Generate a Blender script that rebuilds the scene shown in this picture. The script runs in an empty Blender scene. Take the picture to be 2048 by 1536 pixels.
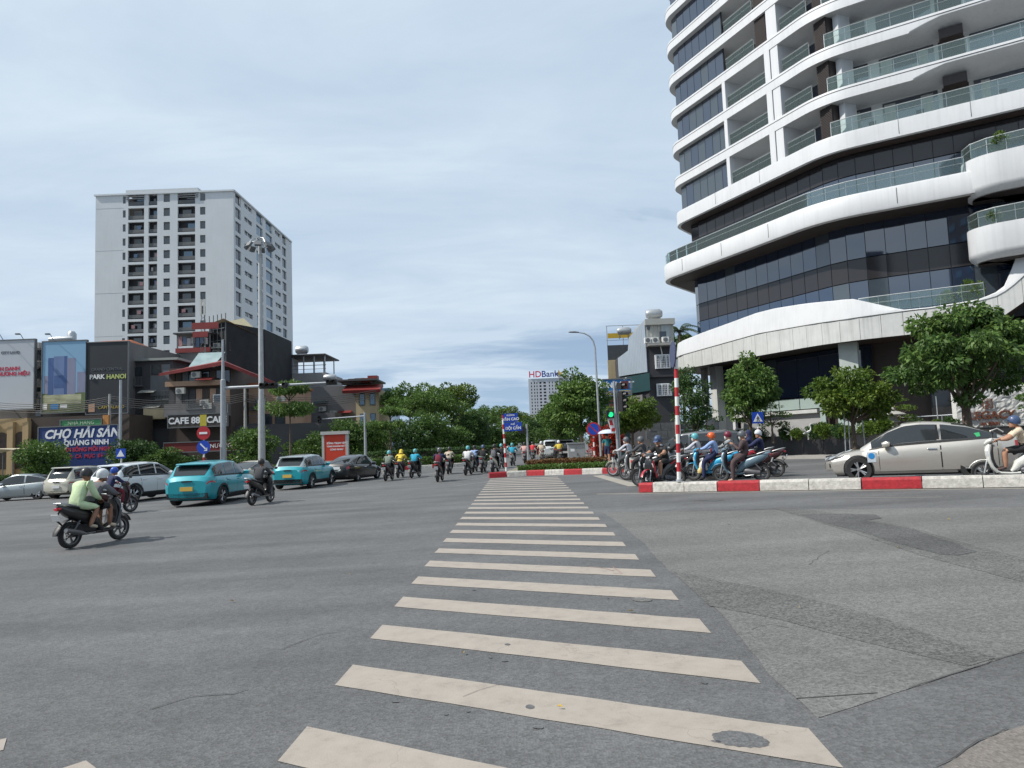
import bpy, bmesh, math, random
import numpy as np
from mathutils import Vector, Matrix
sc = bpy.context.scene
COL = sc.collection
# ------------------------------------------------------------------ camera, sky, sun, exposure
FPX, PITCH, ROLL, CAMH = 1420.0, math.atan(116/1420.0), math.atan(0.038), 1.67
F_ = Vector((0, math.cos(PITCH), math.sin(PITCH))); R0_ = Vector((1, 0, 0)); U0_ = Vector((0, -math.sin(PITCH), math.cos(PITCH)))
R_ = math.cos(ROLL)*R0_ - math.sin(ROLL)*U0_; U_ = math.cos(ROLL)*U0_ + math.sin(ROLL)*R0_
cd = bpy.data.cameras.new('camera'); cam = bpy.data.objects.new('camera', cd); COL.objects.link(cam)
cd.sensor_width = 36; cd.lens = 36*FPX/2048; cd.clip_end = 6000; cd.clip_start = .05
M3 = Matrix((R_, U_, -F_)).transposed()
cam.matrix_world = Matrix.Translation((0, 0, CAMH)) @ M3.to_4x4()
sc.camera = cam
#CROP

SUN_TO = Vector((-1.0, -0.22, 1.12)).normalized()
elev = math.asin(SUN_TO.z); azi = math.atan2(SUN_TO.x, SUN_TO.y)
w = bpy.data.worlds.new('World'); sc.world = w; w.use_nodes = True
nt = w.node_tree; nt.nodes.clear()
def wn(t, **k):
    n = nt.nodes.new(t)
    for a, b in k.items(): setattr(n, a, b)
    return n
wo = wn('ShaderNodeOutputWorld'); bg = wn('ShaderNodeBackground'); bg.inputs[1].default_value = 0.1
sky = wn('ShaderNodeTexSky', sky_type='NISHITA', sun_disc=False, sun_elevation=elev, sun_rotation=azi, air_density=1.0, dust_density=.3, ozone_density=1.6)
tc = wn('ShaderNodeTexCoord'); sp = wn('ShaderNodeSeparateXYZ'); nt.links.new(tc.outputs['Generated'], sp.inputs[0])
def wm(op, a, b=None, c=None):
    n = wn('ShaderNodeMath', operation=op)
    for i, q in enumerate((a, b, c)):
        if q is None: continue
        if isinstance(q, (int, float)): n.inputs[i].default_value = q
        else: nt.links.new(q, n.inputs[i])
    return n.outputs[0]
zc = wm('MAXIMUM', sp.outputs[2], 0.0); zd = wm('ADD', zc, 0.10)
cb = wn('ShaderNodeCombineXYZ'); nt.links.new(wm('DIVIDE', sp.outputs[0], zd), cb.inputs[0]); nt.links.new(wm('DIVIDE', sp.outputs[1], zd), cb.inputs[1])
vb = wn('ShaderNodeCombineXYZ'); nt.links.new(sp.outputs[0], vb.inputs[0]); nt.links.new(sp.outputs[1], vb.inputs[1]); nt.links.new(wm('ADD', zc, .13), vb.inputs[2]); nt.links.new(vb.outputs[0], sky.inputs[0])
def wnoise(scale, det, rough, dist, off):
    mp = wn('ShaderNodeMapping'); mp.inputs['Location'].default_value = off; mp.inputs['Scale'].default_value = (.55, 1.0, 1); mp.inputs['Rotation'].default_value = (0, 0, .35)
    nt.links.new(cb.outputs[0], mp.inputs[0])
    n = wn('ShaderNodeTexNoise'); n.inputs['Scale'].default_value = scale; n.inputs['Detail'].default_value = det; n.inputs['Roughness'].default_value = rough; n.inputs['Distortion'].default_value = dist
    nt.links.new(mp.outputs[0], n.inputs['Vector']); return n.outputs[0]
def wramp(x, stops):
    n = wn('ShaderNodeValToRGB'); e = n.color_ramp.elements
    while len(e) < len(stops): e.new(.5)
    for q, (p_, c_) in zip(e, stops): q.position = p_; q.color = (*c_, 1)
    nt.links.new(x, n.inputs[0]); return n.outputs[0]
big = wnoise(.62, 7, .58, .7, (4.3, 1.7, 0)); fine = wnoise(2.1, 6, .62, .5, (2.0, 5.0, 0))
cover = wramp(wm('MULTIPLY_ADD', fine, .30, wm('MULTIPLY_ADD', big, .75, wm('MULTIPLY_ADD', wm('MINIMUM', zc, .3), .75, -.155))), [(.36, (0.34,)*3), (.50, (.90,)*3), (.70, (1,)*3)])
ccol = wramp(wm('MULTIPLY_ADD', fine, .45, wm('MULTIPLY', big, .55)), [(.30, (.45, .56, .69)), (.50, (.51, .615, .725)), (.68, (.60, .69, .775))])
sc10 = wn('ShaderNodeVectorMath', operation='SCALE'); sc10.inputs[3].default_value = 10.0; nt.links.new(ccol, sc10.inputs[0])
mx = wn('ShaderNodeMix', data_type='RGBA'); nt.links.new(cover, mx.inputs[0]); nt.links.new(sky.outputs[0], mx.inputs[6]); nt.links.new(sc10.outputs[0], mx.inputs[7])
nt.links.new(mx.outputs[2], bg.inputs[0]); nt.links.new(bg.outputs[0], wo.inputs[0])
sl = bpy.data.lights.new('sun', 'SUN'); sl.energy = 4.2; sl.angle = math.radians(.6); sl.color = (1, .95, .87)
sun = bpy.data.objects.new('sun', sl); COL.objects.link(sun); sun.rotation_euler = SUN_TO.to_track_quat('Z', 'Y').to_euler()
sc.view_settings.view_transform = 'Standard'; sc.view_settings.look = 'None'; sc.view_settings.exposure = 0.27; sc.view_settings.gamma = 1; sc.view_settings.use_curve_mapping = False
sc.cycles.max_bounces = 6; sc.cycles.transparent_max_bounces = 10

# ------------------------------------------------------------------ helpers
random.seed(7)
rnd = random.uniform
def gz(x): return .02*max(-40, min(40, x))                # the ground falls gently to the left
def ray(px, py): return F_ + R_*((px-1024)/FPX) - U_*((py-768)/FPX)
def gp(px, py, dz=0.0):                                    # where a sight line meets the ground
    d = ray(px, py); z = 0
    for _ in range(30):
        t = (z+dz-CAMH)/d.z; x = d.x*t; z = gz(x)
    return Vector((d.x*t, d.y*t, z))
def prj(p):
    v = Vector(p)-Vector((0, 0, CAMH)); q = v.dot(F_); return 1024+FPX*v.dot(R_)/q, 768-FPX*v.dot(U_)/q
def on(px, Y):                                             # ground point at depth Y under an image column
    X = 0
    for _ in range(20): X += (px-prj((X, Y, gz(X)))[0])*Y/FPX
    return Vector((X, Y, gz(X)))
def ht(py, px, Y):                                         # world height of an image row at depth Y
    d = ray(px, py); return CAMH+d.z*Y/d.y
MATS = {}
def mat(name, col, r=.6, metal=0, var=.12, scale=4, bump=0, bscale=40, spec=.5, coat=0, emit=0, trans=0, alpha=1, ior=1.5, streak=0):
    if name in MATS: return MATS[name]
    m = bpy.data.materials.new(name); m.use_nodes = True; t = m.node_tree; b = t.nodes['Principled BSDF']
    b.inputs['Roughness'].default_value = r; b.inputs['Metallic'].default_value = metal; b.inputs['Specular IOR Level'].default_value = spec; b.inputs['IOR'].default_value = ior
    b.inputs['Coat Weight'].default_value = coat; b.inputs['Coat Roughness'].default_value = .04; b.inputs['Transmission Weight'].default_value = trans
    b.inputs['Alpha'].default_value = alpha
    b.inputs['Base Color'].default_value = (*col, 1)
    if emit: b.inputs['Emission Color'].default_value = (*col, 1); b.inputs['Emission Strength'].default_value = emit
    if var or bump:
        c = t.nodes.new('ShaderNodeTexCoord')
    if var:
        n = t.nodes.new('ShaderNodeTexNoise'); n.inputs['Scale'].default_value = scale; n.inputs['Detail'].default_value = 6; n.inputs['Roughness'].default_value = .65
        t.links.new(c.outputs['Object'], n.inputs['Vector'])
        mr = t.nodes.new('ShaderNodeMapRange'); mr.inputs[1].default_value = .3; mr.inputs[2].default_value = .7; mr.inputs[3].default_value = 1-var; mr.inputs[4].default_value = 1+var
        t.links.new(n.outputs[0], mr.inputs[0])
        if streak:                                        # rain runs: noise drawn out along z
            mp_ = t.nodes.new('ShaderNodeMapping'); mp_.inputs['Scale'].default_value = (2.2, 2.2, .10); t.links.new(c.outputs['Object'], mp_.inputs[0])
            ns = t.nodes.new('ShaderNodeTexNoise'); ns.inputs['Scale'].default_value = 2.2; ns.inputs['Detail'].default_value = 5; t.links.new(mp_.outputs[0], ns.inputs['Vector'])
            m2_ = t.nodes.new('ShaderNodeMapRange'); m2_.inputs[1].default_value = .48; m2_.inputs[2].default_value = .75; m2_.inputs[3].default_value = 1.02; m2_.inputs[4].default_value = 1-streak; t.links.new(ns.outputs[0], m2_.inputs[0])
            mm_ = t.nodes.new('ShaderNodeMath'); mm_.operation = 'MULTIPLY'; t.links.new(mr.outputs[0], mm_.inputs[0]); t.links.new(m2_.outputs[0], mm_.inputs[1]); mr = mm_
        v = t.nodes.new('ShaderNodeVectorMath'); v.operation = 'SCALE'; v.inputs[0].default_value = col; t.links.new(mr.outputs[0], v.inputs[3]); t.links.new(v.outputs[0], b.inputs['Base Color'])
    if bump:
        n2 = t.nodes.new('ShaderNodeTexNoise'); n2.inputs['Scale'].default_value = bscale; n2.inputs['Detail'].default_value = 4; t.links.new(c.outputs['Object'], n2.inputs['Vector'])
        bp = t.nodes.new('ShaderNodeBump'); bp.inputs['Strength'].default_value = bump; bp.inputs['Distance'].default_value = .02; t.links.new(n2.outputs[0], bp.inputs['Height']); t.links.new(bp.outputs[0], b.inputs['Normal'])
    MATS[name] = m; return m
def glassy(name, tint, k=.12):                             # clear sheet glass: see-through with a tinted film and mirror sheen
    if name in MATS: return MATS[name]
    m = bpy.data.materials.new(name); m.use_nodes = True; t = m.node_tree; t.nodes.clear()
    o = t.nodes.new('ShaderNodeOutputMaterial'); a = t.nodes.new('ShaderNodeBsdfTransparent'); a.inputs[0].default_value = (*tint, 1)
    g = t.nodes.new('ShaderNodeBsdfGlossy'); g.inputs['Roughness'].default_value = .03; g.inputs[0].default_value = (.9, .96, .95, 1)
    d = t.nodes.new('ShaderNodeBsdfDiffuse'); d.inputs[0].default_value = (.55, .72, .68, 1)
    fr = t.nodes.new('ShaderNodeFresnel'); fr.inputs[0].default_value = 1.5
    m1 = t.nodes.new('ShaderNodeMixShader'); m1.inputs[0].default_value = k; t.links.new(a.outputs[0], m1.inputs[1]); t.links.new(d.outputs[0], m1.inputs[2])
    m2 = t.nodes.new('ShaderNodeMixShader'); t.links.new(fr.outputs[0], m2.inputs[0]); t.links.new(m1.outputs[0], m2.inputs[1]); t.links.new(g.outputs[0], m2.inputs[2])
    t.links.new(m2.outputs[0], o.inputs[0]); MATS[name] = m; return m
class MB:
    def __init__(s): s.v = []; s.f = []; s.m = []; s.s = []
    def add(s, vs, fs, m=0, sm=False):
        o = len(s.v); s.v += [tuple(x) for x in vs]
        for f in fs: s.f.append(tuple(i+o for i in f)); s.m.append(m); s.s.append(sm)
        return s
    def box(s, c, d, m=0, rz=0):
        cx, cy, cz = c; a, b, h = d[0]/2, d[1]/2, d[2]/2; co, si = math.cos(rz), math.sin(rz)
        vs = [(cx+x*co-y*si, cy+x*si+y*co, cz+z) for z in (-h, h) for x, y in ((-a, -b), (a, -b), (a, b), (-a, b))]
        return s.add(vs, [(3, 2, 1, 0), (4, 5, 6, 7), (0, 1, 5, 4), (1, 2, 6, 5), (2, 3, 7, 6), (3, 0, 4, 7)], m)
    def bx(s, x0, x1, y0, y1, z0, z1, m=0): return s.box(((x0+x1)/2, (y0+y1)/2, (z0+z1)/2), (x1-x0, y1-y0, z1-z0), m)
    def rings(s, rs, m=0, sm=True, cap=True, closed=False):
        n = len(rs[0]); vs = [p for r in rs for p in r]; fs = []
        K = len(rs); last = K if closed else K-1
        for i in range(last):
            for j in range(n):
                a = i*n+j; b = i*n+(j+1) % n; c = ((i+1) % K)*n+(j+1) % n; d = ((i+1) % K)*n+j; fs.append((a, b, c, d))
        if cap and not closed: fs += [tuple(range(n))[::-1], tuple(range((K-1)*n, K*n))]
        return s.add(vs, fs, m, sm)
    def tube(s, pts, r, n=8, m=0, closed=False, sm=True):
        P = [Vector(p) for p in pts]; K = len(P); R = r if isinstance(r, (list, tuple)) else [r]*K; rs = []
        up = None
        for i in range(K):
            if closed: t = (P[(i+1) % K]-P[i-1])
            else: t = P[min(i+1, K-1)]-P[max(i-1, 0)]
            t.normalize()
            if up is None: up = Vector((0, 0, 1)) if abs(t.z) < .9 else Vector((1, 0, 0))
            a = t.cross(up).normalized(); b = a.cross(t).normalized(); up = b
            rs.append([P[i]+(a*math.cos(q)+b*math.sin(q))*R[i] for q in [2*math.pi*k/n for k in range(n)]])
        return s.rings(rs, m, sm, True, closed)
    def sweep(s, secs, n=14, m=0, e=2.6, cap=True):         # secs: (x, z, half width in y, half thickness) along a path in the xz plane
        K = len(secs); rs = []
        for i in range(K):
            a, b = secs[max(i-1, 0)], secs[min(i+1, K-1)]; t = Vector((b[0]-a[0], 0, b[1]-a[1])); t.normalize(); nrm = Vector((-t.z, 0, t.x))
            x, z, hw, h = secs[i][:4]; y0 = secs[i][4] if len(secs[i]) > 4 else 0; ring = []
            for k in range(n):
                q = 2*math.pi*k/n; c, si = math.cos(q), math.sin(q)
                cc = math.copysign(abs(c)**(2/e), c); ss = math.copysign(abs(si)**(2/e), si)
                ring.append(Vector((x, y0, z))+Vector((0, 1, 0))*hw*cc+nrm*h*ss)
            rs.append(ring)
        return s.rings(rs, m, True, cap)
    def lathe(s, prof, c=(0, 0, 0), ax='z', n=16, m=0, sm=True, cap=False):
        rs = []
        for r, h in prof:
            ring = []
            for k in range(n):
                q = 2*math.pi*k/n; a, b = r*math.cos(q), r*math.sin(q)
                p = {'z': (a, b, h), 'y': (b, h, a), 'x': (h, a, b)}[ax]; ring.append((c[0]+p[0], c[1]+p[1], c[2]+p[2]))
            rs.append(ring)
        return s.rings(rs, m, sm, cap)
    def prism(s, poly, z0, z1, m=0):
        n = len(poly); vs = [(x, y, z0) for x, y in poly]+[(x, y, z1) for x, y in poly]
        return s.add(vs, [tuple(range(n))[::-1], tuple(range(n, 2*n))]+[(i, (i+1) % n, n+(i+1) % n, n+i) for i in range(n)], m)
    def slab(s, poly3, t, nrm, m=0):                        # a flat polygon given thickness along nrm
        n = len(poly3); N = Vector(nrm)*t; vs = [Vector(p) for p in poly3]+[Vector(p)+N for p in poly3]
        return s.add(vs, [tuple(range(n))[::-1], tuple(range(n, 2*n))]+[(i, (i+1) % n, n+(i+1) % n, n+i) for i in range(n)], m)
    def mesh(s, name, mats, sharp=None):
        me = bpy.data.meshes.new(name); me.from_pydata(s.v, [], s.f)
        for q in (mats if isinstance(mats, (list, tuple)) else [mats]): me.materials.append(q)
        me.polygons.foreach_set('material_index', s.m); me.polygons.foreach_set('use_smooth', s.s)
        bm = bmesh.new(); bm.from_mesh(me); bmesh.ops.recalc_face_normals(bm, faces=bm.faces); bm.to_mesh(me); bm.free()
        if any(s.s): me.set_sharp_from_angle(angle=math.radians(sharp or 42))
        me.update(); return me
    def build(s, name, mats, parent=None, loc=(0, 0, 0), rz=0, sharp=None):
        return obj(name, s.mesh(name, mats, sharp), parent, loc, rz)
def obj(name, me, parent=None, loc=(0, 0, 0), rz=0, mats=None):
    o = bpy.data.objects.new(name, me); COL.objects.link(o)
    if parent: o.parent = parent
    o.location = loc; o.rotation_euler = (0, 0, rz)
    if mats:
        for sl_, m in zip(o.material_slots, mats):
            if m: sl_.link = 'OBJECT'; sl_.material = m
    return o
def thing(name, label, cat, loc=(0, 0, 0), rz=0, group=None, scale=1):
    o = bpy.data.objects.new(name, None); COL.objects.link(o); o.empty_display_size = .2
    o.location = loc; o.rotation_euler = (0, 0, rz); o.scale = (scale,)*3
    return tag(o, label, cat, group)
def tag(o, label, cat, group=None):
    o['label'] = label; o['category'] = cat
    if group: o['group'] = group
    return o
def struct(o): o['kind'] = 'structure'; return o
UNIT = {}
def piece(name, m, parent, loc, size, rz=0, ry=0, rx=0):    # a box that shares one unit mesh per material
    k = m.name
    if k not in UNIT: UNIT[k] = MB().box((0, 0, 0), (1, 1, 1)).mesh('unit_'+k, m)
    o = bpy.data.objects.new(name, UNIT[k]); COL.objects.link(o)
    if parent: o.parent = parent
    o.location = loc; o.scale = size; o.rotation_euler = (rx, ry, rz); return o
def text(name, body, size, m, parent, loc, rot, ext=.01, align='CENTER', bold=0, sx=1, shear=0):
    c = bpy.data.curves.new('t', 'FONT'); c.body = body; c.size = size; c.extrude = ext; c.align_x = align; c.align_y = 'CENTER'; c.offset = bold; c.shear = shear; c.resolution_u = 3
    o = bpy.data.objects.new('t', c); COL.objects.link(o)
    me = bpy.data.meshes.new_from_object(o.evaluated_get(bpy.context.evaluated_depsgraph_get())); bpy.data.objects.remove(o); bpy.data.curves.remove(c)
    me.materials.clear(); me.materials.append(m); me.name = name
    q = bpy.data.objects.new(name, me); COL.objects.link(q)
    if parent: q.parent = parent
    q.location = loc; q.rotation_euler = rot; q.scale = (sx, 1, 1); return q
UPR = (math.pi/2, 0, 0)                                     # text standing upright, facing -y
# common materials
STEEL = mat('galvanised steel', (.42, .44, .46), .45, .6, .08)
BLACKP = mat('black plastic', (.018, .018, .02), .5, 0, .1)
CHROME = mat('chrome', (.7, .7, .72), .12, 1, 0)
WHITEP = mat('white paint', (.72, .72, .70), .45, 0, .06)
REDP = mat('red paint', (.42, .02, .03), .5, 0, .12, 6)
BLUEP = mat('blue sign', (.012, .06, .42), .4, 0, .05)
SIGNW = mat('sign white', (.75, .76, .78), .4, 0, .04)
RUBBER = mat('rubber', (.02, .02, .021), .8, 0, .15)
DGLASS = mat('dark glass', (.012, .015, .02), .03, 0, 0, spec=.8, ior=1.6)
CONC = mat('concrete', (.36, .35, .33), .85, 0, .16, 2, .3)
# ------------------------------------------------------------------ ground, road, markings
def asphalt(name, base, speck=.35, patch=.12):
    m = bpy.data.materials.new(name); m.use_nodes = True; t = m.node_tree; b = t.nodes['Principled BSDF']; b.inputs['Roughness'].default_value = .78; b.inputs['Specular IOR Level'].default_value = .4
    c = t.nodes.new('ShaderNodeTexCoord')
    def nz(s, d, r=.6):
        n = t.nodes.new('ShaderNodeTexNoise'); n.inputs['Scale'].default_value = s; n.inputs['Detail'].default_value = d; n.inputs['Roughness'].default_value = r; t.links.new(c.outputs['Object'], n.inputs['Vector']); return n.outputs[0]
    def mr(x, a, b_, lo, hi):
        n = t.nodes.new('ShaderNodeMapRange'); n.inputs[1].default_value = a; n.inputs[2].default_value = b_; n.inputs[3].default_value = lo; n.inputs[4].default_value = hi; t.links.new(x, n.inputs[0]); return n.outputs[0]
    def mul(x, y):
        n = t.nodes.new('ShaderNodeMath'); n.operation = 'MULTIPLY'; t.links.new(x, n.inputs[0]); t.links.new(y, n.inputs[1]); return n.outputs[0]
    vo = t.nodes.new('ShaderNodeTexVoronoi'); vo.inputs['Scale'].default_value = 58; t.links.new(c.outputs['Object'], vo.inputs['Vector'])
    cs = t.nodes.new('ShaderNodeSeparateColor'); t.links.new(vo.outputs['Color'], cs.inputs[0])
    f = mul(mr(cs.outputs[0], 0, 1, 1-speck, 1+speck), mr(nz(.35, 5), .3, .7, 1-patch, 1+patch))
    mp = t.nodes.new('ShaderNodeMapping'); mp.inputs['Rotation'].default_value = (0, 0, .53); mp.inputs['Scale'].default_value = (.12, 1.1, 1); t.links.new(c.outputs['Object'], mp.inputs[0])
    n2 = t.nodes.new('ShaderNodeTexNoise'); n2.inputs['Scale'].default_value = .8; n2.inputs['Detail'].default_value = 4; t.links.new(mp.outputs[0], n2.inputs['Vector'])
    f = mul(f, mr(n2.outputs[0], .32, .68, 1-patch*1.15, 1+patch*.7)); f = mul(f, mr(nz(6, 5, .7), .3, .72, 1-patch*.7, 1+patch*.7))
    v = t.nodes.new('ShaderNodeVectorMath'); v.operation = 'SCALE'; v.inputs[0].default_value = base; t.links.new(f, v.inputs[3]); t.links.new(v.outputs[0], b.inputs['Base Color'])
    bp = t.nodes.new('ShaderNodeBump'); bp.inputs['Strength'].default_value = .55; bp.inputs['Distance'].default_value = .006; t.links.new(vo.outputs['Distance'], bp.inputs['Height']); t.links.new(bp.outputs[0], b.inputs['Normal'])
    MATS[name] = m; return m
ASP = asphalt('asphalt', (.108, .109, .111), .24, .18)
ASPL = asphalt('worn asphalt', (.138, .137, .132), .30, .14)
ASPD = asphalt('patched asphalt', (.082, .082, .081), .44, .15)
ASPM = asphalt('older patch asphalt', (.112, .111, .107), .46, .15)
ASPR = asphalt('reddish paving', (.165, .148, .135), .22, .08)
mb = MB(); xs = [-3000, -400, -40, 0, 40, 400, 3000]; ys = [-60, 0, 20, 60, 200, 900, 4000]
mb.add([(x, y, gz(x)) for y in ys for x in xs], [(j*7+i, j*7+i+1, (j+1)*7+i+1, (j+1)*7+i) for j in range(6) for i in range(6)])
road = struct(mb.build('road', ASP)); road['label'] = 'grey asphalt road junction'
def patchsheet(name, px, m, h, jag=0):
    pts = [gp(*q) for q in px]; out = []
    for i, p in enumerate(pts):
        q = pts[(i+1) % len(pts)]; L = (q-p).length; k = max(1, int(L/.25)) if jag else 1
        for j in range(k):
            r = p.lerp(q, j/k)
            if jag and j: r += Vector((rnd(-jag, jag), rnd(-jag, jag), 0))
            r.z = gz(r.x)+h; out.append(r)
    me = MB().add(out, [tuple(range(len(out)))]).mesh(name, m)
    bm = bmesh.new(); bm.from_mesh(me); bmesh.ops.triangulate(bm, faces=bm.faces); bm.to_mesh(me); bm.free()
    return obj(name, me, road)
patchsheet('asphalt_patch', [(1205, 1024), (1640, 1019), (2300, 1012), (2500, 1150), (2500, 1180), (2060, 1302), (1960, 1332), (1780, 1390), (1635, 1437), (1560, 1370), (1500, 1300), (1440, 1225), (1395, 1180), (1335, 1140), (1295, 1095), (1255, 1060)], ASPL, .003, .015)
patchsheet('asphalt_patch', [(1345, 1143), (1500, 1172), (1650, 1205), (1800, 1248), (1945, 1300), (1990, 1318), (1935, 1334), (1700, 1278), (1560, 1240), (1420, 1213)], ASPM, .006, .01)
patchsheet('asphalt_patch', [(1545, 1016), (1640, 1022), (1820, 1055), (1960, 1095), (2140, 1140), (2300, 1185), (2200, 1195), (2048, 1165), (1860, 1117), (1700, 1064)], ASPM, .006, .01)
patchsheet('asphalt_patch', [(1640, 1044), (1600, 1030), (1690, 1028), (1752, 1030), (1764, 1037), (1730, 1042), (1820, 1058), (1905, 1085), (1955, 1105), (1915, 1112), (1880, 1110), (1790, 1086), (1720, 1064)], ASPD, .009, .012)
patchsheet('paving_patch', [(1880, 1540), (1935, 1500), (1990, 1470), (2048, 1452), (2300, 1400), (2400, 1540), (2200, 1640), (1850, 1640)], ASPR, .004, .012)
CRK = mat('tar crack', (.055, .055, .055), .8, 0, .4, 9)
patchsheet('tar_seam', [(1592, 1397.5), (1680, 1391.5), (1755, 1386.5), (1755, 1387.6), (1680, 1393.2), (1592, 1399)], CRK, .006)
def crack(pts, w, m=CRK, h=.008):
    P = []
    for i in range(len(pts)-1):
        a, b = gp(*pts[i]), gp(*pts[i+1]); k = max(2, int((b-a).length/.12))
        P += [a.lerp(b, j/k)+Vector((rnd(-.015, .015), rnd(-.015, .015), 0)) for j in range(k)]
    vs = []; fs = []
    for i, p in enumerate(P):
        t = (P[min(i+1, len(P)-1)]-P[max(i-1, 0)]).normalized(); n = Vector((-t.y, t.x, 0))*w*rnd(.4, 1)
        for q in (p+n, p-n): vs.append((q.x, q.y, gz(q.x)+h))
        if i: fs.append((2*i-2, 2*i-1, 2*i+1, 2*i))
    MB().add(vs, fs).build('road_crack', m, road)
crack([(2048, 1300), (1970, 1330), (1900, 1352), (1785, 1389)], .004)
crack([(1880, 1536), (1935, 1499), (1990, 1469), (2048, 1451)], .005); crack([(1210, 1025), (1350, 1024), (1545, 1019)], .012); crack([(1380, 1000), (1430, 1003), (1455, 999)], .02)
# painted zebra stripes: their direction is that of the cross traffic
def paintmat(name, col, wear=.72):
    m = bpy.data.materials.new(name); m.use_nodes = True; t = m.node_tree; b = t.nodes['Principled BSDF']; b.inputs['Roughness'].default_value = .7
    c = t.nodes.new('ShaderNodeTexCoord')
    n = t.nodes.new('ShaderNodeTexNoise'); n.inputs['Scale'].default_value = 5; n.inputs['Detail'].default_value = 9; n.inputs['Roughness'].default_value = .72; t.links.new(c.outputs['Object'], n.inputs['Vector'])
    r = t.nodes.new('ShaderNodeValToRGB'); e = r.color_ramp.elements; e[0].position = .28; e[0].color = (*[q*wear for q in col], 1); e[1].position = .46; e[1].color = (*[q*.93 for q in col], 1); k = e.new(.7); k.color = (*[min(1, q*1.05) for q in col], 1)
    t.links.new(n.outputs[0], r.inputs[0])
    w1 = t.nodes.new('ShaderNodeTexVoronoi'); w1.feature = 'DISTANCE_TO_EDGE'; w1.inputs['Scale'].default_value = .8; vm = t.nodes.new('ShaderNodeVectorMath'); vm.operation = 'MULTIPLY_ADD'; nd = t.nodes.new('ShaderNodeTexNoise'); nd.inputs['Scale'].default_value = 2.5; nd.inputs['Detail'].default_value = 6; t.links.new(c.outputs['Object'], nd.inputs['Vector']); vm.inputs[1].default_value = (.8, .8, 0); t.links.new(nd.outputs['Color'], vm.inputs[0]); t.links.new(c.outputs['Object'], vm.inputs[2]); t.links.new(vm.outputs[0], w1.inputs['Vector'])
    mr = t.nodes.new('ShaderNodeMapRange'); mr.inputs[1].default_value = 0; mr.inputs[2].default_value = .004; mr.inputs[3].default_value = .80; mr.inputs[4].default_value = 1; t.links.new(w1.outputs['Distance'], mr.inputs[0])
    v = t.nodes.new('ShaderNodeVectorMath'); v.operation = 'SCALE'; t.links.new(r.outputs[0], v.inputs[0]); t.links.new(mr.outputs[0], v.inputs[3]); t.links.new(v.outputs[0], b.inputs['Base Color'])
    n3 = t.nodes.new('ShaderNodeTexNoise'); n3.inputs['Scale'].default_value = 90; t.links.new(c.outputs['Object'], n3.inputs['Vector']); bp = t.nodes.new('ShaderNodeBump'); bp.inputs['Strength'].default_value = .4; bp.inputs['Distance'].default_value = .004; t.links.new(n3.outputs[0], bp.inputs['Height']); t.links.new(bp.outputs[0], b.inputs['Normal'])
    MATS[name] = m; return m
ZEB = paintmat('road paint', (.335, .295, .255)); LINE = paintmat('worn line paint', (.31, .285, .245)); FAINT = paintmat('faded line paint', (.20, .20, .20))
def stripe(yl, t):
    k = (yl-5.0)/28; x0, x1 = -1.36+.15*k, 1.53+.34*k; dy = -1.68*(x1-x0)/2.9; N = 10; vs = []; fs = []
    for i in range(N+1):
        u = i/N; x = x0+(x1-x0)*u; yy = yl+dy*u
        for q, s in ((0, -1), (t, 1)):
            xx = x+.02*q/.4; e = rnd(-.008, .008); vs.append((xx, yy+q+e-.45, gz(xx)+.004))
    MB().add(vs, [(2*i, 2*i+2, 2*i+3, 2*i+1) for i in range(N)]).build('zebra_stripe', ZEB, road)
y = 2.05
while y < 34:
    stripe(y, .47); y += 1.222
def line(a, b, w, m, h=.0045, seg=12):
    vs = []; t = (b-a); t.z = 0; t.normalize(); n = Vector((-t.y, t.x, 0))*w/2
    for i in range(seg+1):
        p = a.lerp(b, i/seg)
        for q in (p-n, p+n): vs.append((q.x, q.y, gz(q.x)+h))
    return MB().add(vs, [(2*i, 2*i+1, 2*i+3, 2*i+2) for i in range(seg)]).build('road_line', m, road)
D1 = Vector((.858, -.514, 0))
k0 = Vector((3.55, 20.75, 0))
line(k0-D1*1.2+Vector((-.15, -.26, 0)), k0+D1*22+Vector((-.15, -.26, 0)), .13, LINE)
line(gp(1650, 996.5), gp(1885, 994.5), .05, LINE)
line(gp(1196, 951), gp(1272, 972), .5, LINE)
line(gp(1655, 925), gp(1560, 934), .1, FAINT)
for a, b in (((905, 973), (985, 962)), ((830, 968), (900, 963)), ((925, 961), (975, 955)), ((640, 990), (700, 983))): line(gp(*a), gp(*b), .14, FAINT)
line(gp(-40, 1500), gp(10, 1489), .22, ZEB); line(gp(120, 1560), gp(190, 1536), .3, ZEB)
# pavements and islands with kerbs
PAVE = mat('pavement slabs', (.30, .29, .27), .85, 0, .15, 1.2, .2, 12)
def prism_g(name, poly, h, m, base=-.3):
    n = len(poly); vs = [(x, y, gz(x)+base) for x, y in poly]+[(x, y, gz(x)+h) for x, y in poly]
    return MB().add(vs, [tuple(range(n))[::-1], tuple(range(n, 2*n))]+[(i, (i+1) % n, n+(i+1) % n, n+i) for i in range(n)]).build(name, m)
pv = struct(prism_g('pavement', [(11.6, 41.2), (13.2, 37.4), (19.6, 27.2), (40, 9), (70, 30), (70, 100), (12, 100), (9.5, 60)], .13, PAVE))
pl = struct(prism_g('pavement', [(-14, 62), (-10.2, 55.5), (-1.2, 57.5), (-2, 75), (-1.5, 300), (-9, 300), (-16, 100)], .13, MATS['pavement slabs']))
pm = struct(prism_g('traffic_island', [(-1.05, 34.9), (.5, 34.85), (5.2, 31.9), (6.2, 33), (6.6, 60), (7.2, 200), (4.6, 200), (2.6, 62), (-.75, 37)], .11, mat('island soil and paving', (.22, .20, .16), .9, 0, .2, 3, .3, 20)))
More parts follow.
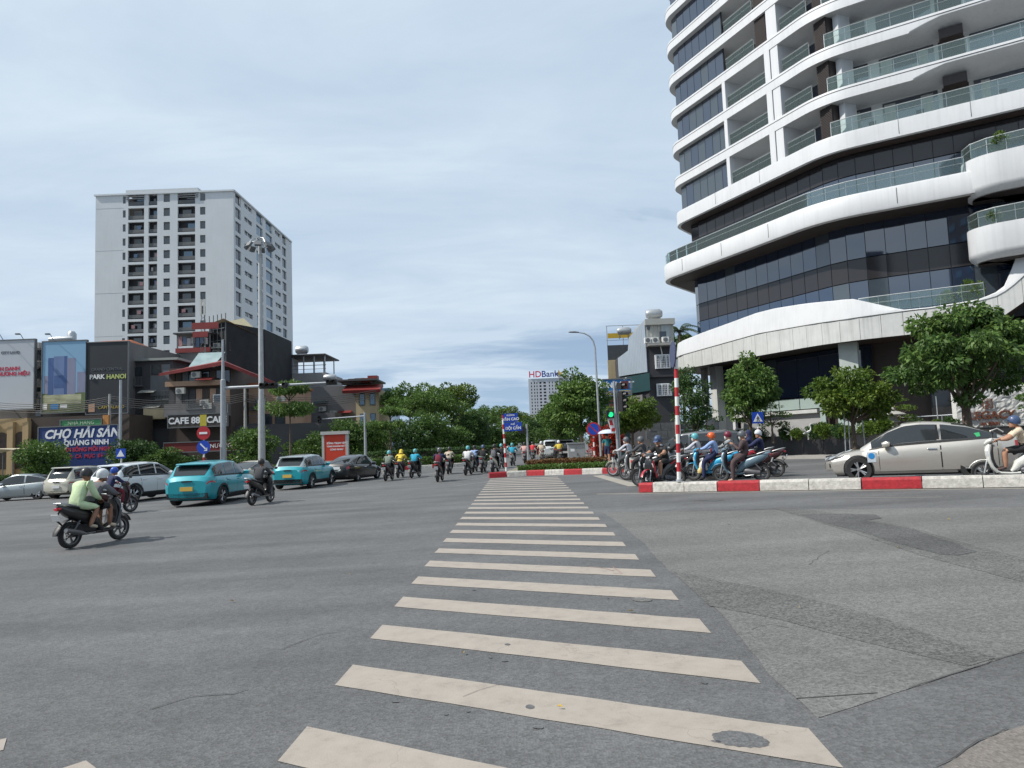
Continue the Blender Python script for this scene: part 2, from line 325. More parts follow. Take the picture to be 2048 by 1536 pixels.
pf = struct(prism_g('pavement', [(-75, 48.5), (-43, 54), (-19, 60.5), (-17, 63), (-18, 130), (-160, 130), (-160, 48)], .13, MATS['pavement slabs']))
# kerb stones
KW = mat('white kerb paint', (.48, .465, .43), .8, 0, .32, 9, .5, 26); KR = mat('red kerb paint', (.36, .018, .026), .7, 0, .32, 10, .4, 26)
def kerb(name, label, P, lens, h, wd, start=0, group=None):
    t = thing(name, label, 'kerb', group=group); d = 0; seg = []
    for i in range(len(P)-1): seg.append((P[i], P[i+1], (P[i+1]-P[i]).length))
    def pos(s):
        for a, b, L in seg:
            if s <= L+1e-6 or (a, b, L) == seg[-1]: return a.lerp(b, s/L)
            s -= L
    tot = sum(q[2] for q in seg); i = 0
    while d < tot-.05:
        L = min(lens[min(i, len(lens)-1)] if i < len(lens) else lens[-1 - (i+len(lens)) % 2], tot-d); a, b = pos(d+.006), pos(d+L-.006); m = (KR, KW)[(i+start) % 2]
        k = max(1, round(L/1.0)) if (i+start) % 2 else 1
        for j in range(k):
            p, q = a.lerp(b, j/k), a.lerp(b, (j+1)/k-.008); tt = (q-p).normalized(); n = Vector((-tt.y, tt.x, 0)); e = [rnd(-.006, .006) for _ in range(4)]
            prof = [(0, -.05), (.012+e[0], h*.8), (.035, h+e[1]), (wd-.035, h+e[1]), (wd-.012, h*.8), (wd, -.05)]
            MB().rings([[(c+n*o).to_tuple()[:2]+(gz(c.x)+z,) for o, z in prof] for c in (p, q)], 0, False).build('kerb_stone', m, t)
        d += L; i += 1
    return t
kerb('kerb', 'long red and white painted divider kerb in front of the waiting scooters and silver car', [k0, k0+D1*26], [.42, 1.85, 1.12, 2.45, 1.30, 2.45, 1.25, 2.45], .275, .36)
a0 = Vector((-1.25, 34.5, 0)); b0 = Vector((.35, 34.75, 0)); c0 = Vector((5.3, 31.55, 0))
kerb('kerb', 'red and white kerb round the nose of the hedge island at the end of the crossing', [a0, b0, c0], [.85, 1.0, 1.0, 1.05, .95, 1.05], .26, .3, 0)
kerb('kerb', 'far red and white kerb along the left hedge behind the riders', [Vector((-14.2, 59.5, 0)), Vector((-10.4, 54.9, 0)), Vector((-6, 55.6, 0)), Vector((-1.3, 56.8, 0))], [1.2, 1.6], .28, .3, 1)
# scraps on the road
SCR = mat('yellow leaf', (.45, .30, .04), .7, 0, .2)
LW_ = ['between two stripes in the middle of the zebra crossing', 'on the right part of a zebra stripe', 'on the worn patch right of the crossing, farther one', 'on the worn patch right of the crossing, nearer one', 'on the dark tar strip at the right', 'on the plain asphalt left of the crossing', 'near the dark patch at the far right', 'on the older strip right of the crossing', 'just left of the crossing', 'on the near wide zebra stripe']
for q_i, q in enumerate(((928, 1310), (1262, 1226), (1458, 1052), (1455, 1103), (1797, 1097), (465, 1205), (1898, 1041), (1600, 1218), (700, 1150), (1120, 1420))):
    p = gp(*q); s = rnd(.022, .036); a = rnd(0, 6)
    o = MB().add([(s*math.cos(a), s*math.sin(a), .022), (s*.4*math.cos(a+1.6), s*.4*math.sin(a+1.6), .034), (-s*math.cos(a), -s*math.sin(a), .021), (s*.4*math.cos(a-1.6), s*.4*math.sin(a-1.6), .028)], [(0, 1, 2), (0, 2, 3)]).build('fallen_leaf', SCR, None, p)
    tag(o, 'small dry yellow leaf '+LW_[q_i], 'leaf', 'fallen leaves on the road')

def wornspot(px, rx, ry, m):
    p = gp(*px); n = 44; pts = [p+Vector((rx*rnd(.86, 1.04)*math.cos(a), ry*rnd(.86, 1.04)*math.sin(a)-.25*rx*math.cos(a), 0)) for a in [k*2*math.pi/n for k in range(n)]]
    return MB().add([(q.x, q.y, gz(q.x)+.0055) for q in pts], [tuple(range(n))]).build('worn_paint', m, road)
wornspot((1480, 1480), .15, .11, ASP); wornspot((1284, 1200), .10, .10, ASPL); wornspot((1060, 1415), .03, .04, ASP); wornspot((1015, 1290), .025, .03, ASP)
for q_ in range(16):
    yl_ = 3.0+random.randrange(9)*1.222; wx = rnd(-1.1, 1.3); wp = prj((wx, yl_-.45+.23-1.68*(wx+1.36)/2.9+rnd(-.15, .15), gz(wx))); wornspot(wp, rnd(.012, .035), rnd(.012, .03), ASP)
PINKM = mat('reddish scuff', (.30, .19, .16), .8, 0, .3, 20)
crack([(1180, 1134), (1215, 1139), (1243, 1147)], .012, PINKM); crack([(1228, 1135), (1243, 1148), (1205, 1146)], .009, PINKM)
DIRT = mat('kerb grit', (.17, .145, .115), .95, 0, .35, 8); KFOOT = mat('kerb foot dark', (.06, .055, .05), .95, 0, .4, 8)
kb = [k0+D1*(i*.9+.05)+Vector((D1.y, -D1.x, 0))*.03 for i in range(28)]
crack([prj((p.x, p.y, gz(p.x))) for p in kb], .055, DIRT, .007); crack([prj((p.x, p.y, gz(p.x))) for p in [q+Vector((D1.y, -D1.x, 0))*-.015 for q in kb]], .022, KFOOT, .010)  # wide brown grit strip, then a narrow near-black strip along the kerb foot
for pts, w_ in (([(560, 1300), (640, 1270), (700, 1262)], .006), ([(930, 1395), (990, 1372), (1050, 1365)], .0025), ([(300, 1420), (380, 1395), (470, 1388), (520, 1372)], .006), ([(1620, 1130), (1640, 1112), (1665, 1098)], .005), ([(1500, 1260), (1540, 1250), (1620, 1262)], .004)): crack(pts, w_)
# ------------------------------------------------------------------ the white office tower on the right
WHITE = mat('white cladding', (.585, .595, .61), .45, 0, .05, .6, .05, 3, streak=.07)
WGREY = mat('weathered white panel', (.50, .51, .50), .6, 0, .08, 1.2, .05, 6, streak=.22)
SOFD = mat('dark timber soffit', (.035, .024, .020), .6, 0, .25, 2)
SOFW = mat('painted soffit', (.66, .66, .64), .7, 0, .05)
TGLASS = mat('tinted window', (.010, .022, .050), .025, .12, .12, .35, spec=1.0, ior=1.85)
TGLASS2 = mat('blind behind window', (.05, .065, .08), .06, .15, .12, .5, spec=.9, ior=1.7)
TGLASS3 = mat('curtained window', (.17, .21, .21), .06, .1, .1, .5, spec=.9, ior=1.7)
SPAN = mat('spandrel glass', (.030, .028, .030), .06, .1, .06, .5, spec=.6)
SPANG = mat('pale green spandrel', (.30, .37, .35), .12, 0, .08, 1)
MULL = mat('dark mullion', (.02, .022, .028), .4, .2, 0)
LOUV = mat('brown louvre', (.040, .030, .028), .55, 0, .25, 9)
RGL = glassy('railing glass', (.87, .94, .93), .07)
PA, PB = Vector((17.2, 71.5, 0)), Vector((25.1, 53.6, 0)); TL = (PB-PA).normalized(); TR = Vector((.8405, -.5418, 0))
NL, NR = Vector((TL.y, -TL.x, 0)), Vector((TR.y, -TR.x, 0)); PE = PA+Vector((10, 13, 0)); PD = PB+TR*48; TE = (PA-PE).normalized(); NE = Vector((TE.y, -TE.x, 0))
def isect(p, t, q, s_):
    k = (q-p).cross(s_).z/t.cross(s_).z; return p+t*k
def opath(off, rA=2.6, rB=7.0):
    p0, p1, p2, p3 = PE+NE*off, isect(PE+NE*off, TE, PA+NL*off, TL), isect(PA+NL*off, TL, PB+NR*off, TR), PD+NR*off; out = [p0]
    for a, b, c, r in ((p0, p1, p2, rA+off), (p1, p2, p3, rB+off)):
        r = max(r, .4); u, v = (a-b).normalized(), (c-b).normalized(); th = u.angle(v)/2; d = r/math.tan(th); ce = b+(u+v).normalized()*r/math.sin(th)
        s, e = b+u*d-ce, b+v*d-ce; K = 12; ang = math.atan2(s.cross(e).z, s.dot(e))
        for i in range(K+1): out.append(ce+Matrix.Rotation(ang*i/K, 3, 'Z') @ s)
    out.append(p3); return out
def normals(P):
    N = []
    for i in range(len(P)):
        t = (P[min(i+1, len(P)-1)]-P[max(i-1, 0)]).normalized(); N.append(Vector((t.y, -t.x, 0)))
    return N
def dens(P, step=1.0):
    o = []
    for a, b in zip(P, P[1:]):
        k = max(1, int((b-a).length/step)); o += [a.lerp(b, j/k) for j in range(k)]
    return o+[P[-1]]
def su(p):                                                  # along-facade coordinate: 0 at the left end, 19.57 at the corner
    return (p-PA).dot(TL) if (p-PB).dot(TR) < (p-PB).dot(-TL)*0+0 else 19.57+(p-PB).dot(TR)
def band(name, P, prof, m, parent, zf=None, sharp=30):
    N = normals(P); rs = []
    for p, n in zip(P, N):
        pr = zf(su(p), prof) if zf else prof
        rs.append([(p.x+n.x*o, p.y+n.y*o, z) for o, z in pr])
    return MB().rings(rs, 0, True).build(name, m, parent, sharp=sharp)
def walk(P, step, s0=None, s1=None):
    Q = [P[0]]; acc = 0
    for a, b in zip(P, P[1:]):
        L = (b-a).length; d = step-acc
        while d < L: Q.append(a.lerp(b, d/L)); d += step
        acc = L-(d-step)
    if s0 is not None: Q = [q for q in Q if s0 <= su(q) <= s1]
    return Q
def panes(P, step, z0, z1, m, parent, name='window_pane', s0=None, s1=None, th=.06, gap=.05, mull=True):
    Q = walk(P, step, s0, s1)
    for i in range(len(Q)-1):
        a, b = Q[i], Q[i+1]
        if (b-a).length > step*1.5: continue
        mm = m if not isinstance(m, list) else random.choice(m); c = (a+b)/2; an = math.atan2((b-a).y, (b-a).x)
        piece(name, mm, parent, (c.x, c.y, (z0+z1)/2), ((b-a).length-gap, th, z1-z0-gap), an+rnd(-.006, .006), 0, rnd(-.004, .004))
    if mull:
        mb = MB(); N = normals(Q)
        for q, n in zip(Q, N): mb.box((q.x-n.x*.05, q.y-n.y*.05, (z0+z1)/2), (.07, .10, z1-z0), 0, math.atan2(n.y, n.x))
        if mb.v: o = mb.build('mullion', MULL, parent); o['kind'] = 'stuff'
def railing(P, z, h, parent, step=1.6, s0=None, s1=None):
    Q = walk(P, step, s0, s1)
    if len(Q) < 2: return
    r = MB(); r.tube([(q.x, q.y, z+h) for q in Q], .035, 6, 0); r.tube([(q.x, q.y, z+h*.62) for q in Q], .018, 5, 0); N = normals(Q)
    for q, n in zip(Q, N): r.box((q.x-n.x*.06, q.y-n.y*.06, z+h/2), (.05, .04, h), 0, math.atan2(n.y, n.x))
    ro = r.build('handrail', mat('rail steel', (.62, .65, .65), .3, .6, 0), parent)
    for a, b in zip(Q, Q[1:]):
        if (b-a).length > step*1.5: continue
        c = (a+b)/2; piece('railing_glass', RGL, ro, (c.x, c.y, z+h/2+.02), ((b-a).length-.05, .02, h-.08), math.atan2((b-a).y, (b-a).x))
tower = thing('office_tower', 'white curved tower with wavy balcony bands and dark glass on the right', 'building')
FZ = [24.4+3.6*i for i in range(9)]
base = opath(0)
# core walls behind the balconies
ci = opath(-2.7)
def core(off, z0, z1, m, name):
    P = opath(off); P = P+[P[-1]+Vector((8, 30, 0)), P[0]+Vector((14, 6, 0))]
    return MB().prism([(p.x, p.y) for p in P], z0, z1).build(name, m, tower)
core(-2.7, 23.2, 53.4, SOFW, 'wall'); core(-2.6, 9.2, 23.1, MULL, 'wall'); core(-3.3, -.3, 9.1, SOFD, 'wall')
PD_ = dens(base, 1.0)
for i, F in enumerate(FZ):
    th = 1.28 if i == 0 else .95
    def zf(s, pr, F=F, th=th, i=i):
        k = 0
        if i: u = s-19.57; k = .50*max(0, min(1, (u-6.2)/1.8)); k = .50*(3*(k/.5)**2-2*(k/.5)**3)
        return [(0-.45*k, F-th+k), (0, F-th+.10+k), (0.02, F-.16), (.0, F), (-.25, F), (-.25, F-.12), (-3.2, F-.12), (-3.2, F-th+.02), (-.5-k*1.5, F-th)]
    band('balcony_band', PD_, [0]*9, WHITE, tower, zf)
    if i: band('dark_line', PD_, [(.012, F-.235), (.03, F-.235), (.03, F-.185), (.012, F-.185)], MULL, tower)  # dark line laid proud of each band face
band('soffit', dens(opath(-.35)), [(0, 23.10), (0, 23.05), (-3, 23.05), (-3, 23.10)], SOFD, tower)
gl = opath(-.55)
def PL(s, off): return PA+TL*s+NL*off
def PR_(u, off): return PB+TR*u+NR*off
aL, aR = math.atan2(TL.y, TL.x), math.atan2(TR.y, TR.x)
for i in range(8):
    z0, z1 = FZ[i]-.1, FZ[i+1]-.93; zm = (z0+z1)/2; H = z1-z0; shift = 0
    far = i >= 3
    panes(gl, 1.08, z0, z1, [TGLASS, TGLASS, TGLASS2], tower, s0=-14, s1=8.3 if not far else 8.6)
    if not far: piece('pier', WHITE, tower, (*PL(8.62, -1.3)[:2], zm), (.42, 2.6, H), aL)
    dm = TGLASS
    def back(s0, s1, m, nm='balcony_door', off=-2.66):
        p = PL((s0+s1)/2, off); piece(nm, m, tower, (*p[:2], z0+(H-.25)/2), (s1-s0, .08, H-.25), aL)
    if not far:
        back(11.2, 13.9, TGLASS2); piece('pier', WHITE, tower, (*PL(14.15, -1.28)[:2], zm), (.62, 2.56, H), aL); piece('pier', WHITE, tower, (*PL(14.95, -1.3)[:2], zm), (.82, 2.5, H), aL)
        railing([PL(8.9, -.2), PL(13.8, -.2)], FZ[i], 1.15, tower, 1.62)
    else:
        back(8.9, 13.0, TGLASS); railing([PL(8.9, -.2), PL(12.6, -.2)], FZ[i], 1.15, tower, 1.2)
        lv = MB(); 
        for q in range(22): p = PL(13.35, -.32); lv.box((p.x, p.y, z0+.07+q*H/22), (1.3, .16, .07), 0, aL)
        lv.build('louvre', LOUV, tower); piece('pier', LOUV, tower, (*PL(13.35, -1.5)[:2], zm), (1.3, 2.2, H), aL); piece('pier', WHITE, tower, (*PL(14.85, -1.3)[:2], zm), (1.15, 2.5, H), aL)
    back(15.7, 19.0, TGLASS)
    railing([PL(15.6, -.2), PL(18.5, -.2)], FZ[i], 1.15, tower, 1.4)
    lv = MB()
    for q in range(22): p = PL(19.2, -.75); lv.box((p.x, p.y, z0+.07+q*H/22), (1.15, .16, .07), 0, aL)
    lo = lv.build('louvre', LOUV, tower); piece('pier', LOUV, tower, (*PL(19.2, -1.75)[:2], zm), (1.15, 1.85, H), aL)
    pr = PL(20.15, -2.0); piece('pier', WHITE, tower, (*pr[:2], zm), (.5, 1.3, H), aL)
    def backr(u0, u1, m, nm='balcony_door', top=H-.15, zb=0):
        p = PR_((u0+u1)/2, -2.68); piece(nm, m, tower, (*p[:2], z0+zb+(top-zb)/2), (u1-u0, .1, top-zb), aR)
    backr(1.4, 3.1, TGLASS); backr(3.9, 7.6, TGLASS); backr(7.9, 9.6, LOUV, 'louvre_panel'); backr(9.9, 14.5, TGLASS); backr(15, 19, TGLASS)
    p = PR_(8.75, -1.5); piece('louvre_panel', LOUV, tower, (*p[:2], z1-.35), (1.5, 1.2, .7), aR)
    railing(dens(opath(-.15), .8), FZ[i], 1.15, tower, 1.55, 19.6, 44)
# podium: glazing between the second and third white bands
P2 = opath(1.45, 2.2, 8)
band('balcony_band', dens(P2), [(0, 17.45), (.05, 17.6), (.05, 18.9), (0, 19.02), (-.3, 19.02), (-.3, 18.9), (-4.2, 18.9), (-4.2, 17.5), (-.5, 17.42)], WHITE, tower)
band('soffit', dens(opath(1.0, 2.2, 8)), [(0, 17.44), (0, 17.38), (-3.8, 17.38), (-3.8, 17.44)], SOFD, tower)
railing(dens(opath(1.3, 2.2, 8), .7), 19.02, 1.1, tower, 1.5, -16, 29.3)
g2 = opath(-1.35)
panes(g2, 1.30, 18.95, 21.35, [TGLASS, TGLASS, TGLASS, TGLASS2], tower, s0=-14, s1=42); panes(g2, 1.30, 21.38, 23.0, SPAN, tower, 'spandrel_panel', -14, 42)
for z0, z1, m, nm in ((10.2, 13.0, [TGLASS]*9+[TGLASS2], 'window_pane'), (13.02, 14.75, SPAN, 'spandrel_panel'), (14.77, 17.4, [TGLASS]*8+[TGLASS2, TGLASS3], 'window_pane')):
    panes(g2, 1.36, z0, z1, m, tower, nm, -14, 42, gap=.045)
# the thick first band: white top, panelled lower part, swooping up at the right
def lerp_tab(s, tab):
    if s <= tab[0][0]: return tab[0][1]
    for (a, x), (b, y_) in zip(tab, tab[1:]):
        if s <= b: k = (s-a)/(b-a); return x+(y_-x)*k
    return tab[-1][1]
TOPT = [(-20, 10.9), (.7, 11.0), (4.3, 11.37), (8.2, 11.67), (11.6, 11.95), (13.8, 11.95), (16.7, 11.75), (20.7, 11.36), (23.9, 10.1), (25.6, 10.06), (28.4, 10.2), (29.4, 10.5), (30.1, 11.0), (30.6, 12.3), (30.9, 13.2), (31.4, 13.8), (33, 16.2), (36, 18), (60, 18.5)]
MIDT = [(-20, 9.5), (.5, 9.57), (12, 10.1), (20, 9.87), (23.9, 9.95), (28.4, 10.05), (29.4, 10.2), (30.2, 10.6), (31.0, 11.3), (33, 13.2), (60, 14.5)]
BOTT = [(-20, 8.3), (20, 8.27), (24.8, 8.31), (28.2, 8.43), (29.3, 8.61), (30.2, 9.18), (31, 9.74), (33, 11.6), (36, 13.2), (60, 13.5)]
P1 = dens(opath(.85, 3.0, 8), .5)
def zf1(s, pr):
    b, t = lerp_tab(s, BOTT), lerp_tab(s, TOPT); m = min(lerp_tab(s, MIDT), t-.12)
    return [(-.02, m-.02), (.06, m+.03), (.05, min(m+.2, t-.07)), (-.12, t-.05), (-.17, t), (-.55, t), (-.55, t-.3), (-2.4, t-.3), (-2.4, m-.02)]
band('balcony_band', P1, [0]*9, WHITE, tower, zf1)
def zf1b(s, pr):
    b, t = lerp_tab(s, BOTT), lerp_tab(s, TOPT); m = min(lerp_tab(s, MIDT), t-.12); return [(-.10, b), (-.10, m-.03), (-5.2, m-.03), (-5.2, b)]
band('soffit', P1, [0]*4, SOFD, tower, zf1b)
Q = walk(P1, 1.42)
for a, b in zip(Q, Q[1:]):
    s = su((a+b)/2); b0_, t0_ = lerp_tab(s, BOTT), lerp_tab(s, TOPT); mm = 0; t = (b-a).normalized(); n = Vector((t.y, -t.x, 0)); g = t*.012
    ba, bb = lerp_tab(su(a), BOTT), lerp_tab(su(b), BOTT); ma, mb_ = [min(lerp_tab(su(q), MIDT), lerp_tab(su(q), TOPT)-.12) for q in (a, b)]
    MB().slab([(*(a+g)[:2], ba-.05), (*(b-g)[:2], bb-.05), (*(b-g)[:2], mb_-.04), (*(a+g)[:2], ma-.04)], -.09, (n.x, n.y, 0)).build('cladding_panel', WGREY, tower)
railing(dens(opath(.45, 3, 8), .6), 10.15, 1.2, tower, 1.3, 20.6, 30.0)
# bulging balconies at the right
def bulge(z0, z1, uo, out, rz_):
    A_ = PR_(uo, .3); P = [A_+NR*(-1.0)]
    for k in range(13): q = k/12*math.pi/2; P.append(PR_(uo+2.4*(1-math.cos(q)), .3+out*math.sin(q)))
    P.append(PR_(uo+16, .3+out+1.2)); P = dens(P, .6)
    band('balcony_band', P, [(-.45, z0-.02), (-.1, z0+.3), (0, z0+.55), (0, z1), (-.25, z1), (-.25, z1-.12), (-3.6, z1-.12), (-3.6, z0), (-.8, z0-.06)], WHITE, tower)
    Ns = normals(P); I = [p-n*.5 for p, n in zip(P, Ns)]
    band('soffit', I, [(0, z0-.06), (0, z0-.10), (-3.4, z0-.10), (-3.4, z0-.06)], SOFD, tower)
    railing([p-n*.12 for p, n in zip(P, Ns)], z1, 1.1, tower, 1.1)
bulge(17.2, 19.75, 8.6, 1.9, 0); bulge(12.75, 15.0, 8.6, 1.7, 0)
# ground floor under the first band
gf = opath(-2.6)
panes(gf, 2.35, 4.55, 8.2, [TGLASS, TGLASS, SPAN, TGLASS2], tower, 'window_pane', -6, 21.5, gap=.06); panes(gf, 2.35, 3.5, 4.5, SPANG, tower, 'spandrel_panel', -6, 21.5, gap=.08)
panes(opath(-2.55), 2.3, .3, 8.2, [SPAN], tower, 'window_pane', 23.3, 45, gap=.06)
piece('wall', mat('grey garage wall', (.30, .30, .30), .8, 0, .1), tower, (*PL(9.8, -2.9)[:2], 1.9), (9.6, .3, 3.2), aL)  # plain grey wall of the garage recess
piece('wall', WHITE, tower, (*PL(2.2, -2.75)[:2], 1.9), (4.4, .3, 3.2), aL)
piece('lintel', WGREY, tower, (*PL(9.6, -2.6)[:2], 3.3), (10.0, .5, .3), aL)
for s, w_, m in ((15.1, .55, SPANG), (17.4, 1.6, SPANG), (19.4, 1.5, TGLASS)): piece('glazed_panel', m, tower, (*PL(s, -2.5)[:2], 1.9), (w_, .12, 3.3), aL)
p = PR_(.35, -1.1); MB().prism([(p.x+x*math.cos(aR)-y*math.sin(aR), p.y+x*math.sin(aR)+y*math.cos(aR)) for x, y in ((-.65, -.5), (.65, -.5), (.65, .6), (-.65, .6))], 0, 8.3).build('column', mat('pale stone column', (.40, .44, .42), .5, 0, .12, 1.5), tower)
p = PL(3.3, -1.6); piece('column', WGREY, tower, (p.x, p.y, 4.2), (.9, .9, 8.1), aL)
for s in (1.0, 6.2): p = PL(s, -2.0); piece('column', WGREY, tower, (p.x, p.y, 6.2), (.5, .5, 4.2), aL)
# expansion joints in the white bands, curtains and chairs on the balconies
for s_, off, z0, z1 in ((12.4, .012, 23.3, 24.38), (6.6, .012, 23.3, 24.38), (8.7, 1.512, 17.7, 18.85), (14.5, 1.512, 17.7, 18.85), (3.0, 1.512, 17.7, 18.85)): p = PL(s_, off); piece('joint', MULL, tower, (p.x, p.y, (z0+z1)/2), (.03, .02, z1-z0), aL)
for u_, off, z0, z1 in ((5.0, .012, 23.3, 24.38), (9.5, .012, 23.3, 24.38), (4.6, 1.512, 17.7, 18.85)): p = PR_(u_, off); piece('joint', MULL, tower, (p.x, p.y, (z0+z1)/2), (.03, .02, z1-z0), aR)
CURT = mat('balcony curtain', (.40, .40, .37), .9, 0, .15, 3)
for i in range(7):
    for u_ in (1.9, 4.4, 6.9, 10.6, 12.8):
        if random.random() < .55: p = PR_(u_, -2.60); piece('curtain', CURT, tower, (p.x, p.y, FZ[i]+1.2), (rnd(.4, .9), .05, 2.3), aR)
    for u_ in (3.2, 6.4, 11.5):
        if random.random() < .6: p = PR_(u_, -1.2); c_ = MB(); c_.box((0, 0, .42), (.5, .5, .06)); c_.box((0, .24, .72), (.5, .05, .5)); [c_.box((x, y, .2), (.05, .05, .4)) for x in (-.2, .2) for y in (-.2, .2)]; c_.build('balcony_chair', random.choice([MULL, LOUV, CURT]), tower, (p.x, p.y, FZ[i]-.1), aR)
for i in range(8):
    for s_ in (10.2, 11.6, 16.6): 
        if random.random() < .5: p = PL(s_, -1.9); piece('air_conditioner', WHITE, tower, (p.x, p.y, FZ[i]+.3), (.8, .35, .6), aL)
# ------------------------------------------------------------------ apartment block, far tower, houses
def facade(parent, o, t, W, z0, z1, cols, rows, m, th=.3, name='wall'):
    """wall of thickness th with real openings; o = left end, t = direction along it, the outside is to the right of t"""
    o = Vector(o); t = Vector(t).normalized(); n = Vector((t.y, -t.x, 0)); an = math.atan2(t.y, t.x); mb = MB()
    def blk(a, b, c, d):
        if b-a < .01 or d-c < .01: return
        p = o+t*(a+b)/2-n*th/2; mb.box((p.x, p.y, (c+d)/2), (b-a, th, d-c), 0, an)
    x = 0
    for a, b in cols:
        blk(x, a, z0, z1); z = z0
        for c, d in rows: blk(a, b, z, c); z = d
        blk(a, b, z, z1); x = b
    blk(x, W, z0, z1); return mb.build(name, m, parent)
APW = mat('apartment render', (.50, .52, .535), .8, 0, .05, .15, streak=.035); APS = mat('apartment side render', (.57, .585, .59), .8, 0, .05, .15, streak=.035)
WIN = mat('window glass', (.03, .04, .05), .08, .1, .2, .3, spec=.8, ior=1.6); WINB = mat('blue window glass', (.10, .17, .24), .08, .2, .15, .3, spec=.8); FRM = mat('window frame grey', (.13, .14, .15), .6, 0, .1)
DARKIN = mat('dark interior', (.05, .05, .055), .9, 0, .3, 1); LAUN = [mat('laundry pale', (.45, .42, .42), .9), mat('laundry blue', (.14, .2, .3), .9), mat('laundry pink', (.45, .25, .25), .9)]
apt = thing('apartment_block', 'tall grey white apartment block with balcony columns behind the houses on the left', 'building')
Y0 = 154.; xL, xR = -91.1, -60.4; ztop = ht(380, 470, Y0); FH = 3.19
RAILD = mat('balcony rail dark', (.085, .09, .095), .6, 0, .3, 2); rows = []
zt = ht(387, 330, Y0)
for k in range(18): rows.append((zt-k*FH-2.45, zt-k*FH))
rows = sorted([r for r in rows if r[0] > 0])
def px2u(px): return (on(px, Y0).x-xL)
fc = [(px2u(a), px2u(b)) for a, b in ((242, 248), (253, 286), (295, 313), (326, 339), (355, 391), (401, 412))]
# wide balcony openings full row height, small windows shorter: two walls in one plane side by side
def wallcols(parent, o, t, W, spec, m, zt_):
    t = Vector(t).normalized(); x = 0; o = Vector(o); spans = []
    for (a, b, lo, hi) in spec: spans.append((a, b, [(r[0]+lo, r[1]-hi) for r in rows]))
    cuts = [0]+[(spans[i][1]+spans[i+1][0])/2 for i in range(len(spans)-1)]+[W]
    for i, (a, b, rr) in enumerate(spans):
        c0, c1 = cuts[i], cuts[i+1]; facade(parent, o+t*c0, t, c1-c0, 0, zt_, [(a-c0, b-c0)], rr, m, .5)
wallcols(apt, (xL, Y0, 0), (1, 0, 0), xR-xL, [(*fc[0], .5, .3), (*fc[1], -.1, -.1), (*fc[2], -.1, -.1), (*fc[3], .5, .1), (*fc[4], -.1, -.1), (*fc[5], .5, .2)], APW, ztop)
sd = [(155, 158.2), (160.4, 165.2), (168, 172.3), (174.5, 179.3), (181.5, 185.8), (187.2, 190.5)]
wallcols(apt, (xR, Y0+.5, 0), (0, 1, 0), 41, [(a-Y0-.5, b-Y0-.5, lo, hi) for (a, b), lo, hi in zip(sd, (.1, .9, 0, 0, .9, .1), (0, .5, 0, 0, .5, 0))], APS, ztop)
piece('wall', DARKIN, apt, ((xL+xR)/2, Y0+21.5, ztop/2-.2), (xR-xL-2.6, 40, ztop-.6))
for s_ in (1,): piece('wall', APW, apt, (xL+.25, Y0+21, ztop/2), (.5, 41, ztop-.02))
for j, (a, b) in enumerate(fc):
    for r in rows:
        c = (a+b)/2+xL; w_ = b-a
        if j in (0, 3, 5):
            piece('window', WIN, apt, (c, Y0+.3, (r[0]+r[1])/2+.15), (w_-.2, .08, 1.5))
        else:
            piece('balcony_rail', RAILD, apt, (c, Y0+.25, r[0]+.5), (w_-.02, .06, .75))
            piece('balcony_door', random.choice([WIN, WIN, WINB, FRM]), apt, (c+rnd(-.2, .2)*w_, Y0+1.26, r[0]+1.15), (w_*.5, .08, 2.2))
            if random.random() < .4: piece('laundry', random.choice(LAUN), apt, (c+rnd(-.3, .3)*w_, Y0+.7, r[0]+1.5), (w_*.22, .05, .8))
for j, (a, b) in enumerate(sd):
    for r in rows:
        c = (a+b)/2; piece('window', WINB if j in (2, 3) else WIN, apt, (xR-.35, c, (r[0]+r[1])/2+(.2 if j in (1, 4) else 0)), (.08, b-a-.1, 2.3 if j not in (1, 4) else 1.1))
        if j in (1, 4): piece('window_frame', APS, apt, (xR-.26, c, (r[0]+r[1])/2+.2), (.1, .3, 1.3))
u0, u1 = px2u(249)+xL, px2u(398)+xL
piece('parapet', APW, apt, ((u0+u1)/2, Y0+1.5, ztop+.35), (u1-u0, 3.4, .9)); piece('parapet', APW, apt, ((xL+xR)/2, Y0-.12, ztop-.1), (xR-xL+.5, .4, .35)); piece('parapet', APS, apt, (xR+.1, Y0+20.5, ztop-.1), (.4, 41, .35))
for a, b in ((250, 287), (357, 398)):
    for k in range(3): piece('louvre_slat', FRM, apt, ((on(a, Y0).x+on(b, Y0).x)/2, Y0-.2, ztop-.35-k*.45), (on(b, Y0).x-on(a, Y0).x, .2, .14))
for k in range(1, 18, 3): piece('joint', FRM, apt, (xL+3.2, Y0-.005, zt-k*FH+.2), (6.2, .02, .04))
# far bank tower
hb = thing('bank_tower', 'distant pale bank tower with red and blue rooftop name', 'building', (4.5, 0, 0))
HY = 600.; h0, h1 = on(1051, HY).x, on(1146, HY).x; hc = on(1112, HY).x; zt2 = ht(757, 1080, HY); zc2 = ht(752, 1110, HY); HW = mat('haze paled render', (.44, .46, .49), .8, 0, .05, .05)  # walls paled in colour for distance haze; no haze is rendered
hrows = [(zt2-3-k*2.75-1.5, zt2-3-k*2.75) for k in range(19)]; hrows = sorted([r for r in hrows if r[0] > 3])
def hx(p): return on(p, HY).x-h0
facade(hb, (h0, HY, 0), (1, 0, 0), hx(1112), 0, zt2, [(hx(a), hx(b)) for a, b in ((1056, 1058), (1062, 1064), (1067, 1069), (1073, 1077), (1081, 1086), (1092, 1094), (1098, 1100), (1104, 1106))], hrows, HW, .6)
piece('wall', DARKIN, hb, (h0+hx(1112)/2, HY+12, zt2/2-.5), (hx(1112)-1, 22, zt2-1))
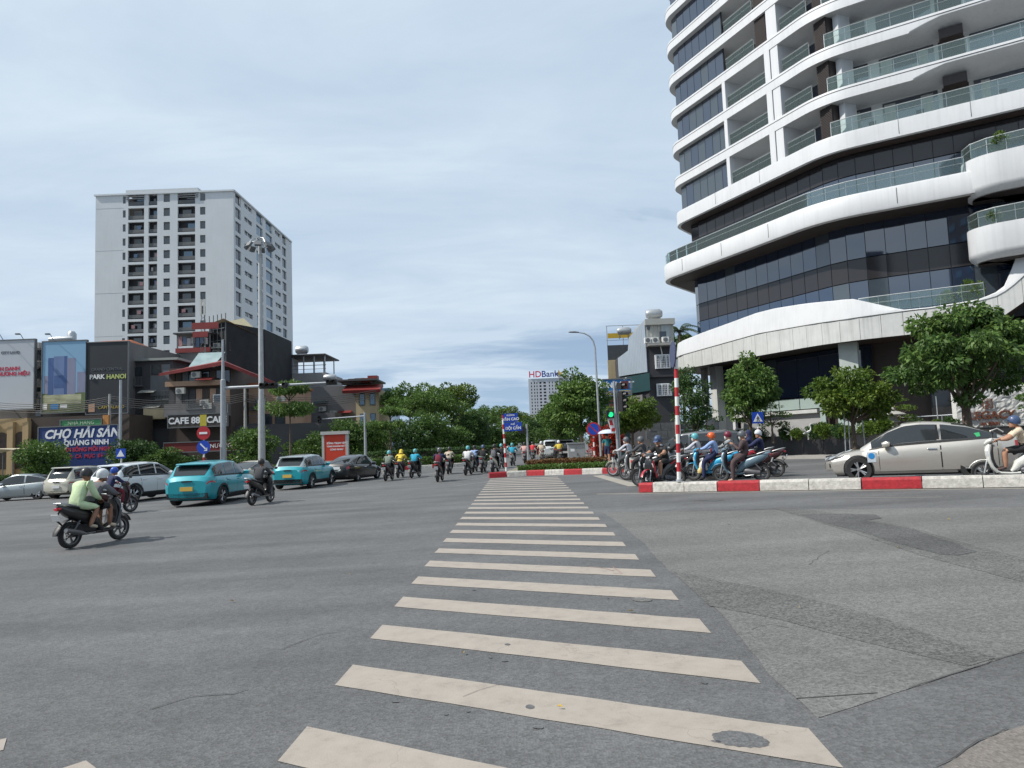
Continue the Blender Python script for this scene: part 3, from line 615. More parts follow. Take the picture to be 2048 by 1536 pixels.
for i, (a, b, q, yy) in enumerate(((1112, 1122, 748, 2), (1122, 1136, 752, 5), (1136, 1146, 758, 9))):
    z = ht(q, a, HY); x0, x1 = on(a, HY).x+.1, on(b, HY).x; piece('wall', HW, hb, ((x0+x1)/2, HY+12+yy, z/2), (x1-x0, 22, z))
    for k in range(18): piece('window', WIN, hb, ((x0+x1)/2, HY+yy+.95, z-4-k*2.75), ((x1-x0)*.7, .3, 1.2))
lx = on(1053, HY).x
text('sign_letters', 'HD', 7.4, mat('sign red', (.55, .03, .08), .5), hb, (lx+5.0, HY-.5, zt2+3.4), UPR, .4, bold=.12); text('sign_letters', 'Bank', 7.4, mat('sign navy', (.04, .06, .25), .5), hb, (lx+17.6, HY-.5, zt2+3.4), UPR, .4, bold=.12)
bx0 = on(1112, HY).x; MB().slab([(bx0-4, HY, zt2+5), (bx0-1.2, HY, zt2+2.2), (bx0+2.2, HY, zt2+2.4), (bx0+5.2, HY, zt2+5.6), (bx0+1.6, HY, zt2+4.6), (bx0+.2, HY, zt2+7.2), (bx0-.6, HY, zt2+4.2)], .5, (0, 1, 0)).build('emblem', mat('emblem gold', (.55, .4, .12), .5), hb)
# low buildings near the horizon
def simple(name, label, px0, px1, Y, D, top, m, cat='building', nwin=0, group=None, roof=None):
    a, b = on(px0, Y), on(px1, Y); z = ht(top, (px0+px1)/2, Y); t = thing(name, label, cat, group=group); zb = min(a.z, b.z)-.2
    piece('wall', m, t, ((a.x+b.x)/2, Y+D/2, (z+zb)/2), (b.x-a.x, D, z-zb))
    W = b.x-a.x
    if nwin:
        nf = max(1, int((z-1)/3.3))
        for f in range(nf):
            for k in range(nwin):
                c = a.x+W*(k+.5)/nwin; wz = 1.2+f*3.3+1.1
                if wz+1 > z: continue
                fr = piece('window', WHITEP, t, (c, Y-.03, wz), (min(1.5, W/nwin*.6), .1, 1.5)); piece('pane', WIN, t, (c, Y-.06, wz), (min(1.3, W/nwin*.5), .1, 1.3))
    if roof is not None:
        MB().prism([(0, 0)], 0, 0)
    return t, a.x, b.x, z
GREYW = mat('grey render', (.15, .145, .145), .85, 0, .25, .9, streak=.3); CREAM = mat('cream render', (.44, .36, .22), .8, 0, .12, .8, streak=.25); PEACH = mat('peach render', (.42, .27, .19), .8, 0, .16, .7, streak=.25); DKH = mat('dark house render', (.055, .055, .06), .7, 0, .25, .8)
BRN = mat('brown shutters', (.065, .048, .04), .7, 0, .3, 2); TEALC = mat('teal corrugated sheet', (.012, .045, .05), .5, .1, .15); ROOFR = mat('red metal roof', (.20, .028, .026), .55, .1, .2, 1.5); TILE = mat('orange roof tiles', (.36, .10, .035), .8, 0, .25, 3, .4, 8); MESHB = mat('black scaffold net', (.022, .024, .028), .9, 0, .35, .7)
simple('low_building', 'low grey roofed hall at the foot of the bank tower', 1082, 1142, 260, 30, 834, HW, 'building', 0)
simple('low_building', 'small pale house peeping between the far trees left of the blue street signs', 938, 985, 190, 12, 838, mat('pale house', (.38, .36, .33), .8), 'house', 3)
simple('low_building', 'blue glass block above the crown of the median trees', 762, 784, 130, 10, 776, WINB, 'building', 0)
# --- left row of houses
def tank(x, y, z, r=.55, L=1.6, label='steel water tank lying on a roof', vertical=False):
    t = thing('water_tank', label, 'tank', (x, y, z))
    if vertical: MB().lathe([(0, .25), (r, .3), (r, L), (r*.6, L+.25), (0, L+.3)], n=18).build('tank_body', STEEL, t)
    else: MB().lathe([(0, -L/2-.1), (r*.7, -L/2-.05), (r, -L/2+.15), (r, L/2-.15), (r*.7, L/2+.05), (0, L/2+.1)], (0, 0, r+.35), 'x', 18).build('tank_body', STEEL, t)
    st = MB()
    for sx in (-.5, .5):
        for sy in (-.35, .35): st.box((sx*L*.7, sy, .2), (.06, .06, .42))
    st.build('stand', FRM, t); return t
# house carrying the billboards
bh, bx0, bx1, bz = simple('shop_house', 'grey shop house that carries the big billboards at far left', -60, 258, 66, 12, 690, GREYW, 'house', 0)
for k in range(4):
    z = 6.6+k*1.75; x = on(74.5, 65.9).x
    piece('balcony', mat('pale balcony', (.42, .41, .38), .8), bh, (x, 65.6, z+.45), (.62, .5, .55)); piece('window', WIN, bh, (x, 65.9, z-.4), (.5, .1, .95))
def board(name, label, px0, px1, y0, y1, Y, m, cat='billboard'):
    a, b = on(px0, Y).x, on(px1, Y).x; zt_, zb = ht(y0, (px0+px1)/2, Y), ht(y1, (px0+px1)/2, Y); t = thing(name, label, cat, ((a+b)/2, Y, zb)); W, H = b-a, zt_-zb
    piece('panel', m, t, (0, 0, H/2), (W, .25, H)); mb = MB()
    for s in (-1, 1): mb.box((s*(W/2+.04), -.02, H/2), (.08, .33, H+.16))
    mb.box((0, -.02, H+.04), (W, .33, .08)); mb.box((0, -.02, -.04), (W, .33, .08)); mb.build('frame', FRM, t); 
    mb2 = MB()
    for s in (-.4, 0, .4): mb2.box((s*W, .45, H*.5), (.08, .65, .08))
    mb2.build('bracket', FRM, t); return t, W, H
bw, W, H = board('billboard', 'white billboard with red lettering at the left edge', -70, 66, 682, 820, 64.8, mat('billboard white', (.42, .45, .49), .5, 0, .03))
RT = mat('billboard red print', (.42, .03, .07), .6); GT = mat('billboard grey print', (.12, .13, .15), .6)
text('lettering', 'VINH DANH', .46, RT, bw, (W*.5-2.6, -.14, H*.585), UPR, .01, 'CENTER', .02); text('lettering', 'THƯƠNG HIỆU', .46, RT, bw, (W*.5-2.0, -.14, H*.51), UPR, .01, 'CENTER', .02); text('lettering', 'CITY LAND', .34, GT, bw, (W*.5-2.2, -.14, H*.82), UPR, .01, 'CENTER', .01)
pb, W, H = board('billboard', 'tall picture billboard of a blue glass tower above green trees', 83, 171, 683, 825, 64.8, mat('printed sky', (.20, .36, .52), .5, 0, .1, .25))
TB1 = mat('printed navy tower', (.05, .10, .25), .5, 0, .2, 1.5); TB2 = mat('printed blue tower', (.12, .18, .34), .5, 0, .15, 1); TB3 = mat('printed violet blocks', (.21, .22, .32), .5, 0, .12, .8); TBG = mat('printed trees', (.10, .13, .055), .7, 0, .5, 1.6); TBY = mat('printed lights', (.34, .35, .22), .6, 0, .5, 2.5)
def pr(x0, x1, z0, z1, m, d): piece('print', m, pb, ((x0+x1)/2*W-W/2, -.126-d, (z0+z1)/2*H), ((x1-x0)*W, .006, (z1-z0)*H))
pr(0, 1, 0, .27, TBG, 0); pr(.04, .2, .27, .52, TB3, 0); pr(.8, .99, .27, .56, TB3, 0); pr(.13, .26, .22, .77, TB1, .004); pr(.26, .5, .22, .79, TB2, .004); pr(.5, .57, .2, .79, TB1, .004); pr(.57, .76, .22, .76, TB3, .004); pr(.02, .9, .12, .25, TBY, .008); pr(.2, .38, .05, .12, mat('printed badge blue', (.03, .18, .42), .5), .01); pr(.02, .12, .05, .13, WHITEP, .01); pr(.42, .58, .06, .11, WHITEP, .01); pr(.27, .55, .34, .52, TB1, .007)
db, W, H = board('billboard', 'dark billboard lettered PARK HANOI beside the picture billboard', 173, 256, 685, 827, 64.8, mat('billboard charcoal', (.018, .023, .028), .55, 0, .1))
text('lettering', 'PARK', .56, WHITEP, db, (-W*.25, -.14, H*.515), UPR, .01, 'CENTER', .02); text('lettering', 'HANOI', .56, mat('lime print', (.42, .48, .16), .6), db, (W*.22, -.14, H*.51), UPR, .01, 'CENTER', .02); text('lettering', 'GRAND CENTRAL', .36, GT, db, (0, -.14, H*.62), UPR, .01)
text('lettering', 'CAPITALAND', .40, mat('gold print', (.45, .33, .06), .6), db, (W*.1, -.14, H*.085), UPR, .01); piece('print', mat('logo tan', (.42, .25, .16), .6), db, (-W*.38, -.13, H*.085), (.6, .02, .75))
tl, xa, xb, z = simple('tiled_house', 'house with orange tiled roof just behind the dark billboard', 150, 243, 82, 9, 690, CREAM, 'house', 0)
zr = ht(671, 205, 82); c0_, c1_ = on(165, 82).x, on(225, 82).x
MB().add([(xa-.4, 81.5, z), (xb+.4, 81.5, z), (xb+.4, 92, z), (xa-.4, 92, z), (c0_, 86, zr), (c1_, 86, zr)], [(0, 1, 5, 4), (1, 2, 5), (2, 3, 4, 5), (3, 0, 4), (3, 2, 1, 0)]).build('roof', TILE, tl)
p = on(140, 70); tank(p.x, 70, ht(686, 140, 70)-.3, .42, 1.2, 'upright water tank on the roof behind the picture billboard', True); p = on(118, 68); tank(p.x, 68, ht(684, 118, 68)-.3, .24, 2.2, 'white water heater barrel on the roof above the picture billboard')
for px in (3, 45, 105):
    q = on(px, 64.9); l_ = thing('floodlight', 'small lamp over the '+{3: 'left end of the white billboard', 45: 'right end of the white billboard', 105: 'picture billboard'}[px], 'lamp', (q.x, 64.3, ht(682, px, 64.8)), group='lamps over the billboards'); MB().tube([(0, .4, .1), (0, 0, .5), (0, -.3, .55)], .03, 6).build('arm', FRM, l_); MB().box((0, -.4, .5), (.35, .25, .12)).build('lamp_head', FRM, l_)
# beige house with arches, banner and green sign
ah, xa, xb, z = simple('arcade_house', 'beige house with round arches under the white billboard', -60, 52, 61, 4, 838, mat('beige render', (.36, .26, .14), .8, 0, .15, .8), 'house', 0)
for px in (0, 38):
    c = on(px, 60.9).x; mb = MB(); mb.slab([(c-.55, 60.97, 1.0), (c+.55, 60.97, 1.0), (c+.55, 60.97, 3.6)]+[(c+.55*math.cos(q), 60.97, 3.6+.55*math.sin(q)) for q in [k*math.pi/8 for k in range(1, 8)]]+[(c-.55, 60.97, 3.6)], -.04, (0, 1, 0)); mb.build('arched_opening', BRN, ah)
for px in (-18, 19, 50): c = on(px, 60.7).x; piece('pilaster', MATS['beige render'], ah, (c, 60.8, 2.5), (.5, .4, 5))
sg, W, H = board('shop_sign', 'green shop sign above the blue seafood banner', 122, 203, 840, 852, 60.2, mat('sign green', (.06, .24, .10), .6, 0, .15, 1)); piece('side_panel', mat('sign orange', (.45, .2, .06), .6), sg, (W/2+.35, 0, .3), (.5, .2, 1.1)); text('lettering', 'NHÀ HÀNG', .42, mat('sign pale green', (.45, .55, .40), .6), sg, (0, -.14, H/2), UPR, .01)
nb, W, H = board('seafood_banner', 'big blue seafood market banner with white and red lettering', 78, 236, 853, 932, 60.0, mat('banner blue', (.012, .035, .15), .55, 0, .15, .4), 'banner')
text('lettering', 'CHỢ HẢI SẢN', 1.0, SIGNW, nb, (.3, -.14, H*.81), UPR, .01, 'CENTER', .035, 1.0, .25); text('lettering', 'QUẢNG NINH', .58, SIGNW, nb, (.7, -.14, H*.58), UPR, .01, 'CENTER', .02); text('lettering', 'TƯƠI SỐNG MỖI NGÀY', .44, RT, nb, (.7, -.14, H*.41), UPR, .01, 'CENTER', .02)
text('lettering', 'TÔM  CUA  CÁ  MỰC  SÒ  ỐC', .40, RT, nb, (.3, -.14, H*.24), UPR, .01, 'CENTER', .015)
hs, xa, xb, z = simple('shop_house', 'brown fronted shop house behind the seafood banner', 55, 258, 61.5, 4, 832, BRN, 'house', 0)
lr, W, H = board('shop_sign', 'small dark red lamp sign beside the parked silver car', 47, 78, 915, 932, 58, mat('sign maroon', (.14, .02, .015), .6, 0, .2)); text('lettering', 'BIA HƠI', .42, mat('gold print', (.45, .33, .06), .6), lr, (0, -.14, H/2), UPR, .01)
aw = thing('awning', 'cream canvas awning on posts at the left edge', 'awning', (on(18, 57).x, 57, -.5)); MB().sweep([(-1.6, 2.9, 1.4, .05), (-.8, 3.1, 1.4, .05), (0, 3.15, 1.4, .05), (1.3, 3.05, 1.4, .05)], e=8).build('canopy', mat('cream canvas', (.42, .38, .27), .9, 0, .1), aw)
mb = MB(); [mb.box((x, y, 1.5), (.06, .06, 3)) for x in (-1.4, 1.15) for y in (-1.2, 1.2)]; mb.build('post', FRM, aw)
# dark house, café house
dh, xa, xb, z = simple('dark_house', 'black walled house right of the dark billboard with plants on its roof', 258, 345, 67, 9, 722, DKH, 'house', 0)
for k, (a, b, c, d) in enumerate(((268, 282, 735, 752), (300, 340, 730, 792), (305, 335, 796, 812))):
    x0, x1 = on(a, 66.9).x, on(b, 66.9).x; piece('window', FRM if k == 1 else WIN, dh, ((x0+x1)/2, 66.95, (ht(c, a, 67)+ht(d, a, 67))/2), (x1-x0, .12, ht(c, a, 67)-ht(d, a, 67)))
piece('canopy', CREAM, dh, (on(311, 66).x, 66.3, ht(828, 311, 66.3)), (2.0, 1.2, 1.0)); piece('roof', mat('pale roof sheet', (.30, .32, .30), .6), dh, ((xa+xb)/2+.2, 71.5, z+.12), (xb-xa+.8, 9.6, .22))
ch, xa, xb, z = simple('cafe_house', 'café house with brown balconies and a sagging red roof behind the traffic mast', 338, 462, 65.5, 9, 735, BRN, 'house', 0)
zz = [ht(q, 400, 65.5) for q in (742, 772, 808, 828)]
piece('balcony', GREYW, ch, ((xa+xb)/2, 65.0, zz[3]+.35), (xb-xa, 1.0, 1.2)); piece('balcony', mat('peach band', (.34, .22, .15), .8), ch, ((xa+xb)/2-.2, 65.1, zz[1]+.2), (xb-xa-.4, .8, .45))
for k in range(9):
    x = xa+(xb-xa)*(k+.5)/9; piece('shutter', random.choice([BRN, PEACH, DKH, GREYW]), ch, (x, 65.42, (zz[1]+zz[2])/2-.2), ((xb-xa)/10, .14, 1.5)); piece('window', random.choice([WIN, BRN, FRM]), ch, (x, 65.42, (zz[0]+zz[1])/2+.1), ((xb-xa)/10.5, .14, 1.1))
zr0, zr1 = ht(745, 360, 65), ht(716, 445, 65)
MB().add([(xa-.3, 64.2, zr0-.1), (on(446, 64).x, 64.2, zr1-.4), (on(545, 64).x, 65.5, ht(766, 545, 65.5)), (on(445, 70).x, 70, zr1+.5), (xa, 71, zr0+.6), (xa-.3, 64.2, zr0-.35), (on(446, 64).x, 64.2, zr1-.75), (on(545, 64).x, 65.5, ht(772, 545, 65.5))], [(0, 1, 3, 4), (1, 2, 3), (0, 5, 6, 1), (1, 6, 7, 2)]).build('roof', ROOFR, ch)
MB().add([(on(372, 66).x, 66.2, ht(738, 372, 66)), (on(425, 66).x, 66.2, ht(732, 425, 66)), (on(452, 69).x, 69, ht(704, 452, 69)), (on(398, 69).x, 69, ht(706, 398, 69))], [(0, 1, 2, 3)]).build('skylight', mat('glass roof sheet', (.26, .34, .34), .2, .1, .2, 1), ch)
cs_, W, H = board('cafe_sign', 'brown shop sign with large white letters reading CAFE 88', 338, 455, 829, 853, 64.3, mat('cafe sign brown', (.06, .05, .045), .6, 0, .2), 'sign')
text('lettering', 'CAFE 88', .8, SIGNW, cs_, (-W*.23, -.14, H/2), UPR, .02, 'CENTER', .025); text('lettering', 'CAFE', .8, SIGNW, cs_, (W*.33, -.14, H/2), UPR, .02, 'CENTER', .025); piece('badge', mat('badge yellow', (.5, .42, .05), .6), cs_, (W*.10, -.15, H/2), (.6, .04, H*.95))
rs, W, H = board('shop_sign', 'long dark red shop fascia under the trees behind the traffic mast', 330, 485, 884, 902, 63, mat('fascia red', (.16, .02, .02), .6, 0, .2), 'sign'); text('lettering', 'LẨU NƯỚNG', .5, SIGNW, rs, (W*.15, -.14, H/2), UPR, .01)
simple('shop_house', 'shaded ground floor shops under the café sign', 258, 640, 66.5, 3, 852, DKH, 'house', 0)  # plain dark walled box for the shop fronts
sh, xa, xb, z = simple('attic_house', 'narrow house with laundry on its open attic in front of the apartment block', 352, 422, 76, 6, 706, GREYW, 'house', 0)
z2 = ht(668, 385, 76); [piece('post', FRM, sh, (x, y, (z+z2)/2), (.12, .12, z2-z)) for x in (xa+.1, xb-.1, (xa+xb)/2) for y in (76.1, 81)]
piece('roof', DKH, sh, ((xa+xb)/2, 79, z2+.1), (xb-xa+.5, 6.4, .15)); piece('parapet', ROOFR, sh, ((xa+xb)/2, 75.9, z+.3), (xb-xa, .15, .5)); piece('wall', DKH, sh, ((xa+xb)/2, 80, (z+z2)/2), (xb-xa-.3, .2, z2-z))
for k in range(7): piece('laundry', random.choice(LAUN), sh, (xa+(k+.6)*(xb-xa)/8, 76.4, z+1.3+rnd(-.1, .2)), (.38, .04, rnd(.6, 1.1)))
sf = thing('scaffold_block', 'black netted scaffold block below the apartment tower', 'scaffold'); a, b = on(421, 78), on(507, 78); z0, z1 = ht(722, 460, 78), ht(642, 460, 78); bb_ = on(465, 78).x
MB().prism([(a.x, 78), (bb_, 76.5), (b.x, 82), (b.x, 92), (a.x, 92)], 0, z1-.4).build('net', MESHB, sf)
for k in range(4): piece('transom', FRM, sf, ((a.x+bb_)/2, 77.12, z1-1-k*1.3), (bb_-a.x, .1, .07), math.atan2(-1.5, bb_-a.x))
for k in range(5): piece('standard', FRM, sf, (a.x+(bb_-a.x)*k/4, 77.85-1.5*k/4, z1-2.5), (.07, .1, 6.2))
MB().add([(a.x-.4, 77.5, z1-.5), (bb_, 75.8, z1-.1), (b.x, 82, z1-1.5), (a.x+1.5, 84, z1+1.4)], [(0, 1, 2, 3)]).build('roof', mat('yellowed roof sheet', (.42, .37, .24), .7), sf)
pc, xa, xb, z = simple('peach_house', 'peach rendered house between the two tall masts', 458, 572, 70, 9, 772, PEACH, 'house', 0)
for a, b, c, d in ((527, 545, 828, 850), (552, 566, 828, 850), (470, 482, 792, 815), (512, 522, 800, 820)):
    x0, x1 = on(a, 69.9).x, on(b, 69.9).x; piece('window', WIN, pc, ((x0+x1)/2, 69.95, (ht(c, a, 70)+ht(d, a, 70))/2), (x1-x0, .12, ht(c, a, 70)-ht(d, a, 70)))
piece('roof', TILE, pc, ((xa+xb)/2, 74.5, z+.15), (xb-xa+.4, 9.4, .25))
ro, xa, xb, z = simple('roof_terrace_house', 'grey house with a steel framed roof terrace right of the tall light mast', 520, 655, 92, 9, 747, mat('grey render b', (.26, .26, .26), .8, 0, .15), 'house', 4)
z2 = ht(712, 590, 92)
for x in np.linspace(xa+.2, xb-.2, 7):
    for y in (92.3, 97): piece('post', STEEL, ro, (x, y, (z+z2)/2), (.13, .13, z2-z))
piece('roof', DKH, ro, ((xa+xb)/2-.3, 95.5, z2+.08), (xb-xa+.6, 7.5, .16)); piece('rail', FRM, ro, ((xa+xb)/2, 92.1, z+1), (xb-xa, .06, .08)); piece('rail', FRM, ro, ((xa+xb)/2, 92.1, z+.5), (xb-xa, .06, .05)); piece('wall', mat('white wall', (.5, .5, .5), .8), ro, (on(573, 95).x, 95, (z+z2)/2), (2.6, 3, z2-z))
tank(on(607, 94).x, 94, z2+.15, .55, 1.5, 'round steel tank on the steel framed roof terrace'); tank(on(663, 88).x, 88, ht(764, 663, 88)-.2, .42, 1.4, 'white water tank on the roof next to the grey gable wall')
gw, xa, xb, z = simple('gable_house', 'grey blank gable wall house with a cream street front and red awning', 608, 742, 84, 10, 772, mat('grey gable render', (.15, .15, .155), .85, 0, .12, .5), 'house', 0)
cf0, cf1 = on(718, 83).x, on(764, 83).x; piece('front_wall', CREAM, gw, ((cf0+cf1)/2, 86, z/2-.4), (cf1-cf0, 8, z-.6))
for c, d in ((786, 810), (828, 852)):
    for px in (727, 748): x = on(px, 81.9).x; fr = piece('window', FRM, gw, (x, 81.95, (ht(c, 730, 82)+ht(d, 730, 82))/2), (.62, .12, 1.5)); piece('pane', WINB, gw, (x, 81.9, (ht(c, 730, 82)+ht(d, 730, 82))/2), (.48, .1, 1.3))
piece('awning', ROOFR, gw, (on(727, 81).x, 81.6, ht(778, 727, 82)), (4.3, 2.2, .35), 0, 0, .35); piece('roof', DKH, gw, (on(727, 84).x, 84, ht(764, 727, 84)), (4.6, 6, .2))
for k in range(5): piece('roof_clutter', random.choice([ROOFR, DKH, GREYW]), gw, (on(700+k*13, 83).x, 82.5, z+.35+rnd(-.2, .3)), (1.1, 1.2, .5))
simple('small_house', 'low dark tiled house below the grey gable wall', 590, 672, 80, 3, 826, mat('dark tile wall', (.10, .10, .11), .8, 0, .2), 'house', 3)
# radio mast with red boards
rm = thing('antenna_mast', 'lattice antenna mast with red boards rising in front of the apartment block', 'mast', (on(407, 74).x, 74, ht(715, 407, 74))); hh = ht(598, 407, 74)-ht(715, 407, 74); mb = MB()
for dx, dy in ((-.25, 0), (.25, 0), (0, .4)): mb.tube([(dx, dy, 0), (dx*.6, dy*.6, hh)], .03, 5)
for k in range(14):
    z = k*hh/14; s = -1 if k % 2 else 1; mb.tube([(-.25*s, 0, z), (.25*s*.95, 0, z+hh/14)], .018, 4); mb.tube([(.25*s, 0, z), (0, .38, z+hh/14)], .018, 4)
mb.build('lattice', FRM, rm); mb = MB(); mb.box((-.18, -.15, hh-.9), (.16, .12, 1.7)); mb.box((.2, -.15, hh-.9), (.16, .12, 1.7)); mb.build('antenna', mat('antenna cream', (.5, .5, .46), .6), rm)
piece('board', ROOFR, rm, (.3, -.2, hh-2.9), (2.8, .1, .7)); piece('board', ROOFR, rm, (-.2, -.2, hh-3.8), (1.6, .1, .6))
# --- dark house next to the tower
nh = thing('tube_house', 'narrow black house with white barred windows and rooftop tank beside the tower', 'house')
nh.location = (.34, 0, 0); p0, p1 = on(1297, 60), on(1356, 60); zt_ = ht(637, 1325, 60); zk = ht(693, 1325, 60); Xa, Xb = p0.x, p1.x; lt = Vector((on(1240, 66).x, 66, 0)); DKW = mat('charcoal render', (.040, .040, .046), .75, 0, .15, .6)
MB().prism([(Xa, 60), (Xb, 60), (Xb, 74), (lt.x+.4, 74), (lt.x, 66)], -.2, zk).build('wall', DKW, nh)
LS = mat('pale cladding sheet', (.40, .40, .37), .6, .1, .08); SS = mat('silver corrugated sheet', (.44, .50, .56), .35, .45, .08, .5)
mb = MB(); n = 14
for k in range(n): x = Xa+(Xb-.15-Xa)*(k+.5)/n; mb.box((x, 59.98+.03*(k % 2), (zk+zt_)/2), ((Xb-.15-Xa)/n*.96, .12, zt_-zk))
up = mb.build('upper_cladding', LS, nh); piece('wall', LS, nh, ((Xa+Xb-.15)/2, 63, (zk+zt_)/2), (Xb-.15-Xa-.02, 5.8, zt_-zk-.02)); piece('ledge', CONC, nh, ((Xa+Xb-.15)/2, 59.7, zk+.12), (Xb-.15-Xa, .9, .18)); piece('ledge', LS, nh, ((Xa+Xb-.15)/2, 59.9, zt_-.3), (Xb-.15-Xa+.2, .5, .5))
for px, w_, h_, q in ((1331, .55, .6, 670), (1302, .22, .25, 656)): piece('window', WIN, nh, (on(px, 59.9).x, 59.9, ht(q, px, 60)), (w_, .1, h_))
piece('window', mat('frosted pane', (.32, .36, .38), .3), nh, (on(1337, 59.9).x, 59.9, ht(660, 1337, 60)), (.75, .08, 1.2))
for px in (1300, 1315, 1336):
    u = piece('air_conditioner', WHITEP, nh, (on(px, 59.4).x, 59.55, zk+.5), (.55, .4, .48)); o = MB().lathe([(0, 0), (.19, 0), (.19, -.02), (.04, -.03), (0, -.03)], (on(px, 59.3).x, 59.33, zk+.5), 'y', 14).build('fan', FRM, nh)
for c, d in ((709, 737), (767, 792)):
    za, zb = ht(d, 1328, 59.9), ht(c, 1328, 59.9); x0, x1 = on(1312, 59.9).x, on(1342, 59.9).x; fr = MB()
    fr.bx(x0, x1, 59.78, 60.0, zb-.09, zb); fr.bx(x0, x1, 59.78, 60.0, za, za+.09)
    for x in (x0, x0+(x1-x0)*.30, x0+(x1-x0)*.70, x1-.09): fr.bx(x, x+.09, 59.78, 60.0, za+.09, zb-.09)
    wf = fr.build('window', SIGNW, nh); piece('pane', WIN, wf, ((x0+x1)/2, 59.93, (za+zb)/2), (x1-x0-.1, .04, zb-za-.1)); bars = MB()
    for k in range(1, 10): bars.box((x0+(x1-x0)*k/10, 59.74, (za+zb)/2), (.022, .02, zb-za-.1))
    for k in range(1, 6): bars.box(((x0+x1)/2, 59.75, za+(zb-za)*k/6), (x1-x0-.1, .02, .02))
    bars.build('window_bars', SIGNW, wf)
piece('ledge', DKW, nh, ((Xa+Xb)/2, 59.9, ht(752, 1328, 60)), (Xb-Xa, .35, .18)); MB().tube([(on(1325, 59.8).x, 59.85, zk), (on(1327, 59.8).x, 59.8, zk-.6), (on(1326, 59.8).x, 59.8, zk-1.1), (on(1322, 59.8).x, 59.85, zk-1.3)], .04, 6).build('pipe', WHITEP, nh)
# silver side wall: a stepped sheet leaning on the left side
q = [(1297, 60, 743), (1262, 63.5, 748), (1240, 66, 752)]; top = [(1297, 60, 641), (1262, 63.5, 680), (1240, 66, 718)]; V = []; 
for k in range(19):
    u = k/18; Yk = 60+6*u; pxk = 1297-57*u; x = Xa-.12+(lt.x-Xa)*u; zb = ht(744+9*u, pxk, Yk); tt = ht(641 if u < .02 else 641+ (u*1.0)*62 if u < .58 else 700+(u-.58)*40, pxk, Yk); V.append((x, Yk, zb, tt))
mb = MB()
for a, b in zip(V, V[1:]):
    mb.slab([(a[0], a[1]-.05, a[2]), (b[0]+.02, b[1]-.05, b[2]), (b[0]+.02, b[1]-.05, b[3]), (a[0], a[1]-.05, a[3])], .06, (1, 0, 0))
mb.build('corrugated_side', SS, nh)
z9 = ht(752, 1260, 62); MB().prism([(lt.x-.8, 65.5), (Xa, 59.5), (Xa+.1, 60), (lt.x-.6, 66.2)], z9-1.5, z9).build('teal_canopy', TEALC, nh); piece('shutter', GREYW, nh, (on(1272, 62).x, 61.9, z9-2.4), (2.6, .2, 1.3), math.atan2(6, lt.x-Xa))
tank(on(1323, 62).x, 62, zt_, .42, 1.3, 'steel water tank on top of the narrow black house')
oh = thing('terrace_house', 'older house with a roof terrace and dish behind the silver sheet wall', 'house'); a, b = on(1225, 70).x, on(1245, 70).x; z1 = ht(690, 1235, 70); MB().prism([(a, 70), (b+3, 70), (b+3, 73), (a+.6, 73)], -.2, z1).build('wall', mat('dark blue render', (.05, .06, .07), .7, 0, .2), oh)
piece('wall', CREAM, oh, (a+.7, 69.95, ht(740, 1235, 70)), (1.5, .2, 2.0)); mb = MB(); z2 = ht(651, 1235, 70)
for x in (a, a+1.6, a+3.4): mb.box((x+.04, 70.1, (z1+z2)/2), (.07, .07, z2-z1))
mb.box((a+1.7, 70.1, z2), (3.5, .06, .06)); mb.box((a+1.7, 70.1, z1+.5), (3.5, .04, .04)); mb.build('terrace_frame', STEEL, oh); piece('sign_strip', mat('yellow strip', (.5, .33, .03), .6), oh, (a+1.4, 70.05, z1+.95), (2.6, .06, .5))
tank(on(1262, 66).x+.1, 67, ht(672, 1262, 67)-.2, .36, 1.2, 'small steel tank behind the silver sheet wall')
ks, W, H = board('optician_sign', 'blue optician sign with white KÍNH and yellow line under the teal canopy', 1213, 1268, 759, 790, 56, mat('optician blue', (.02, .16, .42), .5, 0, .05), 'sign')
text('lettering', 'KÍNH', .55, SIGNW, ks, (-W*.27, -.14, H*.62), UPR, .01, 'CENTER', .025); text('lettering', 'MẮT', .72, SIGNW, ks, (W*.28, -.14, H*.62), UPR, .01, 'CENTER', .025); piece('strip', mat('yellow letters', (.55, .42, .03), .5), ks, (0, -.13, H*.16), (W*.96, .02, .3)); text('lettering', 'KỸ THUẬT CAO', .27, BLUEP, ks, (0, -.15, H*.16), UPR, .005, 'CENTER', .01)
sb, xa, xb, z = simple('shop_house', 'teal shuttered shop under the optician sign', 1213, 1262, 56.6, 3, 792, TEALC, 'shop', 0)
for k in range(8): piece('slat', mat('maroon slat', (.12, .03, .03), .6), sb, ((xa+xb)/2, 56.55, z-.3-k*.45), (xb-xa-.8, .1, .3))
# grey garden wall in front of the dark house
gwl = thing('garden_wall', 'grey stone garden wall with pale posts below the black house', 'wall'); 
for r_ in range(4):
    for k in range(5): piece('stone', mat('grey wall stone', (.085, .09, .095), .85, 0, .3, 3), gwl, (10.6+k*.82+(.3 if r_ % 2 else 0), 55+rnd(-.02, .02), .55+r_*.62), (.8, .3, .6))
for x in (12.6,): piece('post', CONC, gwl, (x, 54.7, 1.6), (.35, .35, 3.2))

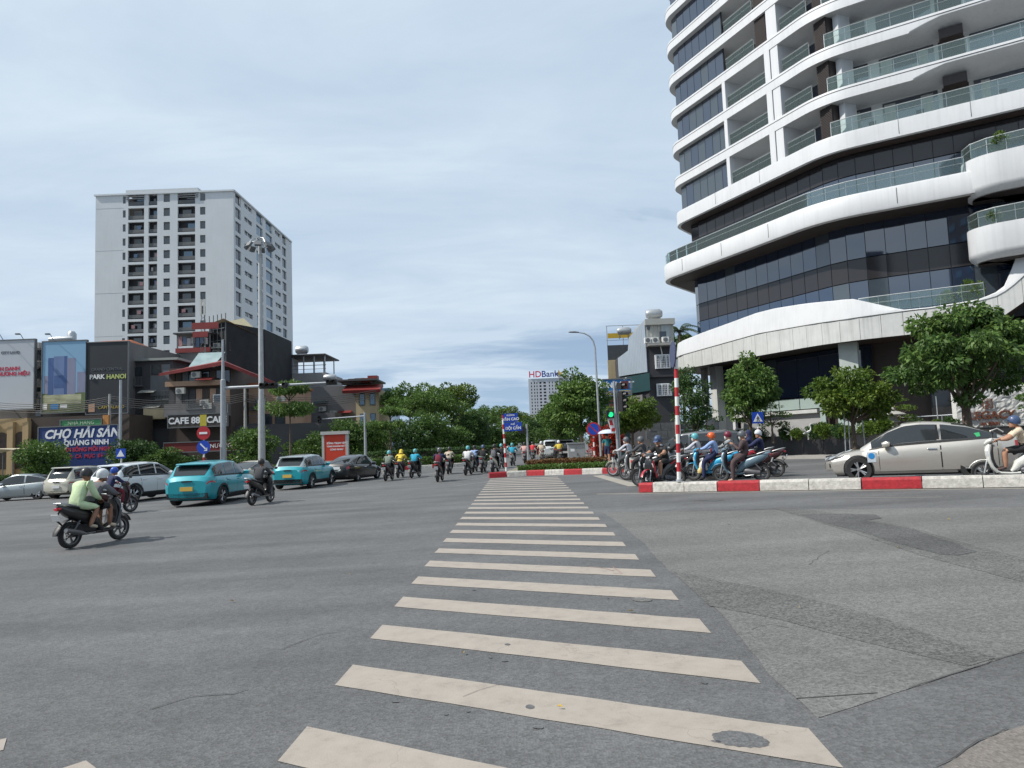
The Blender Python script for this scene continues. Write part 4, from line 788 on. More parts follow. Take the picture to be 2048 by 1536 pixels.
# everyday clutter on the left houses: coolers, rails, pots, cables
def clutter(par, px0, px1, Y, y0, y1, n):
    for k in range(n):
        px = rnd(px0, px1); py = rnd(y0, y1); x = on(px, Y).x; z = ht(py, px, Y); r = random.random()
        if r < .35: u = piece('air_conditioner', LS, par, (x, Y-.2, z), (.8, .35, .55)); MB().lathe([(0, 0), (.2, 0), (.2, -.02), (0, -.03)], (x-.12, Y-.38, z), 'y', 12).build('fan', FRM, par)
        elif r < .6: f = piece('window', random.choice([WHITEP, FRM, BRN]), par, (x, Y-.03, z), (1.0, .1, 1.1)); piece('pane', WIN, par, (x, Y-.07, z), (.84, .08, .94))
        elif r < .8: mb = MB(); [mb.box((x+q*.14-.7, Y-.35, z), (.025, .025, .8)) for q in range(11)]; mb.box((x, Y-.35, z+.4), (1.5, .04, .04)); mb.box((x, Y-.35, z-.4), (1.5, .04, .04)); mb.box((x, Y-.18, z-.45), (1.5, .4, .08)); mb.build('balcony_cage', FRM, par)
        else: piece('awning', random.choice([ROOFR, TEALC, LS]), par, (x, Y-.3, z), (1.5, .8, .06), 0, 0, .35)
clutter(dh, 264, 335, 66.95, 735, 820, 6); clutter(ch, 350, 450, 64.8, 745, 820, 8); clutter(pc, 470, 565, 69.9, 785, 850, 7); clutter(ro, 530, 645, 91.9, 752, 800, 6); clutter(gw, 620, 700, 83.9, 790, 850, 6); clutter(bh, 75, 80, 65.9, 700, 800, 2); clutter(sf, 428, 460, 77.3, 655, 710, 4)
cb = thing('overhead_cables', 'sagging bundle of black cables along the left house fronts', 'cables'); mb = MB()
for k in range(5):
    z0 = 6.3+.18*k; pts = []
    for j in range(25): u = j/24; x = -46+u*34; pts.append((x, 60.2+2.0*u+.1*k, z0-.55*(1-((u*3) % 1*2-1)**2)-.3*u))
    mb.tube(pts, .022, 4)
cbo = mb.build('cable', BLACKP, cb); cbo['kind'] = 'stuff'
for x, y_ in ((-34.7, 60.7), (-23.3, 61.4)): pp_ = thing('utility_pole', 'concrete utility pole carrying the cables '+('beside the seafood banner' if x < -30 else 'near the tall masts'), 'pole', (x, y_+.3, gz(x))); MB().tube([(0, 0, 0), (0, 0, 7.8)], [.16, .10], 8).build('pole', CONC, pp_)
# blocks across the junction behind the viewpoint: they show mirrored in the tower glass
for i, (x, y_, w_, d_, h_, m_, l_) in enumerate(((-30, -62, 16, 14, 62, DKH, 'dark slab block mirrored in the middle of the tower glass'), (-58, -48, 12, 12, 44, GREYW, 'grey block mirrored at the left of the tower glass'), (-6, -78, 11, 12, 70, DKH, 'slim dark block mirrored at the right of the tower glass'), (-86, -20, 18, 14, 24, CREAM, 'low cream block behind the viewpoint'))):
    t = thing('mirrored_block', l_, 'building', (x, y_, 0), .5, 'blocks behind the viewpoint'); piece('wall', m_, t, (0, 0, h_/2), (w_, d_, h_)); mb = MB()
    for f in range(int(h_/3.4)):
        for q in (-.3, 0, .3): mb.box((q*w_, d_/2+.02, 2+f*3.4), (w_*.16, .06, 1.5)); mb.box((w_/2+.02, q*d_, 2+f*3.4), (.06, d_*.16, 1.5))
    mb.build('window', WINB, t)['kind'] = 'stuff'
# ------------------------------------------------------------------ cars
LAMPG = mat('headlamp glass', (.55, .58, .60), .08, .4, .1); TAILR = mat('tail lamp red', (.35, .01, .015), .15, 0, .05, coat=.6); TYRE = RUBBER; ALLOY = mat('alloy', (.48, .48, .49), .3, .8, .05); ARCH = mat('arch black', (.012, .012, .013), .8, 0, 0)
CGL = mat('car glass', (.020, .024, .026), .04, 0, 0, spec=.8, ior=1.55); PLW = mat('white plate', (.65, .66, .66), .5, 0, .05); PLY = mat('yellow plate', (.62, .40, .08), .5, 0, .05)
def smooth_tab(x, tab):
    if x <= tab[0][0]: return tab[0][1]
    for (a, p), (b, q) in zip(tab, tab[1:]):
        if x <= b: return p+(q-p)*(x-a)/(b-a)
    return tab[-1][1]
CARS = {}
SED = dict(L=4.41, W=1.73, wb=2.55, fo=.86, wr=.318, zb=.20, half=[(-2.2, .60), (-2.1, .74), (-1.8, .83), (-1.2, .862), (1.0, .862), (1.65, .84), (2.0, .74), (2.16, .55), (2.21, .40)],
    belt=[(-2.21, .86), (-2.12, .99), (-1.5, .985), (.55, .885), (.9, .845), (1.5, .765), (1.95, .67), (2.15, .58), (2.21, .50)], roof=[(-1.95, .98), (-1.55, 1.15), (-1.1, 1.33), (-.6, 1.44), (-.1, 1.48), (.25, 1.455), (.6, 1.30), (1.0, 1.06), (1.28, .87)],
    rw=(-1.95, -.8), ws=(.30, 1.22), side=[(-1.72, -.56), (-.46, 1.02)], q=[], clad=0)
SUV = dict(L=4.45, W=1.82, wb=2.68, fo=.88, wr=.345, zb=.25, half=[(-2.22, .66), (-2.12, .80), (-1.8, .89), (-1.2, .91), (1.0, .91), (1.65, .885), (2.0, .79), (2.17, .62), (2.22, .45)],
    belt=[(-2.22, .92), (-2.15, 1.07), (-1.5, 1.10), (.55, 1.06), (.95, 1.05), (1.5, .98), (1.95, .86), (2.15, .72), (2.22, .60)], roof=[(-2.13, 1.08), (-1.90, 1.30), (-1.66, 1.53), (-1.3, 1.62), (-.3, 1.67), (.15, 1.63), (.55, 1.47), (.95, 1.24), (1.2, 1.05)],
    rw=(-2.07, -1.70), ws=(.22, 1.15), side=[(-1.80, -1.02), (-.96, -.14), (-.06, .98)], q=[], clad=1)
VAN = dict(SUV, L=4.7, half=[(-2.35, .70), (-2.25, .84), (-1.9, .90), (-1.2, .92), (1.0, .92), (1.7, .88), (2.1, .79), (2.3, .62), (2.35, .45)], belt=[(-2.35, .92), (-2.28, 1.05), (-1.5, 1.08), (.7, 1.04), (1.1, 1.02), (1.6, .95), (2.05, .84), (2.28, .70), (2.35, .58)],
    roof=[(-2.27, 1.08), (-2.1, 1.38), (-1.85, 1.66), (-1.3, 1.72), (-.2, 1.73), (.3, 1.68), (.75, 1.48), (1.1, 1.24), (1.36, 1.02)], rw=(-2.26, -1.82), ws=(.38, 1.3), side=[(-1.9, -1.0), (-.92, -.05), (.03, 1.12)], wb=2.78, fo=.92, clad=0)
def car_data(kind):
    if kind in CARS: return CARS[kind]
    K = {'sedan': SED, 'suv': SUV, 'van': VAN}[kind]; d = {}; hl = K['L']/2; xf = hl-K['fo']; xr = xf-K['wb']; zb = K['zb']
    hw = lambda x: smooth_tab(x, K['half']); bz = lambda x: smooth_tab(x, K['belt']); rz = lambda x: smooth_tab(x, K['roof']); x0r, x1r = K['roof'][0][0], K['roof'][-1][0]
    def low(x, v):                                         # v 0..1 from rocker to belt; returns y, z
        w_ = hw(x); b = bz(x); lo = zb+ (.10 if abs(x) > hl-.25 else 0); z = lo+(b-lo)*v
        g = smooth_tab(v, [(0, .90), (.12, .965), (.35, .985), (.58, 1.0), (.72, .992), (.80, .965), (.93, .94), (1, .88)]); return w_*g, z
    def up(x, v):                                          # v 0 belt .. 1 roof centre
        b = bz(x)-.02; t = max(rz(x), b+.004); w_ = hw(x)*.905; h = t-b
        y = smooth_tab(v, [(0, w_), (.3, w_*.93), (.55, w_*.845), (.66, w_*.78), (.8, w_*.52), (1, 0)]); z = b+h*smooth_tab(v, [(0, 0), (.3, .42), (.55, .82), (.66, .93), (.8, .985), (1, 1)]); return y, z
    xs = sorted(set([round(q, 3) for q in np.linspace(-hl, hl, 34)]+[q[0] for q in K['half'] if abs(q[0]) <= hl]))
    vs_ = [0, .06, .12, .24, .35, .47, .58, .66, .72, .80, .93, 1]
    rs = []
    for x in xs:
        h = [low(x, v) for v in vs_]; dz = bz(x)
        ring = [(x, 0, h[0][1]-.02)]+[(x, y, z) for y, z in h]+[(x, h[-1][0]*.6, dz+.03), (x, 0, dz+.045)]
        ring += [(x, -y, z) for x, y, z in ring[-2:0:-1]]; rs.append(ring)
    body = MB().rings(rs, 0, True)
    me = body.mesh('car_body_'+kind, mat('paint', (.5, .5, .5), .3)); tmp = bpy.data.objects.new('tmp', me); COL.objects.link(tmp); cut = []
    cm = MB()
    for xx in (xf, xr):
        for s in (1, -1):
            ring = [[(xx+(K['wr']+.055)*math.cos(q), s*yy, K['wr']+(K['wr']+.055)*math.sin(q)) for q in [2*math.pi*k/28 for k in range(28)]] for yy in (hw(xx)-.26, 1.3)]
            cm.rings(ring, 0, True)
    cme = cm.mesh('c', ARCH); cob = bpy.data.objects.new('cut', cme); COL.objects.link(cob); md = tmp.modifiers.new('b', 'BOOLEAN'); md.operation = 'DIFFERENCE'; md.object = cob; md.solver = 'EXACT'
    me2 = bpy.data.meshes.new_from_object(tmp.evaluated_get(bpy.context.evaluated_depsgraph_get())); me2.set_sharp_from_angle(angle=math.radians(35)); bpy.data.objects.remove(tmp); bpy.data.objects.remove(cob)
    me2.materials.clear(); me2.materials.append(mat('paint', (.5, .5, .5), .3)); me2.polygons.foreach_set('material_index', [0]*len(me2.polygons)); d['body'] = me2
    # cabin
    cx = sorted(set([round(q, 3) for q in np.linspace(x0r, x1r, 26)]+[q[0] for q in K['roof']])); uv = [0, .12, .3, .43, .55, .66, .8, .9, 1]; rs = []
    for x in cx:
        h = [up(x, v) for v in uv]; ring = [(x, y, z) for y, z in h]; ring += [(x, -y, z) for x, y, z in ring[-2::-1]]; rs.append(ring)
    n = len(rs[0]); d['roof'] = MB().add([p for r in rs for p in r], [(i*n+j, i*n+j+1, (i+1)*n+j+1, (i+1)*n+j) for i in range(len(rs)-1) for j in range(n-1)], 0, True).mesh('cabin_'+kind, mat('paint', (.5, .5, .5), .3))
    def patch(fn, xa, xb, va, vb, off, both=True, nx=14, nv=5, fx=None):
        g = []
        for i in range(nx+1):
            for j in range(nv+1):
                x = xa+(xb-xa)*i/nx; v = va+(vb-va)*j/nv
                if fx: x, v = fx(i/nx, j/nv)
                y, z = fn(x, v); y2, z2 = fn(x, v+.01); y3, z3 = fn(x+.01, v); T1 = Vector((0, y2-y, z2-z)); T2 = Vector((.01, y3-y, z3-z)); N = T2.cross(T1)
                if N.length > 1e-9: N.normalize()
                if N.y < 0: N = -N
                if N.z < -.3 and fn is up: N = -N
                g.append(Vector((x, y, z))+N*off)
        return [MB().add([(p.x, p.y*s, p.z) for p in g], [(i*(nv+1)+j, i*(nv+1)+j+1, (i+1)*(nv+1)+j+1, (i+1)*(nv+1)+j) for i in range(nx) for j in range(nv)], 0, True) for s in (1, -1)]
    def shield(xa, xb, off=.008, v0=.63):                          # windscreen or rear glass across the width
        m = MB(); N = 10; vv = [v0, v0+.05, .75, .8, .9, 1]; vv2 = vv[::-1][1:]; rows_ = []
        for i in range(N+1):
            x = xa+(xb-xa)*i/N; r = []
            for v in vv: y, z = up(x, v); r.append((x+off*(1 if xa > 0 else -1)*.7, y, z+off))
            for v in vv2: y, z = up(x, v); r.append((x+off*(1 if xa > 0 else -1)*.7, -y, z+off))
            rows_.append(r)
        n = len(rows_[0]); return m.add([p for r in rows_ for p in r], [(i*n+j, i*n+j+1, (i+1)*n+j+1, (i+1)*n+j) for i in range(N) for j in range(n-1)], 0, True)
    d['windscreen'] = shield(*K['ws']).mesh('windscreen', CGL); d['rear_window'] = shield(*K['rw'], v0=.63 if kind == 'sedan' else .68).mesh('rear_window', CGL)
    d['side'] = [q.mesh('side_window', CGL) for a, b in K['side'] for q in patch(up, a, b, .10, .57, .008)]
    dx = [(K['side'][-1][0]-.06, .84)]+[(K['side'][-2][0]+(.02 if kind == 'sedan' else -.02), K['side'][-2][1]+.01)]
    d['doors'] = []
    for a, b in dx:
        def fx(i, j, a=a, b=b): 
            x = a+(b-a)*i
            return x, .10+.885*j
        d['doors'] += [(q.mesh('door', mat('paint', (.5, .5, .5), .3)), a, b) for q in patch(low, a, b, .1, .98, .007, True, 8, 8, fx)]
    d['gaps'] = [q.mesh('door_gap', ARCH) for a, b in dx for q in patch(low, a-.014, b+.014, .088, .99, .003, True, 8, 8, lambda i, j, a=a, b=b: (a-.014+(b-a+.028)*i, .085+.91*j))]
    d['trim'] = [q.mesh('window_trim', BLACKP) for q in patch(up, K['side'][0][0]-.05, K['side'][-1][1]+.05, .015, .085, .010, True, 20, 2)]
    hm = []
    for a, b in dx:
        x = a+.16; y, z = low(x, .80)
        for s in (1, -1): m = MB(); m.tube([(x-.09, s*(y-.02), z), (x-.08, s*(y+.035), z), (x+.1, s*(y+.035), z+.005), (x+.11, s*(y-.02), z)], .016, 6); hm.append(m.mesh('door_handle', CHROME))
    d['handles'] = hm
    w = MB(); R = K['wr']; w.lathe([(R*.62, -.09), (R*.93, -.1), (R, -.06), (R, .06), (R*.93, .1), (R*.62, .09)], (0, 0, 0), 'y', 28); d['tyre'] = w.mesh('tyre', TYRE)
    w = MB(); w.lathe([(0, .03), (R*.3, .03), (R*.64, .0), (R*.64, .085), (R*.60, .088)], (0, 0, 0), 'y', 28, 1)
    for k in range(5):
        q = 2*math.pi*k/5
        for dq in (-.16, .16): w.tube([(.05*math.cos(q), .075, .05*math.sin(q)), (R*.62*math.cos(q+dq), .08, R*.62*math.sin(q+dq))], .021, 5, 0)
    w.lathe([(0, .095), (.05, .09), (.055, .06)], (0, 0, 0), 'y', 12, 0); d['rim'] = w.mesh('rim', [ALLOY, ARCH])
    d['wheels'] = [(x, s*(hw(x)-.115), s) for x in (xf, xr) for s in (1, -1)]
    def lamp(x, v0, v1, dx_, off=.012):
        return patch(low, x, x+dx_, v0, v1, off, True, 6, 3)
    if kind == 'sedan':
        hl_ = []
        for s in (1, -1): hl_.append(MB().slab([(2.165, s*.50, .625), (2.06, s*.68, .66), (1.80, s*.80, .74), (1.62, s*.838, .80), (1.78, s*.80, .70), (2.02, s*.71, .59), (2.17, s*.52, .56)], .03, (.35, .8*s, .3)))
        tl = lamp(-2.18, .66, .88, .12)
    else:
        hl_ = lamp(hl-.36, .80, .93, .30); tl = lamp(-hl+.03, .72, .80, .30)
    d['headlight'] = [q.mesh('headlight', LAMPG) for q in hl_]; d['tail_lamp'] = [q.mesh('tail_lamp', TAILR) for q in tl]
    bl = zb+.12; g = MB(); g.box((hl-.05, 0, bl+.11), (.07, K['W']*.55, .17)); g.box((hl-.06, 0, bl+.33), (.05, K['W']*.5, .06)); 
    for s in (1, -1): g.box((hl-.20, s*K['W']*.36, bl+.12), (.12, .15, .10))
    d['grille'] = g.mesh('grille', BLACKP)
    bp = MB(); bp.box((-hl+.07, 0, bl+.03), (.14, K['W']*(.78 if K['clad'] else .8), .20 if K['clad'] else .09)); bp.box((0, 0, zb-.02), (K['L']*.86, K['W']*.82, .06)); d['bumper'] = bp.mesh('bumper', BLACKP)
    if K['clad']:
        c_ = MB()
        for a, b in ((xr+K['wr']+.06, xf-K['wr']-.06), (xf+K['wr']+.06, hl-.1)): [c_.add(q.v, q.f, 0, True) for q in patch(low, a, b, 0, .2, .012, True, 6, 3)]
        for xx in (xf, xr):
            for s in (1, -1):
                c_.rings([[(xx+r*math.cos(q), s*(hw(xx)*1.0+y_), K['wr']+r*math.sin(q)) for r, y_ in ((K['wr']+.05, -.02), (K['wr']+.05, .012), (K['wr']+.12, .012), (K['wr']+.12, -.02))] for q in [math.pi*k/14 for k in range(15)]], 0, True)
        d['clad'] = c_.mesh('cladding', BLACKP)
    SX = K['side'][-1][1]-.38; y, z = low(SX, 1)
    d['mirror'] = []
    for s in (1, -1): m = MB(); m.sweep([(SX-.07, z+.06, .11, .06, s*(y+.16)), (SX+.01, z+.07, .12, .085, s*(y+.16)), (SX+.11, z+.06, .07, .05, s*(y+.15))], 10); m.tube([(SX, s*(y-.05), z), (SX, s*(y+.1), z+.05)], .025, 6); d['mirror'].append(m.mesh('wing_mirror', mat('paint', (.5, .5, .5), .3)))
    d['K'] = K; d['low'] = low; d['up'] = up; d['hl'] = hl; CARS[kind] = d; return d
def car(kind, label, p, ang, paint, roofm=None, group='cars on the road', plate=PLW, scale=1.0, full=True):
    d = car_data(kind); t = thing('car', label, 'car', (p.x, p.y, gz(p.x)+.006), ang, group, scale); K = d['K']; hl = d['hl']; t.rotation_euler = (math.sin(ang)*0.0, -math.cos(ang)*.02, ang)
    b = obj('body', d['body'], t, mats=[paint]); obj('roof', d['roof'], t, mats=[roofm or paint]); obj('windscreen', d['windscreen'], t); obj('rear_window', d['rear_window'], t)
    for s in d['side']: obj('side_window', s, t)
    for (dm, a, b_), h in zip(d['doors'], d['handles']): do = obj('door', dm, t, mats=[paint]); obj('door_handle', h, do, mats=[paint if kind != 'sedan' else None])
    for q in d['gaps']: obj('door_gap', q, t)
    for q in d['trim']: obj('window_trim', q, t)
    for x, y, s in d['wheels']:
        wt = obj('wheel', d['tyre'], t, (x, y, K['wr'])); obj('rim', d['rim'], wt, rz=0 if s > 0 else math.pi)
    [obj('headlight', q, t) for q in d['headlight']]; [obj('tail_lamp', q, t) for q in d['tail_lamp']]; obj('grille', d['grille'], t); obj('bumper', d['bumper'], t); [obj('wing_mirror', q, t, mats=[paint]) for q in d['mirror']]
    if kind != 'sedan': sx = K['roof'][2][0]; MB().sweep([(sx+.10, K['roof'][2][1]+.045, .60, .02), (sx-.12, K['roof'][2][1]+.03, .60, .03), (sx-.22, K['roof'][2][1]+.005, .56, .015)], 12, 0, 5).build('spoiler', roofm or paint, t); piece('tail_strip', BLACKP, t, (-hl-.012, 0, .93), (.03, .36, .05))
    if 'clad' in d: obj('cladding', d['clad'], t)
    piece('number_plate', plate, t, (-hl+.01 if kind == 'sedan' else -hl-.035, 0, .80 if kind == 'sedan' else .66), (.03, .44, .15)); piece('number_plate', PLW, t, (hl+.012, 0, .42), (.02, .42, .11)); return t, d
def carpaint(name, col, metal=.55, r=.28): return mat(name, col, r, metal, .02, 3, coat=.7)
CHAMP = carpaint('champagne paint', (.50, .475, .435), .55, .32); TEAL = carpaint('teal paint', (.012, .30, .36), .1, .3); SILVERP = carpaint('silver paint', (.36, .40, .41), .5); CREAMP = carpaint('cream car paint', (.50, .48, .40), .1); WHITEC = carpaint('white car paint', (.60, .64, .66), .05); GREYP = carpaint('slate grey paint', (.085, .092, .10), .5); BLACKC = carpaint('black car paint', (.012, .012, .014), .1)
aD = math.atan2(-D1.y, -D1.x)
pc_ = Vector((9.93, 20.45, 0))+D1*1.40
sedan, sd_ = car('sedan', 'champagne silver sedan with a green sticker on its rear window behind the kerb', pc_, aD, CHAMP, scale=1.055)
sedan.scale.z *= 1.02; lw = sd_['low']; UPF = sd_['up']
y, z = lw(.98, .63); s1 = MB().box((0, 0, 0), (.20, .010, .26)).build('sticker', mat('sticker pale', (.45, .50, .55), .4, 0, 0), sedan, (1.02, y-.002, z+.03)); MB().lathe([(0, .012), (.075, .012), (.075, 0)], (0, 0, .03), 'y', 16).build('badge', mat('badge blue', (.02, .2, .5), .4, 0, 0), s1)
y, z = UPF(-1.28, .30); piece('sticker', mat('sticker green', (.02, .35, .12), .4, 0, 0), sedan, (-1.25, y+.008, z-.02), (.26, .012, .10), 0, .15, .35)
y, z = lw(-1.95, .75); 
an = MB(); an.tube([(-1.62, 0, 1.13), (-1.78, 0, 1.19), (-1.9, 0, 1.10)], .02, 6); an.build('shark_fin', CHAMP, sedan)
ww = MB(); ww.slab([(-.52, 0, 0), (-.46, 0, 0), (-.46, 0, .36), (-.50, 0, .36)], .01, (0, 1, 0)); yb, zb_ = UPF(-.5, .12); ww.build('door_pillar', BLACKP, sedan, (0, yb-.008, zb_))
q = on(1396, 27.4); car('van', 'slate grey people carrier behind the waiting scooters', Vector((q.x, q.y+.3, 0)), aD+.06, GREYP, scale=.97)
def pcar(kind, label, px, Y, deg, paint, roofm=None, plate=PLW, scale=1): q = on(px, Y); return car(kind, label, q, math.radians(deg), paint, roofm, 'cars on the road', plate, scale)
pcar('suv', 'nearer teal taxi hatchback with yellow plate seen from behind', 430, 28.2, 89, TEAL, None, PLY, 1.05)[0].scale.z *= .94
pcar('suv', 'teal hatchback with pale roof just left of the black saloon', 612, 36.4, 84, TEAL, SILVERP, PLY)
pcar('suv', 'white crossover between the cream van and the teal taxi', 285, 33.0, 74, WHITEC, None, PLW, 1.06)
sfl = None
pcar('van', 'cream people carrier at the left behind the scooter riders', 172, 41.5, 84, CREAMP)
pcar('sedan', 'silver saloon facing left at the far left edge', 47, 41.0, 184, SILVERP)
pcar('sedan', 'black saloon seen from behind beside the red advert panel', 710, 41.0, 76, BLACKC)
pcar('sedan', 'cream saloon half hidden by the dark clothed rider', 512, 42.5, 80, CREAMP)
pcar('suv', 'far white crossover left of the grey cabinet', 1104, 62, 88, WHITEC); pcar('suv', 'far black car beside the grey cabinet', 1130, 57, 88, BLACKC)
# ------------------------------------------------------------------ people and two-wheelers
SK = [mat('skin tan', (.36, .19, .12), .6, 0, .06, 8), mat('skin brown', (.26, .13, .08), .6, 0, .06, 8), mat('skin light', (.45, .27, .19), .6, 0, .06, 8)]
HAIR = mat('black hair', (.012, .010, .009), .5, 0, .2, 30); DARKFEAT = mat('eye dark', (.02, .015, .012), .4, 0, 0); LIPS = mat('lips', (.28, .10, .08), .6, 0, 0)
def cloth(name, col, var=.16): return mat('cloth '+name, col, .88, 0, var, 7, .25, 25)
BLK = cloth('black', (.016, .016, .018)); DGR = cloth('dark grey', (.05, .052, .058)); NAVY = cloth('navy', (.018, .024, .075)); LBLUE = cloth('light blue', (.27, .38, .62)); LGREY = cloth('light grey', (.46, .47, .52)); BRWN = cloth('brown', (.075, .048, .050)); WHT = cloth('white', (.62, .62, .62)); CREM = cloth('cream', (.60, .50, .37)); TEALT = cloth('teal', (.015, .15, .18)); CYAN = cloth('cyan', (.03, .33, .48)); PINK = cloth('pink', (.60, .36, .34)); REDC = cloth('red', (.5, .03, .04)); YELL = cloth('yellow', (.60, .46, .06)); BEIG = cloth('beige', (.45, .39, .30)); LIME = cloth('pale lime', (.50, .62, .38)); GREYT = cloth('grey', (.13, .13, .145)); OLIV = cloth('sage', (.17, .21, .17)); PATT = cloth('patterned', (.30, .32, .33), .9); JEAN = cloth('jeans', (.04, .06, .12)); PALE = cloth('pale trousers', (.5, .48, .44)); MARO = cloth('maroon', (.16, .02, .035))
def skin_mesh(V, E, R, sub=1):
    me = bpy.data.meshes.new('s'); me.from_pydata(V, E, []); o = bpy.data.objects.new('s', me); COL.objects.link(o)
    md = o.modifiers.new('k', 'SKIN'); md.use_smooth_shade = True; md.branch_smoothing = .6
    for i, r in enumerate(R):
        q = me.skin_vertices[0].data[i]; q.radius = r if isinstance(r, tuple) else (r, r); q.use_root = (i == 0)
    if sub: s = o.modifiers.new('u', 'SUBSURF'); s.levels = sub; s.render_levels = sub
    m2 = bpy.data.meshes.new_from_object(o.evaluated_get(bpy.context.evaluated_depsgraph_get())); bpy.data.objects.remove(o); return m2
def head_geo(mb, c, yaw, pitch, m):
    """a head with jaw, nose and ears; c = centre of the skull, faces +x before yaw"""
    M = Matrix.Translation(c) @ Matrix.Rotation(yaw, 4, 'Z') @ Matrix.Rotation(pitch, 4, 'Y'); rs = []
    for z, rx, ry, dx in ((-.135, .03, .028, .045), (-.125, .058, .048, .035), (-.10, .078, .062, .022), (-.06, .088, .070, .012), (-.02, .095, .075, .004), (.03, .102, .079, -.004), (.075, .096, .074, -.010), (.108, .070, .056, -.014), (.124, .032, .026, -.016)):
        r = []
        for k in range(14):
            q = 2*math.pi*k/14; r.append(M @ Vector((dx+rx*math.cos(q), ry*math.sin(q), z)))
        rs.append(r)
    mb.rings(rs, m, True)
    mb.add([M @ Vector(p) for p in ((.092, 0, .012), (.088, .016, -.045), (.122, 0, -.040), (.088, -.016, -.045), (.085, 0, -.052))], [(0, 1, 2), (0, 2, 3), (1, 4, 2), (2, 4, 3)], m, True)
    for s in (1, -1): mb.add([M @ Vector(p) for p in ((.0, s*.074, .02), (-.022, s*.092, .028), (-.028, s*.088, -.01), (-.005, s*.074, -.035), (-.005, s*.066, 0))], [(0, 1, 2, 3), (0, 4, 1), (1, 4, 2), (2, 4, 3)], m, True)
    return M
def hand_geo(mb, wr, d, up, m, curl=1.0):
    """palm, four unequal curled fingers and a thumb; wr = wrist, d = direction of the hand, up = back of the hand"""
    d = Vector(d).normalized(); up = Vector(up); up = (up-d*up.dot(d)).normalized(); s = d.cross(up); wr = Vector(wr)
    P = lambda a, b, c: wr+d*a+s*b+up*c
    mb.rings([[P(a, b*w_, c) for b, c in ((-1, -.012), (-.7, .013), (.7, .013), (1, -.012), (.6, -.018), (-.6, -.018))] for a, w_ in ((-.01, .024), (.03, .036), (.075, .042), (.092, .038))], m, True)
    for k, (b, L) in enumerate(((-.030, .070), (-.010, .080), (.010, .075), (.029, .058))):
        pts = [P(.082, b, .0)]; a = .25*curl; x, z = .082, 0
        for f in (.45, .32, .23): a += .75*curl; x += L*f*math.cos(a-.5*curl); z -= L*f*math.sin(a-.5*curl); pts.append(P(x, b*1.05, z))
        mb.tube(pts, [.0095, .009, .008, .006], 6, m)
    mb.tube([P(.02, -.03, -.004), P(.045, -.055, -.016), P(.07, -.058, -.034), P(.088, -.048, -.046)], [.012, .011, .010, .007], 6, m)
POSES = {}
def pose_body(key, J, bulk=1.0, longsl=True, longleg=True, hand_up=None, curl=1.0):
    """J: joint dict; returns one continuous mesh with slots shirt, trousers, skin, shoes and the head frame"""
    if key in POSES: return POSES[key]
    n = ['pel', 'waist', 'chest', 'neck', 'head', 'shl', 'ell', 'wrl', 'shr', 'elr', 'wrr', 'hil', 'knl', 'anl', 'tol', 'hir', 'knr', 'anr', 'tor']; ix = {k: i for i, k in enumerate(n)}
    E = [('pel', 'waist'), ('waist', 'chest'), ('chest', 'neck'), ('neck', 'head')]+[(a+s, b+s) for s in 'lr' for a, b in (('sh', 'el'), ('el', 'wr'), ('hi', 'kn'), ('kn', 'an'), ('an', 'to'))]+[('chest', 'shl'), ('chest', 'shr'), ('pel', 'hil'), ('pel', 'hir')]
    B = bulk; B *= 1.1; rad = dict(pel=(.145*B, .13*B), waist=(.135*B, .125*B), chest=(.168*B, .135*B), neck=.058, head=.05, sh=.075*B, el=.057*B, wr=.033, hi=.098*B, kn=(.078 if longleg else .064)*B, an=.058 if longleg else .045, to=.036)
    me = skin_mesh([tuple(J[k]) for k in n], [(ix[a], ix[b]) for a, b in E], [rad.get(k, rad.get(k[:2])) for k in n])
    from mathutils import noise as NZ; V = [v.co+v.normal*(NZ.noise(v.co*11)*.014+NZ.noise(v.co*26)*.006) for v in me.vertices]; F = [tuple(p.vertices) for p in me.polygons]
    bones = [('pel', 'chest', 0), ('chest', 'neck', 0), ('neck', 'head', 2)]
    for s in 'lr': bones += [('chest', 'sh'+s, 0), ('sh'+s, 'el'+s, 0), ('el'+s, 'wr'+s, 0 if longsl else 2), ('hi'+s, 'kn'+s, 1), ('kn'+s, 'an'+s, 1 if longleg else 2), ('an'+s, 'to'+s, 3), ('pel', 'hi'+s, 1)]
    mi = []
    A = np.array([J[a] for a, b, m in bones]); Bn = np.array([J[b] for a, b, m in bones]); AB = Bn-A; L2 = (AB**2).sum(1)
    for f in F:
        c = np.array(sum((V[i] for i in f), Vector())/len(f)); t = np.clip(((c-A)*AB).sum(1)/L2, 0, 1); dd = np.linalg.norm(A+AB*t[:, None]-c, axis=1); k = int(dd.argmin()); m = bones[k][2]
        if bones[k][0][:2] == 'sh' and not longsl and t[k] > .72: m = 2
        if bones[k][0] == 'chest' and bones[k][1] == 'neck' and t[k] > .8: m = 2
        if k == 0 and t[k] < .12: m = 1
        if bones[k][0][:2] == 'hi' and not longleg and t[k] > .92: m = 2
        mi.append(m)
    mb = MB(); mb.v = [tuple(v) for v in V]; mb.f = F; mb.m = mi; mb.s = [True]*len(F); bpy.data.meshes.remove(me)
    hd = Vector(J['head'])+Vector(J.get('hoff', (.02, 0, .10))); M = head_geo(mb, hd, J.get('yaw', 0), J.get('nod', 0), 2)
    for s in 'lr':
        w_ = Vector(J['wr'+s]); d = (w_-Vector(J['el'+s])).normalized(); hand_geo(mb, w_, d, hand_up.get(s) if hand_up else (0, 0, 1), 2, curl)
    out = mb.mesh('person_body', [BLK, BLK, SK[0], BLK], 60); POSES[key] = (out, M); return POSES[key]
HELM = {}
